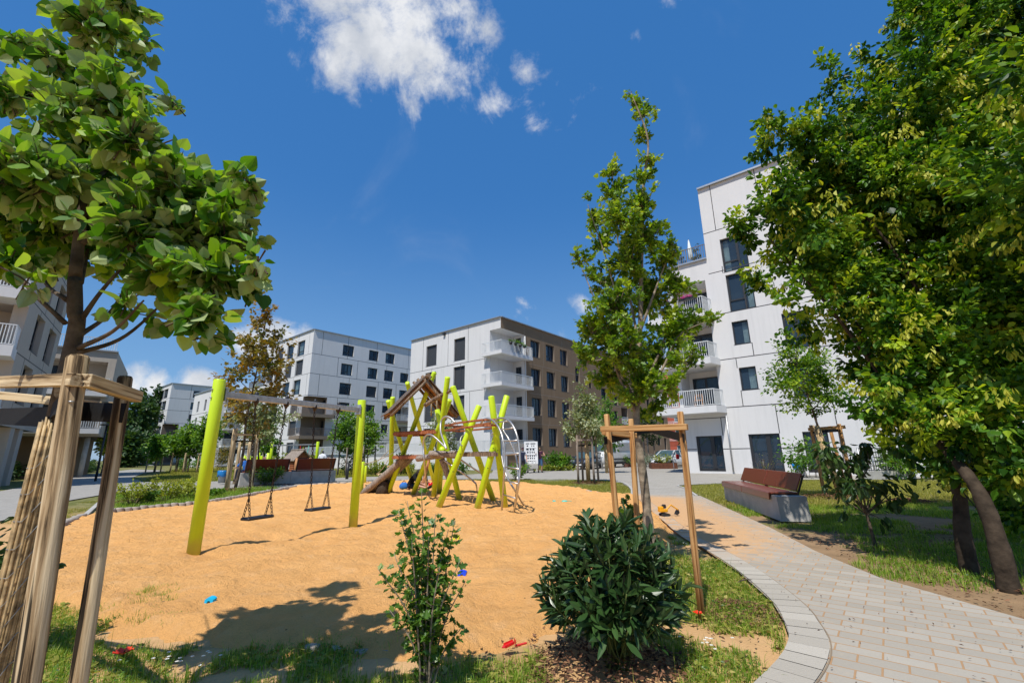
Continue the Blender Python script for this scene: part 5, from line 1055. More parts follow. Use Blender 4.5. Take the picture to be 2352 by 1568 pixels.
def furniture():
    m_, nt, p_, o_ = newmat('bench_red'); v = tex(nt); r = ramp(nt, [(.25, (.12, .025, .012)), (.75, (.23, .055, .025))]); nt.links.new(nz(nt, v, 35, 6, .7), r.inputs[0]); nt.links.new(r.outputs[0], p_.inputs['Base Color']); p_.inputs['Roughness'].default_value = .28; M['bench_red'] = m_
    a = g(1792, 1196); b = g(1666, 1147); d = nrm(b-a); L = np.linalg.norm(b-a); dp = np.array([-d[1], d[0], 0]); dp = dp if dp[0] > 0 else -dp
    bench('park_bench', 'red brown double bench on a pale concrete block beside the paved path on the right', a, d, dp, L, .52, .44, .03, .28, (L-.34)/2, True)
    a = g(549, 1116.5); b = g(769.5, 1105.8); h = (vt(a, 1086)+vt(b, 1079.7))/2; d = nrm(b-a); L = np.linalg.norm(b-a); dp = np.array([-d[1], d[0], 0]); dp = dp if dp[1] > 0 else -dp
    # seen from behind: its front looks away from the sand
    o = b+dp*.75; bench('park_bench', 'red backed double bench on a long concrete block seen from behind across the sand', o, -d, -dp, L, .75, h, .35, .1, (L-.6)/2, False, .3, .62, .0)
    litter_bin('zinc litter bin with blue bag beside the stakes of the rusty leaved tree', g(508, 1112), vt(g(508, 1112), 1068), 1.0); litter_bin('grey litter bin with blue bag before the white block behind the right bench', g(1838, 1092), vt(g(1838, 1092), 1053), 1.25)
    for u, v, v2, lab in ((796.6, 1099.8, 1060.8, 'short black bollard lamp on the grass right of the back bench'), (1757, 1091, 1055, 'black bollard lamp behind the red bench at the right'), (648, 1070, 1045, 'black bollard lamp left of the wooden playhouse')):
        p = g(u, v); post_lamp(lab, p, vt(p, v2), .09)
    R = crop(2100, 1700, 3.618)
    lb = ['steel bollard left of the round bush, right of the man in the tank top', 'steel bollard before the front of the dark estate car', 'steel bollard before the door of the dark estate car', 'steel bollard before the rear of the dark estate car']
    for (x, y0, y1), l in zip(((320, 450, 612), (557, 455, 622), (808, 457, 630), (1115, 462, 638)), lb):
        p = g(*R(x, y1)); h = vt(p, R(x, y0)[1]); t = thing('bollard', l, 'bollard', p, 'steel bollards along the plaza'); m = MB(); m.tube([p-UP*.05, p+UP*(h-.03), p+UP*h], [.05, .05, .03], 12); m.build('shaft', M['steel'], t)
    p = g(1165, 1074); h = vt(p, 1048.6); t = thing('bollard', 'steel bollard seen between the rungs of the curved steel ladder', 'bollard', p, 'steel bollards along the plaza'); m = MB(); m.tube([p-UP*.05, p+UP*(h-.03), p+UP*h], [.05, .05, .03], 12); m.build('shaft', M['steel'], t)
    # corten planters
    for (x0, x1, yt, yb, D, lab) in ((1445, 1525, 550, 607, 37.5, 'small rusty steel planter box with bright green plant behind the guarded tree'), (1838, 2250, 545, 632, 36, 'long rusty steel planter box with low yellow green shrubs on the plaza')):
        a = g(*R(x0, yb)); b = g(*R(x1, yb)); b[1] = a[1]+ (b[1]-a[1])*.3; h = vt((a+b)/2, R(0, yt)[1]); t = thing('planter', lab, 'planter', a); m = MB(); d = nrm(b-a); n = np.array([-d[1], d[0], 0]); L = np.linalg.norm(b-a)
        for s in range(2): m.bar(a+n*s*1.3+UP*h/2, b+n*s*1.3+UP*h/2, .03, h); m.bar((a if s == 0 else b)+UP*h/2, (a if s == 0 else b)+n*1.3+UP*h/2, .03, h)
        m.build('box', M['corten'], t); m = MB(); m.extr([a+UP*h*.85, b+UP*h*.85, b+n*1.3+UP*h*.85, a+n*1.3+UP*h*.85], -UP*.03); m.build('soil', M['mulch_soil'], t)
        for i in range(int(max(1, L/1.1))):
            c = a+d*(L*(i+.5)/max(1, int(L/1.1)))+n*.5+UP*h*.8; mound('planter_shrub', ['low bushy plant at the near left end of the long rusty planter', 'low spreading shrub in the middle of the long rusty planter', 'low trailing shrub at the right end of the long rusty planter', 'low shrub at the far right of the long rusty planter'][min(i, 3)] if x0 > 1500 else 'bright green leafy plant in the small rusty planter', c, 1.25, 1.0, .75, 'lf_yellow' if x0 > 1500 else 'lf_young', 420, .13, group='plants in the rusty planters')
    c = g(*R(1770, 615)); mound('lavender_bush', 'silvery grey lavender like bush between the rusty planters', c, 2.3, 1.4, vt(c, R(0, 415)[1])*1.05, 'lf_grey', 1500, .13, T_oval(.12))
    # fence and pillar at the right
    X = crop(3400, 1750, 1.28); a = g(*X(70, 215)); b = g(*X(330, 208)); t = thing('wire_fence', 'grey wire mesh fence behind the garden in front of the right block', 'fence', a); h = vt(a, X(70, 55)[1]); m = MB(); d = nrm(b-a); L = np.linalg.norm(b-a)
    for i in range(int(L/.13)): m.tube([a+d*.13*i+UP*.35, a+d*.13*i+UP*h], .016, 4, False)
    for z in np.linspace(.4, h, 6): m.bar(a+UP*z, b+UP*z, .02, .035)
    m.build('mesh_panel', M['fence_wire'], t)
    for k in range(5): m = MB(); m.tube([a+d*L*k/4, a+d*L*k/4+UP*(h+.05)], .035, 6); m.build('post', M['steel'], t)
    m = MB(); m.bar(a+UP*.18, b+UP*.18, .2, .36); m.build('plinth', M['concrete'], t)
    p = g(*X(140, 190)); p = p*np.array([.97, .97, 0]); h = vt(p, X(0, 35)[1]); t = thing('entry_pillar', 'black intercom pillar standing before the wire fence', 'pillar', p); m = MB(); m.box(p+UP*h/2, (.16, .1, h/2), bev=.01); m.build('column', M['dark_steel'], t); m = MB(); m.box(p+UP*(h-.22)-np.array([.0, .103, 0]), (.09, .005, .07)); m.build('panel', M['steel'], t)
    # street lamp by left block
    K2 = crop(0, 1480, 1.866); p = g(*K2(738, 705)); p = atd(*K2(738, 700), 40.); p[2] = 0; h = vt(p, K2(0, 412)[1]); t = thing('street_lamp', 'slim dark street lamp before the farther beige block', 'street lamp', p); m = MB(); m.tube([p, p+UP*h], [.07, .045], 10); m.build('pole', M['dark_steel'], t); m = MB(); m.tube([p+UP*h, p+UP*(h+.06)], [.35, .38], 16); m.build('lamp_head', M['dark_steel'], t)
def toys():
    # yellow excavator
    c = g(1527, 1186); t = thing('toy_excavator', 'yellow toy excavator with black tracks lying on the sand', 'toy', c); z = SANDZ(c[0], c[1]) if c[0] < 3 else 0.; c = np.array([c[0], c[1], z+.005]); s = .62; X = nrm(np.array([1, .12, 0])); Y = np.cross(UP, X); ax = (X, Y, UP)
    m = MB(); m.box(c+UP*.19*s-X*.05*s, (.14*s, .1*s, .05*s), ax, bev=.012); m.box(c+UP*.27*s-X*.12*s, (.07*s, .09*s, .05*s), ax, bev=.012); m.build('body', M['yellow_plastic'], t)
    m = MB(); m.box(c+UP*.32*s+X*.0, (.06*s, .055*s, .06*s), ax, bev=.012); m.build('cab', M['rubber'], t)
    for k in (-1, 1):
        m = MB(); q = c+Y*.1*k*s+UP*.06*s; pr = [q+X*.15*s*math.cos(a)+UP*.055*s*math.sin(a) for a in np.linspace(0, 6.283, 17)[:-1]]; m.extr([p-Y*.035*s for p in pr], Y*.07*s); m.build('track', M['rubber'], t)
    m = MB(); e = c+X*.24*s+UP*.36*s; f = c+X*.48*s+UP*.2*s; m.bar(c+X*.06*s+UP*.2*s, e, .045*s, .06*s, Y, bev=.006); m.bar(e, f, .04*s, .055*s, Y, bev=.006); m.build('arm', M['yellow_plastic'], t)
    m = MB(); m.extr([f+X*.02*s+UP*.02*s, f+X*.06*s-UP*.1*s, f-X*.02*s-UP*.17*s, f-X*.1*s-UP*.15*s, f-X*.05*s-UP*.05*s], Y*.1*s); m.build('bucket', M['rubber'], t)
    # red shovel in grass
    c = g(1183, 1490)+UP*.02; t = thing('toy_shovel', 'red plastic toy shovel dropped in the thin grass', 'toy', c); X = nrm(np.array([1., .25, .12])); Y = nrm(np.cross(UP, X)); Z = np.cross(X, Y)
    m = MB(); m.bar(c, c+X*.085, .014, .012, Z, bev=.003); m.build('handle', M['red_plastic'], t)
    m = MB(); pr = [(-.015, -.03, .01), (-.08, -.045, -.006), (-.13, -.03, -.016), (-.15, 0, -.02), (-.13, .03, -.016), (-.08, .045, -.006), (-.015, .03, .01)]; pr = [(a*.62, b*.62, e*.62) for a, b, e in pr]; m.extr([c+X*a+Y*b+UP*(e+.02) for a, b, e in pr], UP*.004)
    for sd in (-1, 1): m.bar(c+X*-.01+Y*.02*sd+UP*.028, c+X*-.075+Y*.023*sd+UP*.016, .004, .016)
    m.bar(c-Y*.019+UP*.028, c+Y*.019+UP*.028, .004, .024); m.build('blade', M['red_plastic'], t)
    # sand moulds and scoops
    def mould(lab, u, v, mat, w, name='sand_mould', arch=True):
        c = g(u, v); c[2] = SANDZ(c[0], c[1])+.012; t = thing(name, lab, 'toy', c); m = MB()
        if arch: m.extr([c+np.array([w*a, w*.25*b, w*b*.75]) for a, b in ((-.5, -.2), (-.5, .35), (-.2, .55), (.2, .5), (.5, .3), (.5, -.25), (.25, -.2), (.15, .12), (-.12, .15), (-.22, -.2))], np.array([.01, w*.5, .01])); m.build('mould', M[mat], t)
        else: m.lathe([(w*.5, .0), (w*.42, .03), (w*.3, .045), (0, .05)], c-UP*.01, 12, sy=.6); m.bar(c+np.array([w*.3, 0, .02]), c+np.array([w*1.1, .03, .015]), .014, .012); m.build('scoop', M[mat], t)
    mould('blue toy sand mould lying near the front of the sand', 477, 1393, 'cyan_plastic', .075); mould('dark blue toy piece half hidden behind the thin shrub', 1060, 1334, 'blue_plastic2', .085); mould('small turquoise scoop on the sand toward the plaza', 1297, 1158, 'teal_plastic', .17, 'toy_scoop', False); mould('yellow toy piece beside the upper twigs of the thin shrub', 1047, 1249, 'lime_plastic', .09)
    mould('tiny turquoise toy chip on the sand left of the scoop', 1273, 1160, 'teal_plastic', .08)
    # sticks on the sand
    for u, v, l, a, lab in ((372, 1394, .11, .2, 'brown curled leaf or stick on the sand near the grass'), (634, 1372, .06, 1.9, 'thin dark twig on the sand right of the blue mould'), (1712, 1341, .2, .4, 'small dry twig on the paved path')):
        c = g(u, v)+UP*.03; t = thing('stick', lab, 'stick', c); m = MB(); m.tube(catmull([c-np.array([math.cos(a), math.sin(a), 0])*l/2, c+UP*.012, c+np.array([math.cos(a), math.sin(a), 0])*l/2], 4), [.004, .005, .006, .007, .008, .007, .006, .004, .002][:9], 6); m.build('twig', M['bark'], t)
def poppy(label, u, v, s, stem=.16, up=0.):
    c = g(u, v)+UP*.0; t = thing('poppy', label, 'flower', c); top = c+UP*(stem*.4+up); m = MB(); m.tube(catmull([c-UP*.02, c+UP*.05+np.array([.01, 0, 0]), top], 4), .0025, 5); m.build('stem', M['lf_young'], t)
    m = MB()
    for k in range(5):
        a = k*1.257+.3; d = np.array([math.cos(a), math.sin(a), 0]); e = np.array([-d[1], d[0], 0]); m.add([top, top+d*s*.5+e*s*.45+UP*s*.35, top+d*s*.95+e*s*.3+UP*s*.55, top+d*s*1.05+UP*s*.45, top+d*s*.95-e*s*.3+UP*s*.6, top+d*s*.5-e*s*.45+UP*s*.35], [(0, 1, 2, 3), (0, 3, 4, 5)])
    m.build('petals', M['poppy'], t)
def playground_two():
    K = crop(950, 1720, 4.276)
    PL, PR = aty(*K(560, 560), 35.5), aty(*K(1345, 560), 34.0); PL[2] = PR[2] = 0; bz = vt((PL+PR)/2, K(0, 252)[1])
    d = nrm(PR-PL); L = np.linalg.norm(PR-PL); fr = [(745-560)/785, (893-560)/785, (1052-560)/785, (1200-560)/785]
    t = swing_set('swing_set', 'smaller lime green swing behind the back bench with red and green toddler seats', PL, PR, vt(PL, K(0, 205)[1]), vt(PR, K(0, 195)[1]), bz, None, [], .11)
    for i, (f0, f1, mt) in enumerate(((fr[0], fr[1], 'rubber'), (fr[2], fr[3], 'teal_plastic'))):
        c = PL+d*L*(f0+f1)/2+UP*.5; m = MB(); m.box(c, (.22, .18, .03), (d, np.cross(UP, d), UP)); 
        if i: 
            for k in range(4): m.box(c+UP*(.05+.1*k)-np.cross(UP, d)*.18, (.22, .012, .03), (d, np.cross(UP, d), UP))
        so = m.build('seat', M[mt], t); m = MB()
        for f, mm in ((f0, 0), (f1, 1 if i else 0)): m.tube([PL+d*L*f+UP*bz, c+d*(.2 if f == f1 else -.2)+UP*.1], .02, 5, mi=mm if i else 0)
        m.build('chain', [M['cloth_red'] if i else M['chain'], M['teal_plastic']], so)
    # playhouse
    Y0 = 32.5; a = aty(*K(820, 560), Y0+1.2); e = aty(*K(975, 560), Y0); f = aty(*K(1210, 560), Y0+.6)
    for q in (a, e, f): q[2] = 0
    t = thing('playhouse', 'small log playhouse with grey shingle roof and white window behind the back bench', 'playhouse', e); X = nrm(f-e); Ld = nrm(a-e); w = np.linalg.norm(f-e); l = np.linalg.norm(a-e); he = vt(e, K(0, 475)[1]); rp = (e+f)/2; hr = vt(rp, K(0, 348)[1])
    m = MB(); n = 9
    for k in range(n):
        z = he*(k+.5)/n; rr = he/n/2
        for p, q in ((e, a), (a, a+X*w)): m.tube([p+UP*z, q+UP*z], rr, 8)
        m.tube([e+UP*z, e+X*w*.2+UP*z], rr, 8); m.tube([f-X*w*.12+UP*z, f+UP*z], rr, 8); m.tube([f+UP*z, f+Ld*l+UP*z], rr, 8)
    m.extr([e+UP*he, f+UP*he, rp+UP*hr*.97], Ld*.04); m.extr([a+UP*he, a+X*w+UP*he, rp+Ld*l+UP*hr*.97], -Ld*.04); m.build('wall', M['redwood'], t)
    for s, p in ((-1, e), (1, f)):
        m = MB(); v = nrm(p+UP*he-(rp+UP*hr)); ev = p+UP*he+v*.28; m.extr([rp+UP*hr-Ld*.35, ev-Ld*.35, ev+Ld*(l+.3), rp+UP*hr+Ld*(l+.3)], UP*.06); m.build('roof_slope', M['stake_grey'], t)
    m = MB(); m.tube([rp+UP*(hr+.06)-Ld*.4, rp+UP*(hr+.06)+Ld*(l+.35)], .07, 8); m.build('ridge', M['stake_grey'], t)
    m = MB(); wc = e+Ld*l*.5-X*.1+UP*he*.55; 
    for o in (-.16, 0, .16): m.box(wc+Ld*o*1.1, (.02, .025, .2), (X, Ld, UP)); m.box(wc+UP*o*1.15, (.02, .2, .025), (X, Ld, UP))
    m.build('window_frame', M['w_board'], t); m = MB(); m.tube([e-Ld*.3, e-Ld*.3+UP*he], .1, 8); m.build('porch_post', M['plank'], t); m = MB(); m.tube([f-Ld*.3, f-Ld*.3+UP*he], .1, 8); m.build('porch_post', M['plank'], t)
    # lime panels of a toddler frame
    Y = 36; t = thing('toddler_frame', 'low lime green panel frame with round holes left of the playhouse', 'play equipment', aty(*K(250, 540), Y)*np.array([1, 1, 0]))
    for (x, yt) in ((105, 430), (202, 432), (265, 355), (350, 385), (508, 388)): p = aty(*K(x, 560), Y); p[2] = 0; h = vt(p, K(0, yt)[1]); m = MB(); m.tube([p, p+UP*h], .095, 10); m.build('post', M['lime'], t)
    for x0, x1, y0, y1 in ((115, 190, 450, 560), (235, 330, 445, 560), (360, 415, 435, 540)):
        a = aty(*K(x0, 560), Y); b = aty(*K(x1, 560), Y); a[2] = b[2] = 0; z1 = vt(a, K(0, y0)[1]); z0 = vt(a, K(0, y1)[1]); d_ = nrm(b-a); L_ = np.linalg.norm(b-a); rr = min(L_*.3, .3); cc = (a+b)/2
        ar = [cc+d_*rr*math.cos(q)+UP*(z0+rr*1.2*math.sin(q)) for q in np.linspace(math.pi, 0, 9)]; m = MB(); m.extr([a+UP*z0]+ar+[b+UP*z0, b+UP*z1, a+UP*z1], np.cross(UP, d_)*.05); m.build('panel', M['lime'], t)
    # pinkish low wall and pale wall
    a, b = aty(*K(20, 560), 40), aty(*K(530, 560), 40); a[2] = b[2] = 0; t = thing('low_wall', 'low pinkish wall behind the lime green panel frame', 'wall', a); m = MB(); m.bar(a+UP*.7, b+UP*.7, .3, 1.4); m.build('wall', simple('pink_wall', (.42, .22, .2), .9), t)
    a, b = aty(*K(590, 560), 39), aty(*K(1320, 560), 38); a[2] = b[2] = 0; t = thing('low_wall', 'low pale concrete seat wall behind the playhouse', 'wall', a); m = MB(); m.bar(a+UP*.6, b+UP*.6, .4, 1.2); m.build('wall', M['concrete'], t)
# ------------------------------------------------------------------ people
BONES = None
def person(label, loc, yaw, pose, clothes, h=1.8, hair=True, hat=None, beard=False):
    s = h/1.8; J = dict(pelvis=(0, 0, .95), spine=(0, 0, 1.14), chest=(0, .01, 1.36), neck=(0, 0, 1.50), skull=(0, .025, 1.60), crown=(0, .01, 1.72))
    for k, sg in (('L', -1), ('R', 1)):
        J.update({'hip'+k: (.095*sg, 0, .90), 'knee'+k: (.11*sg, .02, .50), 'ankle'+k: (.12*sg, -.02, .09), 'toe'+k: (.14*sg, .15, .035), 'sho'+k: (.185*sg, 0, 1.43), 'elb'+k: (.25*sg, -.02, 1.14), 'wri'+k: (.27*sg, .07, .90)})
    J.update(pose); J = {k: np.array(v, float)*s for k, v in J.items()}
    rad = dict(pelvis=.135, spine=.125, chest=.145, neck=.055, skull=.085, crown=.075, hip=.095, knee=.062, ankle=.042, toe=.036, sho=.07, elb=.046, wri=.03)
    V, R, E, idx = [], [], [], {}
    def av(n, p, r): idx[n] = len(V); V.append(p); R.append(r*s); return idx[n]
    for n, p in J.items(): av(n, p, rad.get(n, rad.get(n[:-1])))
    def e(a, b): E.append((idx[a], idx[b]))
    for a, b in (('pelvis', 'spine'), ('spine', 'chest'), ('chest', 'neck'), ('neck', 'skull'), ('skull', 'crown')): e(a, b)
    segs = [('torso', J['pelvis'], J['spine']), ('torso', J['spine'], J['chest']), ('torso', J['chest'], J['neck']*.7+J['chest']*.3), ('head', J['neck'], J['skull']), ('head', J['skull'], J['crown'])]
    for k, sg in (('L', -1), ('R', 1)):
        e('pelvis', 'hip'+k); e('hip'+k, 'knee'+k); e('knee'+k, 'ankle'+k); e('ankle'+k, 'toe'+k); e('chest', 'sho'+k); e('sho'+k, 'elb'+k); e('elb'+k, 'wri'+k)
        segs += [('hips', J['pelvis'], J['hip'+k]), ('thigh', J['hip'+k], J['knee'+k]), ('shin', J['knee'+k], J['ankle'+k]), ('foot', J['ankle'+k], J['toe'+k]), ('torso', J['chest'], J['sho'+k]), ('uarm', J['sho'+k], J['elb'+k]), ('farm', J['elb'+k], J['wri'+k])]
        f = nrm(J['wri'+k]-J['elb'+k]); side = nrm(np.cross(f, np.array([0, 1., .2]))); pal = av('palm'+k, J['wri'+k]+f*.07*s, .028); E.append((idx['wri'+k], pal)); bend = nrm(np.cross(side, f))
        segs.append(('hand', J['wri'+k], J['wri'+k]+f*.18*s))
        for q, (o, ln) in enumerate(((-.03, .065), (-.01, .08), (.01, .075), (.03, .06))):
            a = av('f%d%s' % (q, k), V[pal]+side*o*s+f*.04*s, .0095); b = av('g%d%s' % (q, k), V[a]+f*ln*s+bend*.02*s, .008); E += [(pal, a), (a, b)]
        a = av('t'+k, V[pal]+side*-.045*s+f*.005*s, .011); b = av('u'+k, V[a]+side*-.015*s+f*.045*s, .009); E += [(pal, a), (a, b)]
    nose = av('nose', J['skull']+nrm(J['skull']-J['neck']+np.array([0, 1e-3, 0]))*.02*s+HEADF(pose)*.088*s, .014); E.append((idx['skull'], nose))
    me = bpy.data.meshes.new('tmp'); me.from_pydata([tuple(v) for v in V], E, []); o = bpy.data.objects.new('tmp', me); COL.objects.link(o)
    md = o.modifiers.new('skin', 'SKIN'); md.branch_smoothing = .6; sb = o.modifiers.new('sub', 'SUBSURF'); sb.levels = 1; sb.render_levels = 1
    sk = me.skin_vertices[0].data
    for i, r in enumerate(R): sk[i].radius = (r, r*(.78 if i in (idx['pelvis'], idx['spine'], idx['chest']) else 1)); sk[i].use_root = (i == 0)
    dg = bpy.context.evaluated_depsgraph_get(); b = bpy.data.meshes.new_from_object(o.evaluated_get(dg)); bpy.data.objects.remove(o)
    co = np.array([v.co for v in b.vertices]); no = np.array([v.normal for v in b.vertices]); faces = [tuple(p.vertices) for p in b.polygons]
    zmin = co[:, 2].min(); c, sn = math.cos(yaw), math.sin(yaw); Rm = np.array([[c, -sn, 0], [sn, c, 0], [0, 0, 1]])
    def world(p): return (p-np.array([0, 0, zmin]))@Rm.T+np.array(loc, float)
    t = thing('person', label, 'person', loc); m = MB(); m.add(world(co), faces, 0, True); body = m.build('body', M['skin'], t)
    fc = np.array([co[list(f)].mean(0) for f in faces]); D = []
    for n, a, q in segs: ab = q-a; tt = np.clip(((fc-a)@ab)/(ab@ab+1e-9), 0, 1); D.append(np.linalg.norm(fc-a-tt[:, None]*ab, axis=1)/{'torso': 1.5, 'hips': 1.25, 'thigh': 1.1}.get(n, 1))
    near = np.argmin(np.array(D), 0); kind = [segs[i][0] for i in near]
    tq = np.array([np.clip(((fc[i]-segs[n][1])@(segs[n][2]-segs[n][1]))/(np.sum((segs[n][2]-segs[n][1])**2)+1e-9), 0, 1) for i, n in enumerate(near)])
    for nm, mat, parts, off in clothes:
        sel = [i for i, k in enumerate(kind) if k in parts and tq[i] <= parts[k]]
        if not sel: continue
        used = sorted({v for i in sel for v in faces[i]}); mp = {v: j for j, v in enumerate(used)}; m = MB(); m.add(world(co[used]+no[used]*off*s), [tuple(mp[v] for v in faces[i]) for i in sel], 0, True); m.build(nm, M[mat], t)
    hf = HEADF(pose); hd = (J['skull']+J['crown'])/2
    if hair:
        sel = [i for i, k in enumerate(kind) if k == 'head' and ((fc[i]-hd)@hf < .02*s or fc[i][2] > J['skull'][2]+.075*s) and fc[i][2] > J['neck'][2]+.045*s]
        used = sorted({v for i in sel for v in faces[i]}); mp = {v: j for j, v in enumerate(used)}; m = MB(); m.add(world(co[used]+no[used]*.014*s), [tuple(mp[v] for v in faces[i]) for i in sel], 0, True); m.build('hair', M['hair'], t)
    if beard:
        sel = [i for i, k in enumerate(kind) if k == 'head' and (fc[i]-hd)@hf > .0 and fc[i][2] < J['skull'][2]-.01*s and fc[i][2] > J['neck'][2]+.03*s]
        used = sorted({v for i in sel for v in faces[i]}); mp = {v: j for j, v in enumerate(used)}
        if sel: m = MB(); m.add(world(co[used]+no[used]*.008*s), [tuple(mp[v] for v in faces[i]) for i in sel], 0, True); m.build('beard', M['hair'], t)
    m = MB()
    for sg in (-1, 1): q = world((J['skull']+hf*.082*s+np.cross(UP, hf)*.032*sg*s+np.array([0, 0, .025*s]))[None])[0]; m.lathe([(0, -.009), (.008, -.005), (.010, 0), (.008, .005), (0, .009)], q, 8)
    m.build('eyes', M['cloth_black'], t)
    if hat:
        q = world(((J['skull']*.35+J['crown']*.65))[None])[0]; m = MB(); m.lathe([(.098*s, -.01), (.1*s, .03*s), (.085*s, .08*s), (.04*s, .105*s), (0, .11*s)], q, 14); w = hf@Rm.T; m.box(q+w*-.12*s if hat == 'back' else q+w*.12*s, (.06*s, .06*s, .008), (np.cross(w, UP), w, UP)); m.build('cap', M['cloth_maroon'], t)
    return t
def HEADF(pose): return nrm(np.array(pose.get('_face', (0, 1., 0)), float))
def people():
    class P(dict): pass
    def pz(**k): f = k.pop('face', None); d = dict(k); return d
    global HEADF
    face = [np.array([0, 1., 0])]
    HEADF = lambda pose: face[0]
    shirt = dict(torso=1, uarm=.65); K = crop(2000, 1720, 8.712)
    shorts = dict(hips=1, thigh=.95); tr = dict(hips=1, thigh=1, shin=.9); sh = ('shoes', 'shoe', dict(foot=1), .012)
    # walking man left of the white board: faces the camera
    p = g(*K(800, 1490)); p = np.array([p[0]*.985, p[1]*.985, 0])
    person('bearded man in grey shirt, dark vest and black shorts walking left of the white board', p, math.pi-.1, dict(kneeR=(.10, .10, .50), ankleR=(.10, .16, .10), toeR=(.11, .31, .05), kneeL=(-.12, -.02, .48), ankleL=(-.13, -.30, .22), toeL=(-.14, -.20, .06), elbL=(-.27, .06, 1.14), wriL=(-.30, .24, .93), elbR=(.26, -.06, 1.14), wriR=(.27, -.02, .9)),
           [('shirt', 'cloth_grey', dict(torso=1, uarm=.6), .012), ('vest', 'cloth_navy', dict(torso=.99), .022), ('shorts', 'cloth_dark', shorts, .018), sh], 1.82, True, 'back', True)
    p = atd(*K(1400, 1400), 33.4); p[2] = 0
    person('bearded man in dark tank top and denim shorts leaning out beside the white board', p, math.pi+.15, dict(spine=(-.02, 0, 1.14), chest=(-.04, .02, 1.36), neck=(-.03, .03, 1.5), skull=(.0, .06, 1.60), crown=(.02, .05, 1.72), shoL=(-.225, .02, 1.43), shoR=(.145, .02, 1.43), elbL=(-.33, .12, 1.16), wriL=(-.12, .28, 1.2), elbR=(.28, .14, 1.2), wriR=(.33, .3, 1.28)),
           [('tank_top', 'cloth_maroon', dict(torso=.98), .012), ('shorts', 'cloth_denim', shorts, .02), sh], 1.86, True, None, True)
    # white tee man near the second swing
    Q = crop(950, 1720, 4.276); p = atd(*Q(1440, 560), 33.5); p[2] = 0; hh = vt(p, Q(0, 322)[1])
    person('man in white tee shirt and tan shorts seen from behind beside the smaller swing', p, -.25, dict(elbL=(-.27, .02, 1.13), wriL=(-.3, .1, .9), elbR=(.27, .06, 1.15), wriR=(.25, .26, 1.22)), [('tee_shirt', 'cloth_white', dict(torso=1, uarm=.75), .028), ('shorts', 'cloth_tan', shorts, .03), sh], max(1.7, min(2.0, hh)), True)
    # seated woman and child in the sand
    sit = dict(pelvis=(0, 0, .12), spine=(0, .10, .30), chest=(0, .24, .47), neck=(0, .33, .58), skull=(0, .40, .66), crown=(0, .42, .78), hipL=(-.10, .03, .12), hipR=(.10, .03, .12), kneeL=(-.16, .42, .24), kneeR=(.15, .42, .16), ankleL=(-.14, .80, .07), ankleR=(.16, .84, .06), toeL=(-.16, .92, .16), toeR=(.18, .95, .15), shoL=(-.18, .27, .52), shoR=(.18, .27, .52), elbL=(-.23, .42, .36), elbR=(.23, .42, .34), wriL=(-.18, .62, .30), wriR=(.17, .62, .28))
    C = crop(1420, 1780, 4.9); p = g(*C(1040, 905)); p[2] = SANDZ(p[0], p[1])
    person('woman in black top sitting on the sand below the climbing frame, leaning toward a child', p, -math.pi/2-.15, sit, [('top', 'cloth_black', dict(torso=1, uarm=1, hips=.4), .02), ('trousers', 'cloth_navy', dict(hips=1, thigh=.8), .015), ('shoes', 'shoe', dict(foot=1), .012)], 1.78)
    p = g(*C(1415, 870)); p[2] = SANDZ(p[0], p[1]); person('small child in dark striped shirt sitting on the sand facing the woman', p, math.pi/2+.2, dict(sit, spine=(0, .04, .30), chest=(0, .06, .50), neck=(0, .07, .64), skull=(0, .1, .74), crown=(0, .09, .9), shoL=(-.17, .06, .55), shoR=(.17, .06, .55), elbL=(-.24, .2, .40), elbR=(.24, .2, .40), wriL=(-.2, .42, .38), wriR=(.2, .42, .38)), [('shirt', 'cloth_navy', dict(torso=1, uarm=1), .015), ('trousers', 'cloth_dark', dict(hips=1, thigh=1, shin=.8), .012), ('shoes', 'cloth_red', dict(foot=1), .012)], 1.15)
    b = g(*C(955, 890)); b[2] = SANDZ(b[0], b[1]); t = thing('blue_bag', 'blue cloth bag on the sand behind the sitting woman', 'bag', b); m = MB(); m.lathe([(0, 0), (.13, .02), (.16, .1), (.12, .2), (.06, .25), (0, .25)], b, 14, sx=1.2, sy=.8); m.build('sack', M['cloth_blue'], t); m = MB(); m.tube(catmull([b+np.array([-.08, 0, .2]), b+np.array([0, -.02, .32]), b+np.array([.08, 0, .2])], 5), .012, 6); m.build('handle', M['cloth_navy'], t)
    b = g(*C(1482, 845)); b[2] = SANDZ(b[0], b[1]); t = thing('toy_bucket', 'red toy bucket on the sand beside the small child', 'toy', b); m = MB(); m.lathe([(0, 0), (.08, 0), (.11, .18), (.1, .18), (.075, .02)], b, 14); m.build('pail', M['red_plastic'], t); m = MB(); m.tube([b+np.array([.1*math.cos(a), 0, .18+.1*math.sin(a)]) for a in np.linspace(0, math.pi, 9)], .006, 5); m.build('handle', M['red_plastic'], t)
    a, e = g(549, 1116.5), g(769.5, 1105.8); d = nrm(e-a); n = np.array([-d[1], d[0], 0]); n = n if n[1] > 0 else -n; p = a+d*.32+n*.62; p[2] = .62-.42
    person('person in blue shirt sitting at the left end of the back bench', p, math.atan2(-n[0], n[1])+.5, dict(sit, pelvis=(0, 0, .12), spine=(0, .05, .3), chest=(0, .12, .5), neck=(0, .18, .63), skull=(0, .24, .7), crown=(0, .26, .82), shoL=(-.18, .13, .56), shoR=(.18, .13, .56), ankleL=(-.14, .5, -.3), ankleR=(.16, .5, -.3), toeL=(-.14, .64, -.34), toeR=(.16, .64, -.34)), [('shirt', 'cloth_blue', dict(torso=1, uarm=.8), .02), ('trousers', 'cloth_navy', dict(hips=1, thigh=1, shin=.9), .015), ('shoes', 'shoe', dict(foot=1), .012)], 1.7)
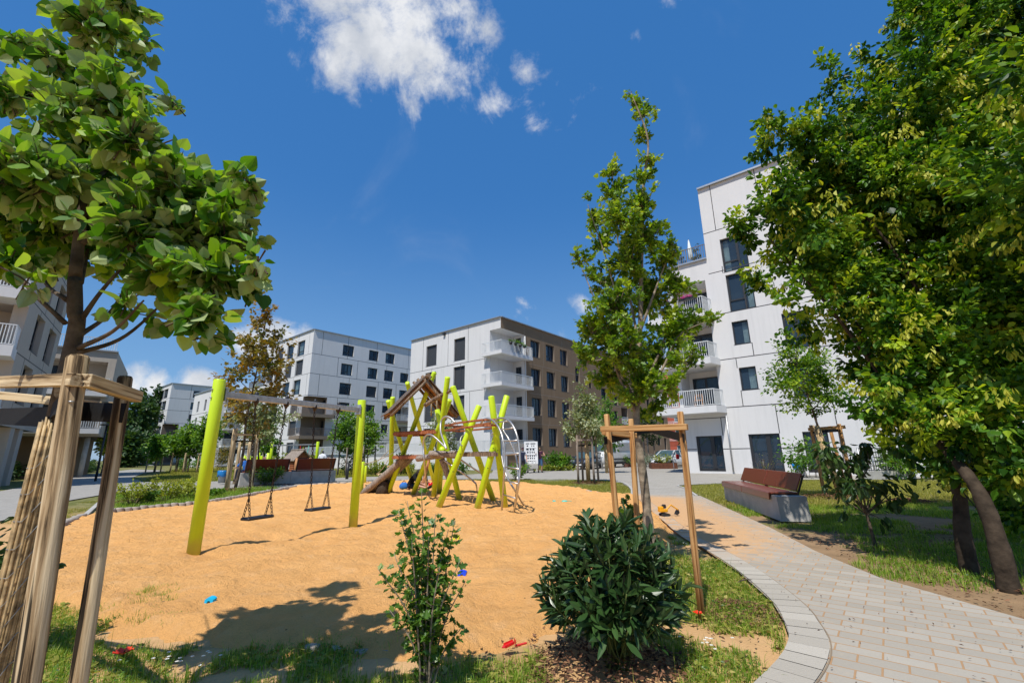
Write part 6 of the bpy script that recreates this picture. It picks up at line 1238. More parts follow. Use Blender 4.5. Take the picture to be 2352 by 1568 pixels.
def white_board():
    K = crop(2000, 1720, 8.712); D = 33.0; a = atd(*K(865, 1385), D); O = np.array([a[0], a[1], 0]); N = nrm(np.array([-.05, -1., 0])); U = XU(N)
    t = thing('display_board', 'tall white board with rows of small dark openings on a grey block and trolley', 'display board', O); R = lambda x0, y0, x1, y1: pxrect(O, N, K(x0, y0), K(x1, y1)); A_ = R(850, 395, 1318, 1165)
    ops = []
    for y0, y1, xs in ((450, 485, ((900, 1020), (1060, 1235))), (520, 575, ((930, 985), (1092, 1125), (1160, 1195))), (632, 700, ((915, 1000), (1038, 1098), (1130, 1200))), (730, 805, ((945, 992), (1105, 1140), (1172, 1208))), (728, 768, ((1027, 1072),)), (790, 820, ((1027, 1072),)), (865, 920, ((950, 1000), (1032, 1080), (1115, 1150), (1180, 1215))), (950, 1005, ((955, 1005), (1038, 1088), (1118, 1152), (1186, 1220))), (1045, 1085, ((1042, 1090),)), (1066, 1082, ((965, 1010), (1122, 1158), (1192, 1226))), (1122, 1140, ((910, 1010), (1100, 1168), (1225, 1270)))):
        for x0, x1 in xs: ops.append(R(x0, y0, x1, y1))
    m = MB(); facade(m, O, N, A_[0], A_[1], A_[2], A_[3], ops, .06); P = lambda u, z, d: O+U*u+UP*z-N*d
    for o in ops: m.quad(P(o[0], o[2], .06), P(o[1], o[2], .06), P(o[1], o[3], .06), P(o[0], o[3], .06), 1)
    for q in (((A_[0], A_[2]), (A_[0], A_[3])), ((A_[1], A_[2]), (A_[1], A_[3])), ((A_[0], A_[3]), (A_[1], A_[3])), ((A_[0], A_[2]), (A_[1], A_[2]))): m.quad(P(*q[0], 0), P(*q[1], 0), P(*q[1], .42), P(*q[0], .42))
    m.quad(P(A_[0], A_[2], .42), P(A_[1], A_[2], .42), P(A_[1], A_[3], .42), P(A_[0], A_[3], .42))
    for y in (600, 838, 1038): z = R(900, y, 1000, y+10)[2]; m.box(P((A_[0]+A_[1])/2, z, -.01), ((A_[1]-A_[0])*.42, .012, .02), (U, N, UP))
    for o in (A_[0]+.04, A_[1]-.04): m.box(P(o, (A_[2]+A_[3])/2, -.012), (.06, .014, (A_[3]-A_[2])/2-.004), (U, N, UP))
    m.build('board', [M['w_board'], M['w_dark']], t)
    b = R(865, 1172, 1330, 1345); m = MB(); m.box(P((b[0]+b[1])/2, (b[2]+b[3])/2, .25), ((b[1]-b[0])/2, .32, (b[3]-b[2])/2-.01), (U, N, UP), bev=.015); m.build('concrete_block', M['concrete'], t)
    m = MB(); z = b[2]-.03; m.box(P((b[0]+b[1])/2-.05, z-.03, .2), ((b[1]-b[0])*.36, .3, .03), (U, N, UP)); m.build('trolley', M['dark_steel'], t)
    for k in (-1, 1):
        m = MB(); c = P((b[0]+b[1])/2-.05+k*(b[1]-b[0])*.24, .07, -.02); m.extr([c+U*.07*math.cos(q)+UP*.07*math.sin(q) for q in np.linspace(0, 6.283, 15)[:-1]], -N*.5); m.build('wheel', M['rubber'], t)
# ------------------------------------------------------------------ vehicles
def vehicle(label, cat, loc, fwd, kind, paint_, name='parked_car'):
    fwd = nrm(np.array([fwd[0], fwd[1], 0])); L_ = np.cross(UP, fwd); o = np.array(loc, float); t = thing(name, label, cat, loc); P = lambda x, y, z: o+fwd*x+L_*y+UP*z
    if kind == 'estate': hl, w = 2.25, .90; prof = [(-2.25, .42, .80, .86), (-2.15, .26, .92, .92), (-1.3, .22, .93, .95), (0, .20, .92, .95), (.85, .20, .93, .95), (1.6, .24, .86, .94), (2.1, .30, .72, .88), (2.25, .36, .58, .74)]; gh = [(-2.12, 1.0, .92), (-1.85, 1.38, .9), (-.6, 1.45, .9), (.35, 1.42, .9), (1.05, .93, .9)]; wx = (-1.32, 1.38); wr = .32
    elif kind == 'hatch': hl, w = 2.0, .87; prof = [(-2., .4, .82, .84), (-1.9, .26, .95, .9), (-1.1, .22, .96, .95), (0, .20, .95, .95), (.8, .2, .95, .95), (1.5, .24, .87, .94), (1.88, .3, .72, .88), (2.0, .36, .6, .72)]; gh = [(-1.9, 1.0, .92), (-1.55, 1.42, .9), (-.5, 1.5, .9), (.3, 1.46, .9), (1.1, .95, .9)]; wx = (-1.2, 1.25); wr = .31
    else: hl, w = 2.95, .99; prof = [(-2.95, .45, 2.35, .93), (-2.9, .35, 2.5, .97), (-1., .32, 2.56, .98), (.9, .30, 2.56, .98), (1.5, .30, 2.44, .97), (2.15, .30, 1.45, .97), (2.7, .32, 1.15, .94), (2.92, .38, .95, .80)]; gh = None; wx = (-1.75, 1.95); wr = .36
    m = MB(); ring = []
    for (x, zb, zt, k) in prof:
        W_ = w*k; zm = zb+(min(zt, 1.2)-zb)*.45; top = .80 if kind == 'van' else .9; hh = zt-zb
        pts = [(-W_*.86, zb), (-W_, zb+.14), (-W_*1.0, zm), (-W_*(.985), zb+hh*.75), (-W_*top*1.02, zt-.03), (-W_*top*.8, zt), (0, zt+.015)]; pts = pts+[(-y, z) for (y, z) in pts[-2::-1]]; ring.append([P(x, y, z) for (y, z) in pts])
    n = len(ring[0]); vs = [q for r in ring for q in r]; fs = [(i*n+j, (i+1)*n+j, (i+1)*n+(j+1) % n, i*n+(j+1) % n) for i in range(len(ring)-1) for j in range(n)]+[tuple(range(n)), tuple(range((len(ring)-1)*n, len(ring)*n))[::-1]]
    m.add(vs, fs, 0, True); body = m.build('body', M[paint_], t)
    if gh:
        m = MB(); r = []
        for (x, z, k) in gh: kk = .9 if z < 1.1 else .74; r.append((P(x, -w*kk, z), P(x, w*kk, z)))
        for i in range(len(gh)-1):
            if 0 < i < len(gh)-2: m.quad(r[i][0], r[i+1][0], r[i+1][1], r[i][1])
        roof = m.build('roof', M[paint_], t); wb = MB(); 
        wb.quad(r[0][0], r[1][0], r[1][1], r[0][1]); wb.build('rear_window', M['carglass'], t); wb = MB(); k = len(gh)-1; wb.quad(r[k-1][0], r[k][0], r[k][1], r[k-1][1]); wb.build('windscreen', M['carglass'], t)
        for s in (0, 1):
            sg = -1 if s == 0 else 1; m = MB(); belt = [P(x, sg*w*.9, .935) for (x, z, q) in gh]; 
            poly = [r[0][s]]+[r[i][s] for i in range(1, k)]+[r[k][s]]+[P(gh[k][0]-.2, sg*w*.9, .93), P(gh[0][0]+.1, sg*w*.9, .93)]; m.add(poly, [tuple(range(len(poly)))]); m.build('side_window', M['carglass'], t)
            pm = MB()
            for i in range(1, k): a = np.array(r[i][s]); b = np.array([*(o+fwd*(gh[i][0]*1.02-.0)+L_*sg*w*.905)[:2], o[2]+.94]); pm.bar(a, b, .07, .03, L_)
            for i in range(k): pm.bar(r[i][s], r[i+1][s], .06, .05)
            pm.build('pillar', M[paint_], t)
            m = MB(); c = P(.85, sg*(w+.09), 1.0); m.box(c, (.06, .10, .07), (fwd, L_, UP), bev=.02); m.build('wing_mirror', M[paint_], t)
    else:
        f = MB(); f.quad(P(1.53, -.76, 2.36), P(2.17, -.86, 1.5), P(2.17, .86, 1.5), P(1.53, .76, 2.36)); off = nrm(fwd*.8+UP*.6)*.02
        f.v = [tuple(np.array(v)+off) for v in f.v]; f.build('windscreen', M['carglass'], t)
        for sg in (-1, 1):
            m = MB(); y = sg*(w*.985+.012); m.add([P(.75, y*.96, 2.2), P(1.42, y*.95, 2.2), P(2.05, y*.985, 1.45), P(.75, y, 1.4)], [(0, 1, 2, 3)]); m.build('side_window', M['carglass'], t)
            m = MB(); m.bar(P(-2.7, sg*(w+.0), .78), P(1.4, sg*(w+.0), .78), .03, .10); m.build('side_trim', M['rubber'], t); m = MB(); m.bar(P(-2.8, sg*(w-.01), .42), P(2.5, sg*(w-.01), .42), .035, .18); m.build('sill', M['rubber'], t)
            m = MB(); m.add([P(-2.5, y*.985, 2.25), P(.3, y*.985, 2.25), P(.3, y*1.004, 1.5), P(-2.5, y*1.004, 1.5)], [(0, 1, 2, 3)]); m.build('side_panel', simple('van_panel', (.38, .38, .39), .35), t)
            m = MB(); c = P(1.75, sg*(w+.14), 1.5); m.box(c, (.08, .10, .17), (fwd, L_, UP), bev=.03); m.build('wing_mirror', M['rubber'], t)
    hx = hl-.08
    for sg in (-1, 1):
        m = MB(); zl = .68 if gh else .95; m.box(P(hx-.10, sg*w*.66, zl), (.13, .17, .075), (fwd, L_, UP), bev=.03); m.build('headlight', M['headlamp'], t)
        m = MB(); m.box(P(-hl+.04, sg*w*.74, .82 if gh else 1.1), (.05, .12, .10 if gh else .28), (fwd, L_, UP), bev=.02); m.build('tail_light', M['cloth_red'], t)
        for x in wx:
            m = MB(); c = P(x, sg*(w-.09), wr); m.extr([c+fwd*wr*math.cos(a)+UP*wr*math.sin(a)-L_*sg*.09 for a in np.linspace(0, 6.283, 25)[:-1]], L_*sg*.2); wo = m.build('wheel', M['rubber'], t)
            m = MB(); q = c+L_*sg*.115; m.add([q]+[q+fwd*wr*.66*math.cos(a)+UP*wr*.66*math.sin(a) for a in np.linspace(0, 6.283, 21)[:-1]], [(0, 1+i, 1+(i+1) % 20) for i in range(20) if i % 4 != 3]); m.build('rim', M['steel'], wo)
            m = MB(); m.extr([c+L_*sg*(-.05)+fwd*(wr+.06)*math.cos(a)+UP*(wr+.06)*math.sin(a) for a in np.linspace(-.1, math.pi+.1, 15)], L_*sg*.145); m.build('wheel_arch', M['rubber'], t)
    m = MB(); m.box(P(hl-.03, 0, .52 if gh else .75), (.04, .38, .13), (fwd, L_, UP), bev=.02); gr = m.build('grille', M['rubber'], t); m = MB(); m.box(P(hl+.02, 0, .40), (.012, .26, .055), (fwd, L_, UP)); m.box(P(hl+.022, .235 if True else 0, .40), (.012, .025, .055), (fwd, L_, UP), 1); m.build('number_plate', [M['w_board'], M['blue_plastic2']], t)
    if kind == 'estate':
        m = MB()
        for k in range(4): c = P(hl+.02, -.09+.06*k, .60); m.tube([c+L_*.038*math.cos(a)+UP*.038*math.sin(a) for a in np.linspace(0, 6.283, 15)], .006, 5, False)
        m.build('emblem', M['inox'], gr)
    return t
def bicycle(label, p, d):
    t = thing('bicycle', label, 'bicycle', p); d = nrm(np.array([d[0], d[1], 0])); p = np.array([p[0], p[1], 0.])
    for s in (-.52, .52):
        m = MB(); c = p+d*s+UP*.34; m.tube([c+d*.33*math.cos(a)+UP*.33*math.sin(a) for a in np.linspace(0, 6.283, 25)], .018, 5, False); w = m.build('wheel', M['rubber'], t); m = MB()
        for a in np.linspace(0, math.pi, 7)[:-1]: m.bar(c+d*.32*math.cos(a)+UP*.32*math.sin(a), c-d*.32*math.cos(a)-UP*.32*math.sin(a), .004, .004)
        m.build('spoke', M['steel'], w)
    b, s, h, r, f = p+d*-.05+UP*.3, p+d*-.2+UP*.85, p+d*.36+UP*.85, p-d*.52+UP*.34, p+d*.52+UP*.34; m = MB()
    for a, e in ((b, s), (s, h), (b, h), (b, r), (s, r), (h, f)): m.tube([a, e], .018, 6)
    m.build('frame', M['car_black'], t); m = MB(); m.box(s+UP*.08, (.12, .06, .02), (d, np.cross(UP, d), UP), bev=.01); m.build('saddle', M['rubber'], t); m = MB(); q = np.cross(UP, d); m.tube([h, h+UP*.18], .012, 5); m.tube([h+UP*.18-q*.27, h+UP*.18+q*.27], .012, 5); m.build('handlebar', M['steel'], t)
def vehicles():
    M['headlamp'] = simple('headlamp_glass', (.5, .53, .56), .12, .4); R = crop(2100, 1700, 3.618)
    def at(x, y, D): q = atd(*R(x, y), D); q[2] = 0; return q
    vehicle('dark blue estate car facing the camera, parked behind the steel bollards', 'car', at(905, 600, 40.5), (-.45, -.89), 'estate', 'car_navy'); vehicle('silver grey panel van parked behind the dark estate car', 'van', at(1260, 560, 44.5), (-.70, -.71), 'van', 'car_silver', 'panel_van')
    vehicle('white hatchback parked behind the long rusty planter', 'car', at(2110, 570, 42), (-.75, -.66), 'hatch', 'car_white'); vehicle('black estate car parked beyond the white hatchback', 'car', at(2040, 520, 50), (-.7, -.7), 'estate', 'car_black'); vehicle('white car with rounded roof behind the white hatchback, next to the black one', 'car', at(2230, 500, 48), (-.7, -.7), 'hatch', 'car_white')
    bicycle('dark bicycle leaning at the stand right of the round bush', at(650, 520, 42.5), (.9, .3)); bicycle('bicycle standing at the rear end of the silver van', at(1495, 500, 44), (.8, .5))
    p = at(2150, 560, 37.5); h = vt(p, R(0, 385)[1]); t = thing('standpipe', 'bent grey standpipe with red handle rising from the long planter', 'standpipe', p); m = MB(); m.tube(catmull([p, p+UP*h*.85, p+UP*h+np.array([.15, 0, 0]), p+UP*h*.8+np.array([.45, 0, 0])], 5), .03, 8); m.build('pipe', M['steel'], t); m = MB(); m.box(p+UP*h*.72+np.array([.35, -.05, 0]), (.12, .06, .18), bev=.03); m.build('handle', M['cloth_red'], t)
# ------------------------------------------------------------------ vegetation, each plant where it stands
def bl(lst, Y, jit=0.):
    out = []
    for q in lst:
        y = q[3] if len(q) > 3 else Y+random.uniform(-jit, jit); p = aty(q[0], q[1], y); dep = (p-CAM)@(-CZ); out.append((p, q[2]*dep/F))
    return out
def linden():
    Y = 2.15; b = aty(168, 790, Y); base = np.array([b[0], b[1], 0.]); t = thing('linden_tree', 'young silver linden with big round leaves tied between three thick stakes at the left edge', 'tree', base)
    m = MB(); f = aty(172, 640, Y); m.tube(catmull([base-UP*.1, base+UP*.8, b, aty(172, 715, Y), f], 5), np.linspace(.040, .030, 21), 12)
    top = aty(230, 60, Y); pp = catmull([f, aty(190, 480, Y), aty(225, 280, Y), top, aty(250, -120, Y)], 5); m.tube(pp, np.linspace(.028, .007, len(pp)), 10)
    L = [((150, 742), (60, 655), (12, 570), 2.14), ((155, 690), (100, 640), (62, 500), 2.52), ((185, 650), (200, 580), (215, 470), 2.56), ((186, 735), (240, 660), (330, 560), 2.14), ((183, 770), (250, 720), (300, 640), 2.44), ((178, 800), (260, 760), (330, 690), 1.97), ((175, 812), (290, 770), (410, 660), 2.39), ((190, 560), (280, 480), (480, 460), 2.22), ((205, 420), (300, 360), (400, 320), 2.48), ((200, 450), (120, 400), (30, 380), 2.22), ((225, 280), (130, 230), (30, 210), 2.31), ((225, 250), (300, 200), (390, 240), 2.48)]
    for a, c, e, y in L: p = catmull([aty(*a, Y), aty(*c, (Y+y)/2), aty(*e, y)], 7); m.tube(p, np.linspace(.013, .004, len(p)), 8)
    B_ = [(290, 10, 52), (225, 60, 62), (210, 140, 80), (120, 140, 45), (60, 95, 30), (318, 110, 42), (405, 232, 34), (260, 230, 82), (150, 250, 72), (60, 210, 55), (20, 215, 45), (300, 320, 85), (210, 350, 110), (400, 400, 65), (300, 430, 120), (420, 460, 95), (520, 450, 70), (590, 425, 40), (120, 430, 90), (30, 400, 80), (20, 500, 90), (110, 510, 85), (200, 480, 90), (310, 530, 90), (190, 520, 60), (430, 550, 100), (530, 540, 80), (600, 600, 55), (500, 640, 85), (400, 640, 80), (580, 670, 40), (450, 720, 55), (500, 760, 32), (390, 735, 32), (120, 595, 45), (20, 600, 55), (60, 645, 28), (190, 560, 50), (250, 600, 55), (300, 690, 36), (250, 740, 20), (150, 665, 22), (480, 772, 26), (340, 720, 30), (40, 120, 30), (240, -80, 70)]
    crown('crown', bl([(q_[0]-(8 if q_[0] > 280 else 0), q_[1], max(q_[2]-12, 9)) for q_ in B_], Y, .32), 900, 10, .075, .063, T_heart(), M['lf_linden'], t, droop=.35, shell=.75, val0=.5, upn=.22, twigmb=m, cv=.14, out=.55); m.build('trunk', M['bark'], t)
    # reed mat round the lower trunk
    r = .045; mt = thing('reed_mat', 'mat of dry reeds tied with wire round the trunk of the left linden', 'reed mat', base); m = MB(); h = aty(112, 963, Y)[2]
    for i in range(34):
        a = 6.283*i/34; rr = r+random.uniform(-.004, .006); q = base+np.array([math.cos(a)*rr, math.sin(a)*rr, 0]); hh = h+random.uniform(-.06, .01); k = random.uniform(-.005, .005); ps = [q, q+np.array([k, -k, hh*.5]), q+np.array([k*.3, k, hh])]; m.tube(catmull(ps, 3), random.uniform(.0045, .0072), 6)
    m.tube([base, base+UP*(h-.05)], r-.004, 16); m.build('reed', M['reed'], mt); m = MB()
    nt_ = int((h-.1)/.115); m.tube([base+np.array([math.cos(a)*(r+.009), math.sin(a)*(r+.009), .1+.115*(math.floor(a/6.2832)+max(0, (a/6.2832 % 1)-.8)*5)]) for a in np.linspace(0, 6.2832*nt_, 26*nt_)], .0018, 5, False)
    m.build('tie_wire', M['wire'], mt)
    def ext(tp, lo): d = nrm(lo-tp); return tp+d*((tp[2]+.15)/-d[2])
    p1t, p2t = aty(180, 818, 1.95), aty(288, 865, 2.45); p1b, p2b = ext(p1t, aty(62, 1560, 1.88)), ext(p2t, aty(181, 1560, 2.36)); p3t = aty(-190, 850, 2.9); p3b = np.array([p3t[0]-.05, p3t[1]+.02, -.15])
    def on(a, b_, z): return a+(b_-a)*((z-a[2])/(b_[2]-a[2]))
    g1 = thing('tree_guard', 'thick weathered stake tripod with crossbars and black straps in the left foreground', 'tree guard', base)
    for nm, a, b_, rad, dome in (('stake', p1b, p1t, .041, .006), ('stake', p2b, p2t, .0345, .005), ('stake', p3b, p3t, .034, .006)):
        d = nrm(b_-a); P = [a+(b_-a)*q for q in np.linspace(0, 1, 9)]; P[-1] = b_; m = MB(); rr = [rad*random.uniform(.96, 1.05) for _ in P]; P = P[:-1]+[b_-d*.012, b_]; rr = rr[:-1]+[rad, rad*.86]
        x = nrm(np.cross(d, np.array([0, 1., 0]))); y = np.cross(d, x); m2 = MB(); m2.tube([np.array([0, 0, np.linalg.norm(q-a)]) for q in P], rr, 28, dome=dome)
        o = m2.build('stake', M['stake_old'], None); o.parent = g1
        from mathutils import Matrix
        Rm = Matrix(((x[0], y[0], d[0], a[0]-base[0]), (x[1], y[1], d[1], a[1]-base[1]), (x[2], y[2], d[2], a[2]-base[2]), (0, 0, 0, 1))); o.matrix_local = Rm
    def beam(a, b_, w, h_): return local_bar(g1, 'crossbar', a, b_, w, h_, 'stake_old')
    beam(aty(-230, 885, 2.86), aty(174, 872, 1.905), .04, .056); beam(aty(196, 873, 1.93), aty(317, 911, 2.38), .045, .058); beam(aty(-180, 890, 2.95), aty(272, 935, 2.52), .04, .05)
    def strap(pts, hh):
        m = MB(); q = catmull(pts, 6)
        for i in range(len(q)-1): m.bar(q[i], q[i+1], .005, hh)
        return m.build('strap', M['strap'], g1)
    strap([aty(-200, 950, 2.85), aty(-40, 955, 2.82), aty(112, 957, 2.12)], .095); strap([aty(112, 940, 2.12), aty(200, 945, 2.5), aty(285, 948, 2.40)], .105)
    c1 = on(p1t, p1b, aty(160, 925, 1.95)[2]); m = MB(); d = nrm(p1t-p1b); m.tube([c1-d*.03, c1+d*.035], .0375, 24); o = m.build('strap', M['strap'], g1); m = MB(); q = c1+nrm(CAM-c1)*np.array([1, 1, 0])*.039; m.lathe([(0, -.004), (.009, -.003), (.009, .003), (0, .004)], q, 10); m.build('screw', M['steel'], o)
    strap([aty(150, 925, 1.93), aty(128, 935, 2.05), aty(118, 945, 2.12)], .075)
def maple():
    base = g(1510, 1305); t = thing('maple_tree', 'slender young field maple with tall spire crown tied between three light wooden stakes', 'tree', base); Y = base[1]
    m = MB(); P = [base-UP*.1, aty(1490, 1210, Y), aty(1482, 1130, Y), aty(1466, 1010, Y), aty(1462, 950, Y), aty(1466, 850, Y), aty(1472, 700, Y), aty(1474, 560, Y), aty(1478, 420, Y), aty(1488, 320, Y), aty(1450, 215, Y)]; p = catmull(P, 5)
    rr = np.linspace(.062, .008, len(p)); rr[:20] *= 1+np.array([random.uniform(-.1, .14) for _ in range(20)]); m.tube(p, rr, 12)
    L = [((1462, 950), (1420, 860), (1390, 760), (1362, 740), 5.2), ((1463, 930), (1400, 800), (1370, 700), (1330, 600), 5.7), ((1464, 930), (1520, 850), (1560, 770), (1630, 735), 5.6), ((1465, 900), (1510, 820), (1550, 700), (1560, 600), 6.0), ((1466, 860), (1430, 760), (1400, 620), (1350, 470), 5.5), ((1468, 800), (1450, 700), (1420, 560), (1405, 400), 5.9), ((1470, 760), (1500, 680), (1530, 600), (1545, 560), 5.5), ((1465, 900), (1440, 820), (1360, 830), (1345, 815), 6.1), ((1464, 930), (1530, 880), (1570, 840), (1590, 815), 5.9)]
    for a, b, c, e, y in L: q = catmull([aty(*a, Y), aty(*b, (2*Y+y)/3), aty(*c, (Y+2*y)/3), aty(*e, y)], 5); m.tube(q, np.linspace(.022, .004, len(q)), 7)
    B_ = [(1446, 208, 14), (1456, 235, 18), (1480, 262, 26), (1505, 250, 16), (1485, 310, 26), (1490, 360, 22), (1475, 410, 24), (1405, 395, 20), (1412, 440, 32), (1425, 500, 42), (1350, 450, 14), (1362, 500, 22), (1385, 560, 34), (1330, 600, 26), (1320, 585, 12), (1480, 470, 40), (1475, 540, 55), (1440, 600, 60), (1380, 640, 45), (1525, 590, 36), (1545, 560, 18), (1560, 660, 38), (1590, 735, 28), (1630, 738, 18), (1490, 680, 70), (1410, 700, 65), (1362, 760, 48), (1430, 790, 75), (1540, 760, 55), (1505, 830, 65), (1352, 820, 36), (1580, 825, 36), (1400, 860, 50), (1470, 890, 52), (1540, 880, 35), (1478, 945, 24), (1500, 930, 28)]
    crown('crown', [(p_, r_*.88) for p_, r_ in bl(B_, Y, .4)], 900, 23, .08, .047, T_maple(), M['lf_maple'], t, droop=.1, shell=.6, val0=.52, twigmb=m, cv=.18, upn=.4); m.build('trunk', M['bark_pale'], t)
    A0, B0, C0 = g(1433, 1360), g(1473, 1345), g(1611, 1408); At, Bt, Ct = aty(1393, 951, A0[1]+.02), aty(1449, 962, B0[1]+.05), aty(1562, 945, C0[1]+.03)
    tree_guard('tree_guard', 'fresh orange larch stakes with one long crossbar and black strap round the young maple', [(A0, At), (B0, Bt), (C0, Ct)], [(aty(1381, 985, A0[1]-.06), aty(1579, 980, C0[1]-.05)), (aty(1385, 992, A0[1]+.05), aty(1460, 1000, B0[1]+.1))], 'stake_new', .029,
               [([aty(1388, 1012, A0[1]-.05), aty(1440, 1000, 5.0), aty(1492, 984, Y-.09)], .075), ([aty(1488, 984, Y-.09), aty(1530, 995, 4.6), aty(1572, 1006, C0[1]-.05)], .075)], .045, .055, None)
def hornbeam():
    b1, b2 = g(2226, 1305), g(2316, 1345); t = thing('hornbeam_tree', 'huge two stemmed hornbeam with hanging catkins filling the right edge', 'tree', (b1+b2)/2); m = MB()
    P = catmull([b1-UP*.1, aty(2212, 1230, b1[1]), aty(2205, 1150, b1[1]+.05), aty(2190, 1060, b1[1]+.1), aty(2150, 950, b1[1]+.2), aty(2100, 800, 6.0)], 6); m.tube(P, np.linspace(.085, .04, len(P))*(1+np.array([random.uniform(-.06, .06) for _ in P])), 14); m.build('trunk', M['bark_dark'], t); m = MB()
    P = catmull([b2-UP*.1, aty(2290, 1240, b2[1]), aty(2262, 1160, b2[1]+.05), aty(2222, 1090, b2[1]+.2), aty(2110, 960, 5.7), aty(2045, 890, 5.8), aty(1998, 820, 5.9), aty(1970, 740, 6.0)], 6); m.tube(P, np.linspace(.088, .016, len(P))*(1+np.array([random.uniform(-.06, .06) for _ in P])), 14)
    for a, c, e in (((2262, 1160, 4.95), (2290, 900, 5.6), (2250, 500, 6.5)), ((2222, 1090, 5.1), (2180, 800, 6), (2000, 400, 6.2)), ((2222, 1090, 5.1), (2300, 700, 6.4), (2330, 100, 7)), ((2045, 890, 5.8), (1900, 700, 6), (1760, 540, 6.2)), ((2180, 800, 6.), (2040, 560, 6), (1880, 380, 6.3)), ((2250, 500, 6.5), (2150, 250, 6.6), (2050, 150, 6.7))): p = catmull([aty(*a), aty(*c), aty(*e)], 8); m.tube(p, np.linspace(.032, .007, len(p)), 8)
    m.build('trunk', M['bark_dark'], t)
    B_ = [(2330, 40, 130), (2200, 60, 110), (2110, 30, 70), (2060, 25, 30), (2260, 200, 150), (2120, 190, 100), (2040, 140, 45), (1985, 130, 22), (2000, 230, 70), (1910, 150, 26), (1915, 190, 22), (2160, 330, 150), (2320, 350, 150), (2030, 340, 110), (1930, 290, 70), (1850, 320, 60), (1790, 290, 40), (1760, 330, 36), (1880, 400, 90), (1790, 420, 50), (1990, 470, 110), (1860, 510, 75), (1770, 510, 45), (1690, 515, 32), (1720, 545, 32), (2120, 480, 140), (2260, 520, 150), (1950, 590, 95), (1840, 610, 60), (1750, 640, 40), (1810, 690, 45), (2060, 640, 120), (2200, 680, 140), (2330, 700, 140), (1940, 700, 80), (1850, 745, 45), (1790, 775, 22), (2040, 770, 95), (2150, 830, 110), (2290, 850, 120), (1990, 850, 60), (2080, 900, 70), (2200, 960, 90), (2320, 980, 100), (2110, 1000, 55), (2040, 960, 38), (2250, 1060, 65), (2340, 1080, 70, 6.2), (2345, 1180, 55, 6.8), (2050, 880, 75, 5.3), (2130, 950, 80, 5.2), (2220, 1000, 85, 5.0), (2310, 960, 90, 4.7), (2200, 900, 95, 5.2), (2120, 840, 90, 5.4), (2300, 830, 100, 5.0), (2330, 1070, 70, 4.7), (2230, 1075, 50, 5.2), (2180, 760, 110, 5.4), (2060, 760, 85, 5.5), (2300, 700, 110, 5.2), (1990, 940, 40, 5.5), (2060, 1010, 35, 5.4), (2330, 1130, 60, 7), (2180, 1060, 45), (1900, 560, 90), (1990, 640, 100), (1850, 450, 80), (2060, 420, 120), (1960, 400, 90), (1830, 560, 60), (1900, 480, 90), (1780, 470, 45), (2400, 500, 160), (2420, 850, 140), (2420, 200, 160), (2300, -100, 160), (2150, -60, 90)]
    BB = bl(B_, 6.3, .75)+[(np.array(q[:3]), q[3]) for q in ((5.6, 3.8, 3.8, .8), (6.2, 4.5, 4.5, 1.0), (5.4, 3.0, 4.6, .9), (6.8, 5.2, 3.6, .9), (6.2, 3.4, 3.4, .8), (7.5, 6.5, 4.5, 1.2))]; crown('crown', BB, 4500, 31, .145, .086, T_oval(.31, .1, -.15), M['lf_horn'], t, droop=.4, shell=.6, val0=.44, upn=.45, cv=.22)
    crown('catkins', BB, 1250, 16, .13, .075, T_oval(.2, .14, -.1), M['lf_seed'], t, droop=1.2, shell=.28, val0=.5, upn=.3, out=.25)  # real catkins, multiplied and pale to stand in for highlights on the crown
    # low dark shade shrubs behind the stems
    for u, v, w, h, lab in ((2345, 1210, 1.6, 1.7, 'dark shady bush at the right edge behind the hornbeam stems'), (2250, 1150, 1.8, 1.3, 'dark bush in the shade between hornbeam and fence')): mound('shade_bush', lab, g(u, v), w, w, h, 'lf_dark', 1500, .09)
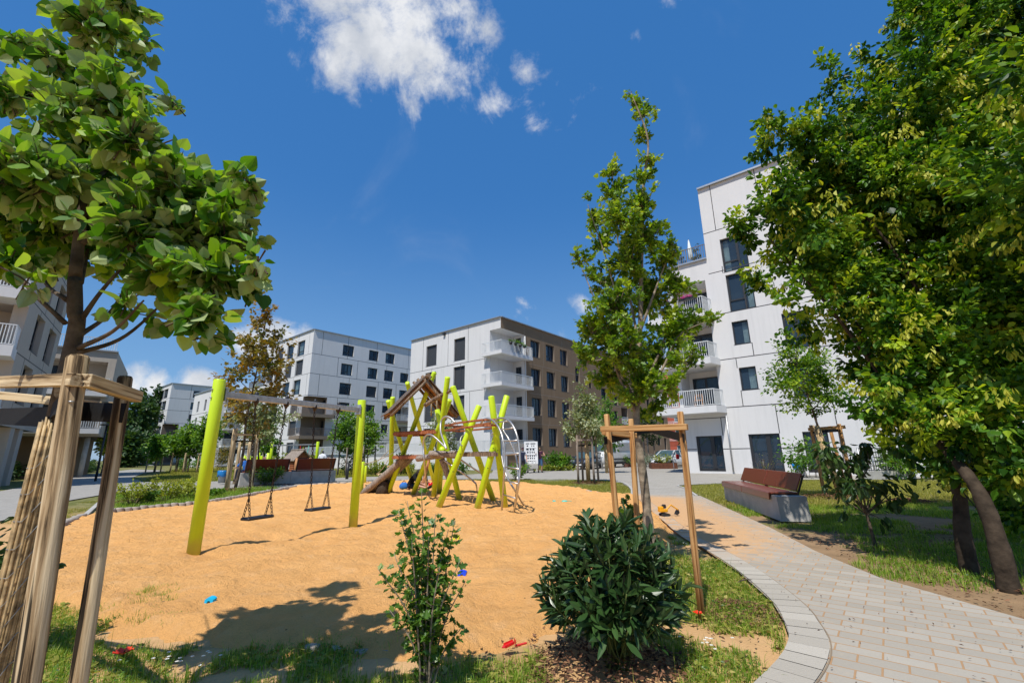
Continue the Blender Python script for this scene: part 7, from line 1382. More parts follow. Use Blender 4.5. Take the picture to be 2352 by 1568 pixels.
def wood_things():
    def tr(name, lab, u, vb, vt_, rpx, mat, Y=None, **k):
        b = g(u, vb) if Y is None else aty(u, vb, Y); b[2] = 0; h = vt(b, vt_); dep = (b-CAM)@(-CZ); small_tree(name, lab, b, h, rpx*dep/F, mat, **k); return b, h, dep
    # rusty leaved tree with stakes near the swing
    b, h, dp = tr('maple_tree', 'slim tree with rusty orange and green leaves behind the large swing post', 540, 1121, 712, 78, 'lf_rust', ncl=150, nl=22, size=.15, clear=.30, shape='oval', lean=(.35, 0), spread=.40, r=.07, tm=T_maple()); simple_guard('three stakes with crossbars round the rusty leaved tree by the back bench', b, .62, vt(b, 985), 'stake_old', 3, .5, .075)
    t2 = g(600, 1100); t2 = aty(588, 1095, 24.5); t2[2] = 0; small_tree('linden_tree', 'low silvery leaved tree just behind the rusty leaved tree', t2, vt(t2, 900), 1.25, 'lf_silver', ncl=110, nl=22, size=.17, clear=.42, spread=.4, r=.06); simple_guard('stake pair with reed wrapped trunk beside the left end of the back bench', aty(562, 1090, 24)*np.array([1, 1, 0]), .45, vt(aty(562, 1090, 24), 1010), 'stake_old', 3, 1.2, .08)
    # centre small trees
    b, h, dp = tr('linden_tree', 'small whitish green tree inside four stakes on the grass strip before the plaza', 1352, 1108, 880, 46, 'lf_silver', ncl=110, nl=24, size=.13, clear=.42, spread=.28, r=.05, shape='cone'); simple_guard('four grey stakes with reed wrapped stem on the grass strip before the plaza', b, .52, vt(b, 1000), 'stake_grey', 4, .35, .05)
    tree_wrap(b, vt(b, 1003), .095, 'reed wrap on the stem of the small whitish tree before the plaza')
    b, h, dp = tr('maple_tree', 'small bright green tree behind the whitish one on the plaza', 1394, 1081, 925, 40, 'lf_young', Y=31, ncl=100, nl=24, size=.17, clear=.36, spread=.42, r=.06, shape='broad'); tree_wrap(b, vt(b, 1018), .11, 'orange reed wrap on the stem of the bright green plaza tree')
    b, h, dp = tr('linden_tree', 'pale leaved small tree seen through the climbing frame before the white block', 1010, 1086, 938, 36, 'lf_silver', Y=31, ncl=90, nl=22, size=.16, clear=.40, spread=.36, r=.05, shape='cone'); simple_guard('thin stake tripod of the pale tree seen through the climbing frame', b, .5, vt(b, 1020), 'stake_grey', 3, .2, .05)
    b, h, dp = tr('maple_tree', 'bushy green small tree left of the right swing post', 793, 1088, 944, 36, 'lf_young', Y=33.5, ncl=130, nl=24, size=.18, clear=.34, spread=.42, r=.06); simple_guard('dark stake set of the bushy green tree left of the right swing post', b, .6, vt(b, 1022), 'stake_grey', 3, .9, .06)
    b, h, dp = tr('maple_tree', 'light green small tree right of the right swing post', 842, 1086, 955, 28, 'lf_young', Y=37, ncl=100, nl=24, size=.18, clear=.34, spread=.4, r=.06, val0=.62); simple_guard('grey stake set of the light green tree right of the right swing post', b, .6, vt(b, 1025), 'stake_grey', 3, .2, .06)
    b, h, dp = tr('maple_tree', 'thin young tree before the tall white block left of the swing chains', 611, 1072, 972, 22, 'lf_young', Y=42, ncl=90, nl=22, size=.2, clear=.34, spread=.36, r=.05, shape='cone'); simple_guard('low stake set of the thin young tree before the tall white block', b, .6, vt(b, 1035), 'stake_grey', 3, .4, .06)
    # far row at the left
    for i, (u, v0, r_, lab) in enumerate(((352, 1003, 20, 'leftmost small tree of the far staked row before the most distant block'), (405, 985, 26, 'second small tree of the far staked row, beside the distant block corner'), (430, 970, 28, 'third small tree of the far staked row, dense and tall'), (466, 955, 26, 'rightmost tree of the far staked row, beside the large swing post'))):
        b, h, dp = tr('young_tree', lab, u+3, 1071, v0, r_, 'lf_young', Y=50-i*2, ncl=90, nl=22, size=.27, clear=.36, spread=.55, r=.06, group='young trees of the far staked row', val0=.42); simple_guard(['stakes of the leftmost tree in the far row', 'stakes of the second tree in the far row', 'stakes of the third tree in the far row', 'stakes of the rightmost tree in the far row'][i], b, .75, vt(b, 1040), 'stake_old', 3, .3*i, .07)
    # big dark trees behind at the left
    for i, (u, v0, r_, Y, lab) in enumerate(((330, 900, 34, 112, 'tall dark tree left of the most distant white block'), (300, 925, 30, 100, 'dark leafy tree beside the farther beige block'), (345, 930, 24, 120, 'dark tree touching the left wall of the most distant block'), (290, 1005, 26, 85, 'low dark tree at the foot of the tall dark trees'))): tr('broadleaf_tree', lab, u, 1058, v0, r_, 'lf_dark', Y=Y, ncl=170, nl=26, size=.75, clear=.1, spread=1.6, r=.4, shape='broad', val0=.62)
    tr('young_tree', 'yellow green young tree beside the street lamp at the left', 236, 1066, 952, 17, 'lf_yellow', Y=39, ncl=60, nl=18, size=.26, clear=.35, spread=.5, r=.06, shape='cone', val0=.4)
    tr('young_tree', 'small tree with stakes far down the street between the brown and white blocks', 1592-9, 1067, 960, 14, 'lf_dark', Y=44, ncl=60, nl=18, size=.22, clear=.4, spread=.4, r=.06); 
    X = crop(2300, 1300, 2.24); b = aty(*X(665, 1150), 43); b[2] = 0; simple_guard('pale stake set in front of the far end of the brown facade', b, .55, vt(b, X(0, 1015)[1]), 'stake_grey', 3, .1, .07); small_tree('young_tree', 'thin dark young tree in front of the far end of the brown facade', b, vt(b, X(0, 760)[1]), 1.1, 'lf_dark', ncl=70, nl=18, size=.2, clear=.4, spread=.4)
    # right garden tree with leaning stakes
    b = g(1933, 1142); t = small_tree('young_tree', 'young tree with dense small leaves above leaning stakes in the right garden', b, vt(b, 790), .98, 'lf_horn', ncl=210, nl=24, size=.085, clear=.52, spread=.26, r=.05, lean=(-.62, 0), val0=.55); tree_wrap(b, vt(b, 975)*.98, .085, 'reed wrap on the leaning stem of the right garden tree', (-.34, 0))
    s1, s2, s3 = g(1893.6, 1134), g(1962, 1137), g(1945, 1128); tree_guard('tree_guard', 'leaning orange grey stakes with top crossbar round the right garden tree', [(s1, aty(1862, 976, s1[1])), (s2, aty(1927, 973, s2[1])), (s3, aty(1905, 978, s3[1]))], [(aty(1856, 986, s1[1]-.07), aty(1942, 980, s2[1]-.07))], 'stake_new', .05, [([aty(1866, 993, s1[1]), aty(1895, 990, 13.2), aty(1926, 988, s2[1])], .08)], .05, .1, None)
    # drooping sapling
    b = g(2011, 1252); t = thing('sapling', 'small sapling with drooping dark leaves on the right lawn', 'sapling', b); m = MB(); y = b[1]; stem = catmull([b-UP*.03, aty(2003, 1225, y), aty(1991, 1180, y)], 5); m.tube(stem, np.linspace(.024, .018, len(stem)), 8); Bs = []
    for e, r_, yy in (((1900, 1040), 34, y-.2), ((1945, 1060), 34, y), ((1975, 1050), 36, y+.3), ((1925, 1090), 30, y+.2), ((1960, 1110), 34, y-.3), ((2050, 1130), 30, y), ((2075, 1138), 18, y-.1), ((2015, 1110), 34, y+.1), ((1985, 1015), 22, y), ((1935, 1150), 22, y+.2), ((2020, 1190), 12, y)):
        p = aty(*e, yy); q = wob(aty(1991, 1180, y), p, 3, .05, .06); m.tube(q, np.linspace(.012, .003, len(q)), 6); Bs.append((p, r_*((p-CAM)@(-CZ))/F))
    m.build('trunk', M['bark'], t); crown('crown', Bs, 70, 8, .11, .115, T_oval(.2, .1, -.3), M['lf_dark'], t, droop=.9, shell=.6, upn=.8, val0=.66)
def tree_wrap(b, h, r, lab, lean=(0, 0)):
    t = thing('reed_wrap', lab, 'reed mat', b); m = MB()
    for i in range(14): a = 6.283*i/14; q = np.array([b[0]+math.cos(a)*r*.8, b[1]+math.sin(a)*r*.8, 0]); m.tube([q, q+np.array([lean[0], lean[1], h*random.uniform(.96, 1.02)])], r*.26, 5)
    m.build('reed', M['reed'], t)
def hibiscus(lab, base, tips, y, size, nl, mat='lf_hib'):
    t = thing('hibiscus_shrub', lab, 'shrub', base); m = MB(); P, D = [], []
    for (u, v, yy, us, z0) in tips:
        e = aty(u, v, yy); s = base+np.array([random.uniform(-.03, .03), random.uniform(-.03, .03), 0]); md = (s*.45+e*.55); md = md+np.array([(e-s)[0]*-.14+random.uniform(-.015, .015), random.uniform(-.03, .03), .03]); p = catmull([s, md, e], 9); m.tube(p, np.linspace(.0075, .002, len(p)), 6)
        n = int(nl*np.linalg.norm(e-s)); tt = RNG.uniform(z0, 1.0, n)*(len(p)-1); i0 = np.clip(tt.astype(int), 0, len(p)-2); fr = (tt-i0)[:, None]; pp = p[i0]*(1-fr)+p[i0+1]*fr; dd = nrm(p[i0+1]-p[i0]); o = nrm(rnd(n)); o = nrm(o-(o*dd).sum(1, keepdims=True)*dd)
        # leaves sit in little tufts along the stem
        k = np.round(tt*1.3)/1.3; i1 = np.clip(k.astype(int), 0, len(p)-2); f1 = (k-i1)[:, None]; pp = .7*(p[i1]*(1-f1)+p[i1+1]*f1)+.3*pp
        P.append(pp+o*RNG.uniform(.002, .03, (n, 1))); D.append(o*.95+dd*RNG.uniform(.1, .9, (n, 1)))
        for q in range(5): a = p[len(p)*(q+2)//8]; r_ = nrm(rnd(1)[0]*np.array([1, 1, .2])+UP*.7); m.tube([a, a+r_*.06], [.002, .001], 4, False); P.append(np.repeat((a+r_*.06)[None], 6, 0)); D.append(rnd(6)+UP*.3)
    m.build('stem', M['bark_pale'], t); P = np.vstack(P); D = np.vstack(D); n = len(P); leaves('foliage', P, D, np.array([0, -.2, .8])+rnd(n, .45), size*(1+RNG.normal(0, .3, n)).clip(.35, 1.6), T_maple(), M[mat], t, .5+RNG.normal(0, .2, n))
def shrubs():
    b = g(975, 1590); b[2] = -.03; Y = b[1]
    tips = [(968, 1125, Y, 0, .1), (935, 1150, Y+.05, 0, .12), (915, 1172, Y-.05, 0, .4), (945, 1230, Y-.1, 0, .2), (1000, 1180, Y, 0, .1), (1045, 1190, Y+.08, 0, .25), (1030, 1215, Y+.1, 0, .15), (985, 1210, Y-.1, 0, .1), (868, 1306, Y-.03, 0, .45), (905, 1270, Y+.08, 0, .25), (1068, 1335, Y, 0, .2), (1055, 1290, Y-.1, 0, .2), (930, 1320, Y-.12, 0, .1), (1010, 1300, Y-.12, 0, .1), (960, 1260, Y+.1, 0, .1), (1060, 1440, Y+.05, 0, .4), (895, 1400, Y-.05, 0, .3), (1020, 1250, Y+.05, 0, .1)]
    hibiscus('thin upright hibiscus shrub with many stems in the middle foreground', b, tips, Y, .034, 72)
    b = g(1436, 1245); b2 = np.array([b[0], 6.4, 0]); hibiscus('smaller hibiscus shrub half hidden behind the laurel and larch stakes', b2, [(1436, 1140, 6.4, 0, .1), (1448, 1160, 6.5, 0, .1), (1418, 1165, 6.3, 0, .1), (1405, 1180, 6.5, 0, .2), (1470, 1180, 6.4, 0, .2), (1430, 1200, 6.2, 0, .1), (1455, 1205, 6.6, 0, .1)], 6.4, .06, 110)
    # cherry laurel: leaf rosettes at shoot ends
    c = g(1416, 1512); c[2] = -.05; t = thing('cherry_laurel', 'dense glossy cherry laurel bush in the right foreground', 'shrub', c); m = MB(); P, D, N, V = [], [], [], []
    for i in range(250):
        a = random.uniform(0, 6.283); ph = math.acos(random.uniform(-.42, 1)); k = random.uniform(.72, 1.04); r_ = np.array([math.cos(a)*math.sin(ph)*.45, math.sin(a)*math.sin(ph)*.42, math.cos(ph)*.45])*k; q = c+np.array([.0, .05, .46])+r_
        q[2] = max(q[2]*1.0, .05); o = nrm(nrm(r_)+np.array([0, 0, .7])+rnd(1)[0]*.22)
        if i % 3 == 0: m.tube(catmull([c+np.array([random.uniform(-.08, .08), random.uniform(-.08, .08), -.03]), c+r_*.4+UP*.2, q], 4), np.linspace(.007, .003, 9), 5)
        n = random.randint(7, 12); L = random.uniform(.12, .22)
        m.tube([q-o*L, q], .0028, 5, False)
        for j in range(n):
            z = random.random(); aa = j*2.4+random.random(); s = nrm(np.cross(o, rnd(1)[0])); s = nrm(s*math.cos(aa)+np.cross(o, s)*math.sin(aa)); up = .35+.9*z
            P.append(q-o*L*(1-z)); D.append(s+o*up+np.array([0, 0, -.15])); N.append(o*1.1-s*.55+rnd(1)[0]*.15); V.append(.42+.3*z+random.uniform(-.2, .2)+(.25 if random.random() < .08 else 0))
    m.build('stem', M['lf_stem'], t); n = len(P); leaves('foliage', np.array(P), np.array(D), np.array(N), .118*(1+RNG.normal(0, .2, n)).clip(.5, 1.4), T_oval(.125, .04, -.07), M['lf_laurel'], t, np.array(V))
    # left edge bush
    b = aty(-18, 1440, 3.4); b[2] = 0; shrub('privet_bush', 'leafy bush cut by the left edge behind the reed mat', b, .62, 1.0, 'lf_dark', 16, 46, .06, T_oval(.3), val0=.72, leafz=.25)
    # bed left of the sand
    Q = crop(450, 1450, 2.613)
    for (x, y, w, h, n, lab, mt) in ((210, 1480, 1.5, None, 10, 'yellow green rose bush nearest the left path in the bed', 'lf_yellow'), (330, 1470, 1.2, 1330, 9, 'dark green low rose bush between two yellow ones', 'lf_hib'), (560, 1440, 2.0, 1190, 13, 'broad yellow green rose bush in the middle of the bed', 'lf_yellow'), (800, 1400, 2.0, 1190, 13, 'yellow green rose bush just left of the large swing post', 'lf_yellow'), (1040, 1390, .9, 1310, 7, 'low green rose bush just right of the large swing post', 'lf_young')):
        b = g(*Q(x, y)); h = vt(b, Q(0, y and (1140 if w == 1.5 else h))[1]); shrub('rose_bush', lab, b, w*.78, h, mt, n+2, 52, .07, T_oval(.32), group='rose bushes in the bed beside the sand', leafz=.2, val0=.5)
    K = crop(950, 1720, 4.276); b = g(*K(465, 935)); shrub('barberry_bush', 'vase shaped green bush standing in mulch in front of the back bench', b, 2.0, vt(b, K(0, 560)[1]), 'lf_young', 34, 70, .085, T_oval(.34), leafz=.15, fan=.55, val0=.42)
    # between the display men and the sand
    C = crop(2000, 1720, 8.712); b = g(1188, 1102); shrub('young_shrub', 'airy young shrub before the walking man and white board', b, 1.35, vt(b, C(0, 1000)[1]), 'lf_young', 14, 34, .1, T_oval(.3), leafz=.15, val0=.55)
    R = crop(2100, 1700, 3.618); b = atd(*R(500, 575), 37); b[2] = 0; mound('round_bush', 'round glossy green bush before the brown facade', b, 2.0, 1.8, vt(b, R(0, 400)[1]), 'lf_young', 1900, .17, val0=.36)
    for i, x in enumerate((260, 350, 420, 600)): b = atd(*R(x, 598), 36.5); b[2] = 0; mound('ground_cover', ['low mixed plants under the brown wall beside the man in the tank top', 'low mixed plants under the brown wall left of the round bush', 'low plants at the foot of the round bush', 'low plants under the brown wall right of the round bush'][i], b, 1.7, 1.0, .42, 'lf_yellow', 420, .12, group='low plants under the brown wall', val0=.35)
    # bushes along the terrace wall
    W_ = crop(1420, 1780, 4.9)
    for x, yb, yt, w, lab, mt in ((370, 425, 250, 1.8, 'round thin bush left of the climbing frame before the terrace wall', 'lf_yellow'), (500, 520, 360, 1.6, 'dark low bush behind the climbing ramp', 'lf_hib'), (1040, 560, 310, 1.3, 'thin yellowish bush below the climbing deck', 'lf_yellow'), (2080, 580, 320, 1.7, 'feathery bush before the white terrace wall right of the deck', 'lf_hib'), (1500, 560, 330, 1.5, 'dark bush seen between the green poles', 'lf_hib'), (930, 430, 60, 1.6, 'leafy bush behind the small ramp deck', 'lf_dark')):
        b = g(*W_(x, yb)); b = b*min(1, 33/b[1]); b[2] = 0; shrub('wall_bush', lab, b, w, vt(b, W_(0, yt)[1]), mt, 15, 40, .12, T_oval(.3), group='bushes before the terrace wall', val0=.5)
    b = g(*crop(950, 1720, 4.276)(1960, 640)); b = b*min(1, 34/b[1]); mound('dark_bush', 'dark round bush behind the black bollard lamp', b*np.array([1, 1, 0]), 1.3, 1.2, 1.5, 'lf_dark', 700, .13)
    for x, lab in ((690, 'flowering green bush between toddler frame and playhouse'), (1240, 'green bush right of the playhouse')): b = aty(*K(x, 560), 38); b[2] = 0; mound('garden_bush', lab, b, 2.6 if x < 1000 else 2.0, 1.5, vt(b, K(0, 400)[1]), 'lf_yellow', 900, .16, val0=.3)
    # hedge below the left block, low hedge at left path
    X = crop(0, 1480, 1.866)
    for a, c, lab in ((X(-40, 850), X(225, 800), 'low dark hedge below the left beige block on square columns'), (X(500, 790), X(760, 752), 'low dark hedge below the farther beige block')):
        p, q = g(*a), g(*c); L = np.linalg.norm(q-p); d = nrm(q-p); t = thing('hedge', lab, 'hedge', p); m = MB(); k = max(4, int(L/1.0)); Bs = []
        for i in range(k): s = p+d*L*(i+.5)/k+np.array([-d[1], d[0], 0])*.9; s = s if s[0] < (p+d*L*(i+.5)/k)[0]+9 else s; Bs.append((s+UP*.6, (.75, .85, .55))); m.tube([s-UP*.02, s+UP*.5], .03, 5)
        m.build('stem', M['bark'], t); crown('foliage', Bs, k*20, 22, .32, .16, T_oval(), M['lf_dark'], t, val0=.6, shell=.4)
    # shrubs on the lawn at the left
    for x, y, yt, w, lab, mt in ((870, 1125, 970, 2.4, 'round green bush on the lawn left of the large swing post', 'lf_young'), (730, 1120, 1010, 1.5, 'upright thin bush on the lawn beside the path bend', 'lf_hib'), (1130, 1120, 880, 2.8, 'thin reddish climbing shrub behind the rusty leaved tree', 'lf_rust'), (255, 1035, 985, 5.5, 'yellow flowering bed at the foot of the most distant block', 'lf_yellow')):
        b = g(*Q(x, y)); h = vt(b, Q(0, yt)[1]); mound('lawn_bush', lab, b, w, w*.7, h, mt, 900, .16 if w < 5 else .35, val0=.42)
    # garden at the right
    b = g(2085, 1098); mound('fern_bush', 'bright feathery bush before the wire fence', b, 3.0, 1.6, vt(b, 1030), 'lf_young', 1500, .17, T_oval(.17), val0=.5); b = g(1757, 1096); shrub('dry_stalks', 'dry bare stalks beside the black bollard lamp behind the right bench', b, 1.3, 1.3, 'lf_yellow', 14, 4, .05)
    b = g(1895, 1100)+np.array([0.3, 1.5, 0]); mound('garden_bush', 'dark green bush behind the leaning stakes of the right garden tree', b, 2.2, 1.5, 1.9, 'lf_young', 900, .15, val0=.3)
    for u, v, s, st, lab in ((280, 1512, .055, .06, 'single orange red poppy in the left foreground grass'), (1556, 1430, .035, .06, 'red poppy close to the right side of the laurel'), (1604, 1418, .036, .06, 'orange poppy at the foot of the right larch stake'), (1040, 1476, .02, .06, 'small red poppy behind the thin hibiscus'), (434, 1435, .016, .03, 'tiny red petal flower at the sand edge')): poppy(lab, u, v, s, st)
def ground_cover():
    near = [(-5.4, 5.5), (-4.6, 4.75), (-3.6, 4.25), (-2.6, 3.9), (-1.7, 3.6), (-.44, 3.5), (.05, 3.9), (.45, 4.4), (.95, 5.1), (1.45, 6.1), (2.1, 6.95), (2.5, 7.6), (2.55, 6.5), (2.43, 5.3), (2.22, 4.31), (2.05, 3.85), (1.92, 3.57), (1.72, 3.3), (1.4, 2.98), (.87, 2.5), (.4, 2.1), (-4.2, 2.1), (-7, 3.2)]
    fade = lambda x, y: np.where(inpoly(x, y, SAND), -1, pdist(x, y, SAND)*1.6-.15)
    mk = lambda x, y: (n2(x, y, 2.6, 21)+.35*n2(x, y, 8, 22)+np.clip(fade(x, y), -.3, .55) > .22)
    zf = lambda x, y: -.035+ground_noise(x, y)
    keep = lambda x, y: mk(x, y) & (np.hypot(x-.6, y-3.25) > .45)
    grass('grass', [near], 950, .075, .0022, keep, 'grass', .45, 7, spread=.022, zf=zf, lean=.6)
    grass('grass', [near], 70, .16, .0016, lambda x, y: keep(x, y), 'grass', .75, 3, spread=.03, zf=zf, lean=.45)
    fringe = lambda x, y: (n2(x, y, 3.2, 31)-pdist(x, y, SAND)*1.1 > .12) & (pdist(x, y, SAND) < .7) & (y < 7.5)
    grass('grass', [SAND], 330, .07, .002, fringe, 'grass', .55, 9, spread=.03, z=.0, lean=.8)
    rg = [(3.95, 3.5), (3.85, 5.0), (4.05, 6.3), (4.5, 8.1), (5.05, 10.8), (5.7, 14.0), (6.6, 18.4), (8.3, 19.2), (13.1, 20.9), (16.1, 20.2), (20, 18), (16, 10), (9, 3.5), (5, 2.)]
    zr = lambda x, y: -.035+ground_noise(x, y)*np.clip(1-(np.hypot(x, y)-10)/8, 0, 1)
    bare = lambda x, y: (n2(x, y, 1.6, 41)+.4*n2(x, y, 6, 42)+.10*(y-6.5)+np.where(x < 4.2+.15*(y-4), -.2, 0) > -.15)
    bench_ok = lambda x, y: bare(x, y) & ~inpoly(x, y, [(5.0, 8.7), (6.1, 13.1), (6.6, 13.0), (5.6, 8.6)])
    grass('grass', [[p for p in rg]], 330, .085, .0035, lambda x, y: bench_ok(x, y) & (y < 11.5), 'grass', .5, 6, spread=.04, zf=zr)
    grass('grass', [rg], 110, .09, .006, lambda x, y: (y >= 11) & bench_ok(x, y), 'drygrass', .45, 6, spread=.08, zf=zr)
    isl = [tuple(p) for p in W((932, 1104), (1014, 1103.5), (1195, 1108.5), (1298, 1117.5), (1397, 1133.5), (1450, 1134), (1448, 1122), (1429, 1109.5), (1395, 1103.5), (1300, 1101), (1195, 1100), (1010, 1100.5))]
    grass('grass', [isl], 120, .09, .006, lambda x, y: n2(x, y, 1.2, 51) > -.55, 'drygrass', .4, 6, spread=.08, z=-.03)
    bed = [tuple(p) for p in W((254, 1180), (350, 1170), (470, 1158), (580, 1139), (676, 1121), (640, 1112), (489, 1126), (300, 1128), (256, 1134))]
    grass('grass', [bed], 120, .12, .006, lambda x, y: n2(x, y, 1.4, 61) > -.4, 'grass', .5, 6, spread=.08, z=-.03)
    dry = [tuple(p) for p in W((136, 1212), (193, 1186), (254, 1134), (149, 1151), (0, 1198))]
    grass('grass', [dry], 130, .05, .005, lambda x, y: n2(x, y, 1.5, 71) > -.1, 'drygrass', .5, 5, spread=.06, z=-.03)
    lawn = [tuple(p) for p in W((330, 1104), (400, 1107), (489, 1104), (560, 1103), (774, 1096.5), (834, 1094), (1010, 1091.5), (1010, 1085), (880, 1080), (700, 1078), (520, 1075), (400, 1078))]
    grass('grass', [lawn], 14, .13, .02, None, 'drygrass', .35, 8, spread=.25, z=-.03)
    # bark mulch rings
    rings = [((.58, 3.15), .5, .03), ((1.85, 4.1), .33, .02), (g(520, 1125)[:2], 1.3, .05), (g(615, 1113)[:2], 1.5, .05), (g(310, 1152)[:2], .9, .04), (g(1352, 1108)[:2], 1.0, .06), (g(1925, 1140)[:2], 1.1, .06), (g(1188, 1102)[:2], .9, .04), (g(2090, 1150)[:2], .5, .04)]
    for c, r_, sz in rings: chips('bark_mulch', [disc(c, r_, sy=.8 if r_ > .6 else 1)], 2600 if r_ < .6 else 420, sz, 'mulch', -.012 if r_ < .6 else -.02, None, (lambda c_, rr: (lambda x, y: .07*np.clip(1-np.hypot(x-c_[0], y-c_[1])/rr, 0, 1)))(c, r_))
    weed = lambda x, y: keep(x, y) & (n2(x, y, 3.5, 81) > .1)
    for pl_, mk_, dn in ((near, weed, 900), (rg, lambda x, y: bench_ok(x, y) & (n2(x, y, 2.5, 82) > .2) & (y < 10), 260)): chips('weeds', [pl_], dn, .022, 'lf_hib', -.005, mk_)
    chips('dead_grass', [near], 420, .05, 'drygrass', -.015, keep)
    # fallen leaves and specks on the paved path
    chips('leaf_litter', [PATH_L+PATH_R], 26, .018, 'mulch', .008); chips('leaf_litter', [[(4, 3.5), (3.9, 5.2), (4.6, 7.9), (7, 8), (6.5, 4)]], 140, .035, 'mulch', -.02)
    chips('leaf_litter', [near], 130, .028, 'mulch', -.02, lambda x, y: x > -.5)
    # daisies in the grass
    for (u, v, n, s) in ((400, 1520, 14, .16), (1625, 1485, 10, .10), (1560, 1255, 8, .15)):
        c = g(u, v); P = c+np.stack([RNG.normal(0, s, n), RNG.normal(0, s*.5, n), RNG.uniform(.02, .05, n)], 1); pp = np.repeat(P, 8, 0); a = np.tile(np.linspace(0, 6.283, 9)[:-1], n); D = np.stack([np.cos(a), np.sin(a), 0*a+.1], 1); val = np.tile([.1, .3, .2, .4, .1, .3, .2, .4], n)
        o = leaves('daisies', pp, D, np.tile([0, 0, 1.], (len(pp), 1)), .013, T_oval(.25), M['daisy'], None, val); tag(o, kind='stuff')
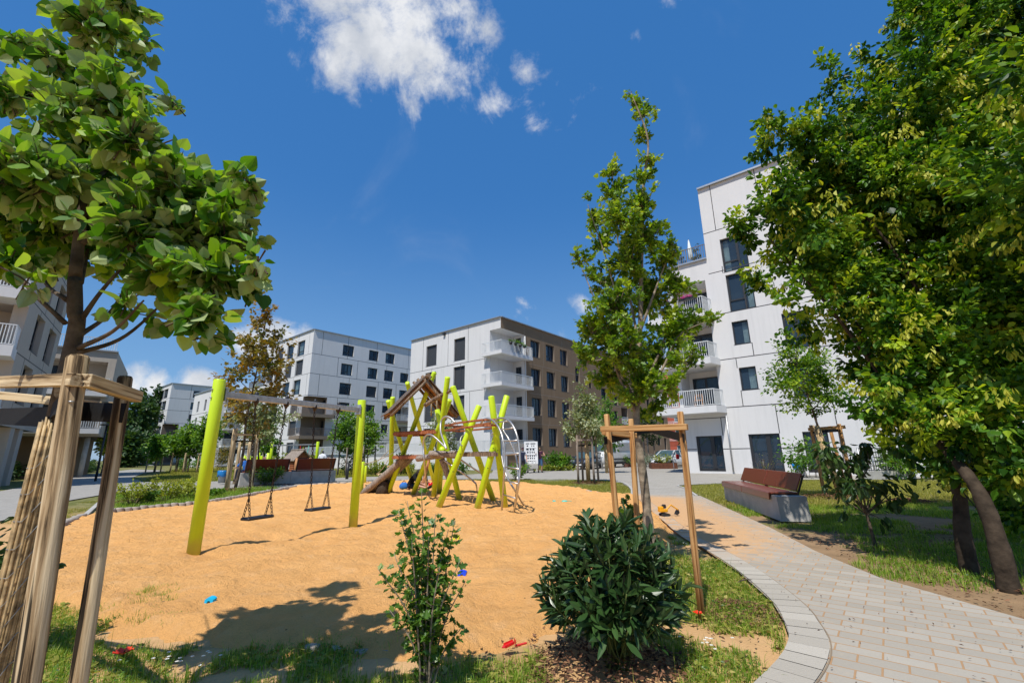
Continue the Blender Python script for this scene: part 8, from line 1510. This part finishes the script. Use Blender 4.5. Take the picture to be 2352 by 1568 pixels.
# ------------------------------------------------------------------ sky, sun, camera
def sky():
    w = bpy.data.worlds.new('World'); SC.world = w; w.use_nodes = True; nt = w.node_tree; N = nt.nodes; bg = N['Background']; out = N['World Output']
    el = math.radians(60.5); az = math.atan2(-.41, -.91)
    s = N.new('ShaderNodeTexSky'); s.sky_type = 'NISHITA'; s.sun_disc = False; s.sun_elevation = el; s.sun_rotation = az; s.altitude = 300; s.air_density = 1.0; s.dust_density = .35; s.ozone_density = 2.0
    hs = N.new('ShaderNodeHueSaturation'); hs.inputs['Saturation'].default_value = 1.25; hs.inputs['Value'].default_value = 1.; nt.links.new(s.outputs[0], hs.inputs['Color']); base_sky = mixc(nt, .55, hs.outputs[0], (.30, 1.62, 4.6)); bg.inputs['Strength'].default_value = .132
    tc = N.new('ShaderNodeTexCoord'); d = tc.outputs['Generated']
    nm = N.new('ShaderNodeVectorMath'); nm.operation = 'NORMALIZE'; nt.links.new(d, nm.inputs[0]); d = nm.outputs[0]
    sx = N.new('ShaderNodeSeparateXYZ'); nt.links.new(d, sx.inputs[0]); hz = mth(nt, 'MULTIPLY', mth(nt, 'SUBTRACT', 1., sstep(nt, sx.outputs['Z'], 0., .55)), .42); nt.links.new(mixc(nt, hz, base_sky, (2.3, 4.0, 5.8)), bg.inputs['Color'])
    wz = N.new('ShaderNodeTexNoise'); wz.inputs['Scale'].default_value = 3.2; wz.inputs['Detail'].default_value = 5; nt.links.new(d, wz.inputs['Vector'])
    wsub = N.new('ShaderNodeVectorMath'); wsub.operation = 'SUBTRACT'; nt.links.new(wz.outputs['Color'], wsub.inputs[0]); wsub.inputs[1].default_value = (.5, .5, .5)
    wsc = N.new('ShaderNodeVectorMath'); wsc.operation = 'SCALE'; wsc.inputs['Scale'].default_value = .10; nt.links.new(wsub.outputs[0], wsc.inputs[0])
    wd = N.new('ShaderNodeVectorMath'); wd.operation = 'ADD'; nt.links.new(d, wd.inputs[0]); nt.links.new(wsc.outputs[0], wd.inputs[1]); dw = wd.outputs[0]
    blobs = [(800, 20, 110, 1.), (760, -40, 120, 1.), (850, 110, 125, 1.), (800, 150, 80, .9), (950, 60, 120, 1.), (960, 150, 105, 1.), (1050, 70, 80, .85), (1040, 150, 75, .8), (1120, 90, 46, .7), (935, 235, 46, .85), (1215, 172, 52, .60), (1310, 240, 52, .50), (1365, 220, 36, .50), (1270, 262, 45, .48), (1145, 245, 38, .52), (1240, 290, 42, .48), (1465, 95, 22, .5), (1205, 712, 32, .8), (1345, 705, 34, .85), (640, 775, 62, 1.5), (690, 768, 40, 1.3), (590, 785, 52, 1.4), (300, 862, 46, 1.3), (345, 880, 42, 1.2), (460, 880, 46, 1.1), (1535, 10, 40, .6), (833, 768, 12, .4), (1400, 770, 40, .9), (560, 900, 60, .8), (1290, 760, 22, .5)]
    acc = None
    for u, v, r, a in blobs:
        c = ray(u, v); k = 1/(1+((u-1176)/F)**2+((v-784)/F)**2)**.5
        di = N.new('ShaderNodeVectorMath'); di.operation = 'DISTANCE'; nt.links.new(dw, di.inputs[0]); di.inputs[1].default_value = c
        mr = N.new('ShaderNodeMapRange'); mr.interpolation_type = 'SMOOTHSTEP'; mr.inputs[1].default_value = 0.; mr.inputs[2].default_value = (r*.92+6)/F*k*1.75; mr.inputs[3].default_value = a*1.05; mr.inputs[4].default_value = 0; nt.links.new(di.outputs['Value'], mr.inputs[0])
        acc = mr.outputs[0] if acc is None else mth(nt, 'MAXIMUM', acc, mr.outputs[0])
    n1 = nz(nt, d, 6.5, 10, .66, .5); n2_ = nz(nt, d, 26, 7, .65, .2)
    x = mth(nt, 'ADD', acc, mth(nt, 'ADD', mth(nt, 'MULTIPLY', mth(nt, 'SUBTRACT', n1, .5), 2.3), mth(nt, 'MULTIPLY', mth(nt, 'SUBTRACT', n2_, .5), .9)))
    msk = sstep(nt, x, .40, 1.15); msk = mth(nt, 'MULTIPLY', msk, sstep(nt, acc, .02, .2))
    wisp = mth(nt, 'MULTIPLY', sstep(nt, nz(nt, d, 2.2, 7, .6, 1.), .60, .85), .10); msk = mth(nt, 'MAXIMUM', msk, wisp)
    shade = sstep(nt, nz(nt, dw, 9, 6, .6), .35, .7); cc = mixc(nt, shade, (.60, .64, .71), (.93, .94, .96))
    b2 = N.new('ShaderNodeBackground'); nt.links.new(cc, b2.inputs['Color']); b2.inputs['Strength'].default_value = .95
    mx = N.new('ShaderNodeMixShader'); nt.links.new(mth(nt, 'MULTIPLY', msk, .96), mx.inputs[0]); nt.links.new(bg.outputs[0], mx.inputs[1]); nt.links.new(b2.outputs[0], mx.inputs[2]); nt.links.new(mx.outputs[0], out.inputs['Surface'])
    sl = bpy.data.lights.new('sun', 'SUN'); sl.energy = 5.0; sl.angle = math.radians(.5); sl.color = (1., .955, .88); so = bpy.data.objects.new('sun', sl); COL.objects.link(so)
    tv = Vector((.41*math.cos(el), .91*math.cos(el), -math.sin(el))); so.rotation_euler = tv.to_track_quat('-Z', 'Y').to_euler(); so.location = (-10, -20, 40)
def camera():
    from mathutils import Matrix
    cd = bpy.data.cameras.new('camera'); co = bpy.data.objects.new('camera', cd); COL.objects.link(co); cd.sensor_width = 36; cd.lens = F/2352*36; cd.clip_start = .05; cd.clip_end = 6000
    co.matrix_world = Matrix(((CX[0], CY[0], CZ[0], 0), (CX[1], CY[1], CZ[1], 0), (CX[2], CY[2], CZ[2], H), (0, 0, 0, 1))); SC.camera = co
    SC.view_settings.view_transform = 'Standard'; SC.view_settings.look = 'None'; SC.view_settings.exposure = 0; SC.render.engine = 'CYCLES'; SC.cycles.max_bounces = 6; SC.cycles.transparent_max_bounces = 8; SC.cycles.use_denoising = True
M['lf_stem'] = simple('green_stem', (.10, .13, .03), .6); M['mulch_soil'] = simple('dark_soil', (.07, .045, .03), .95)
import time as _t
for fn in (setting, edging, center_building, mid_building, far_buildings, right_building, left_building, brick_building, main_swing, climber, furniture, toys, playground_two, people, white_board, vehicles, linden, maple, hornbeam, wood_things, shrubs, ground_cover, sky, camera):
    _a = _t.time(); fn(); print(fn.__name__, round(_t.time()-_a, 2))
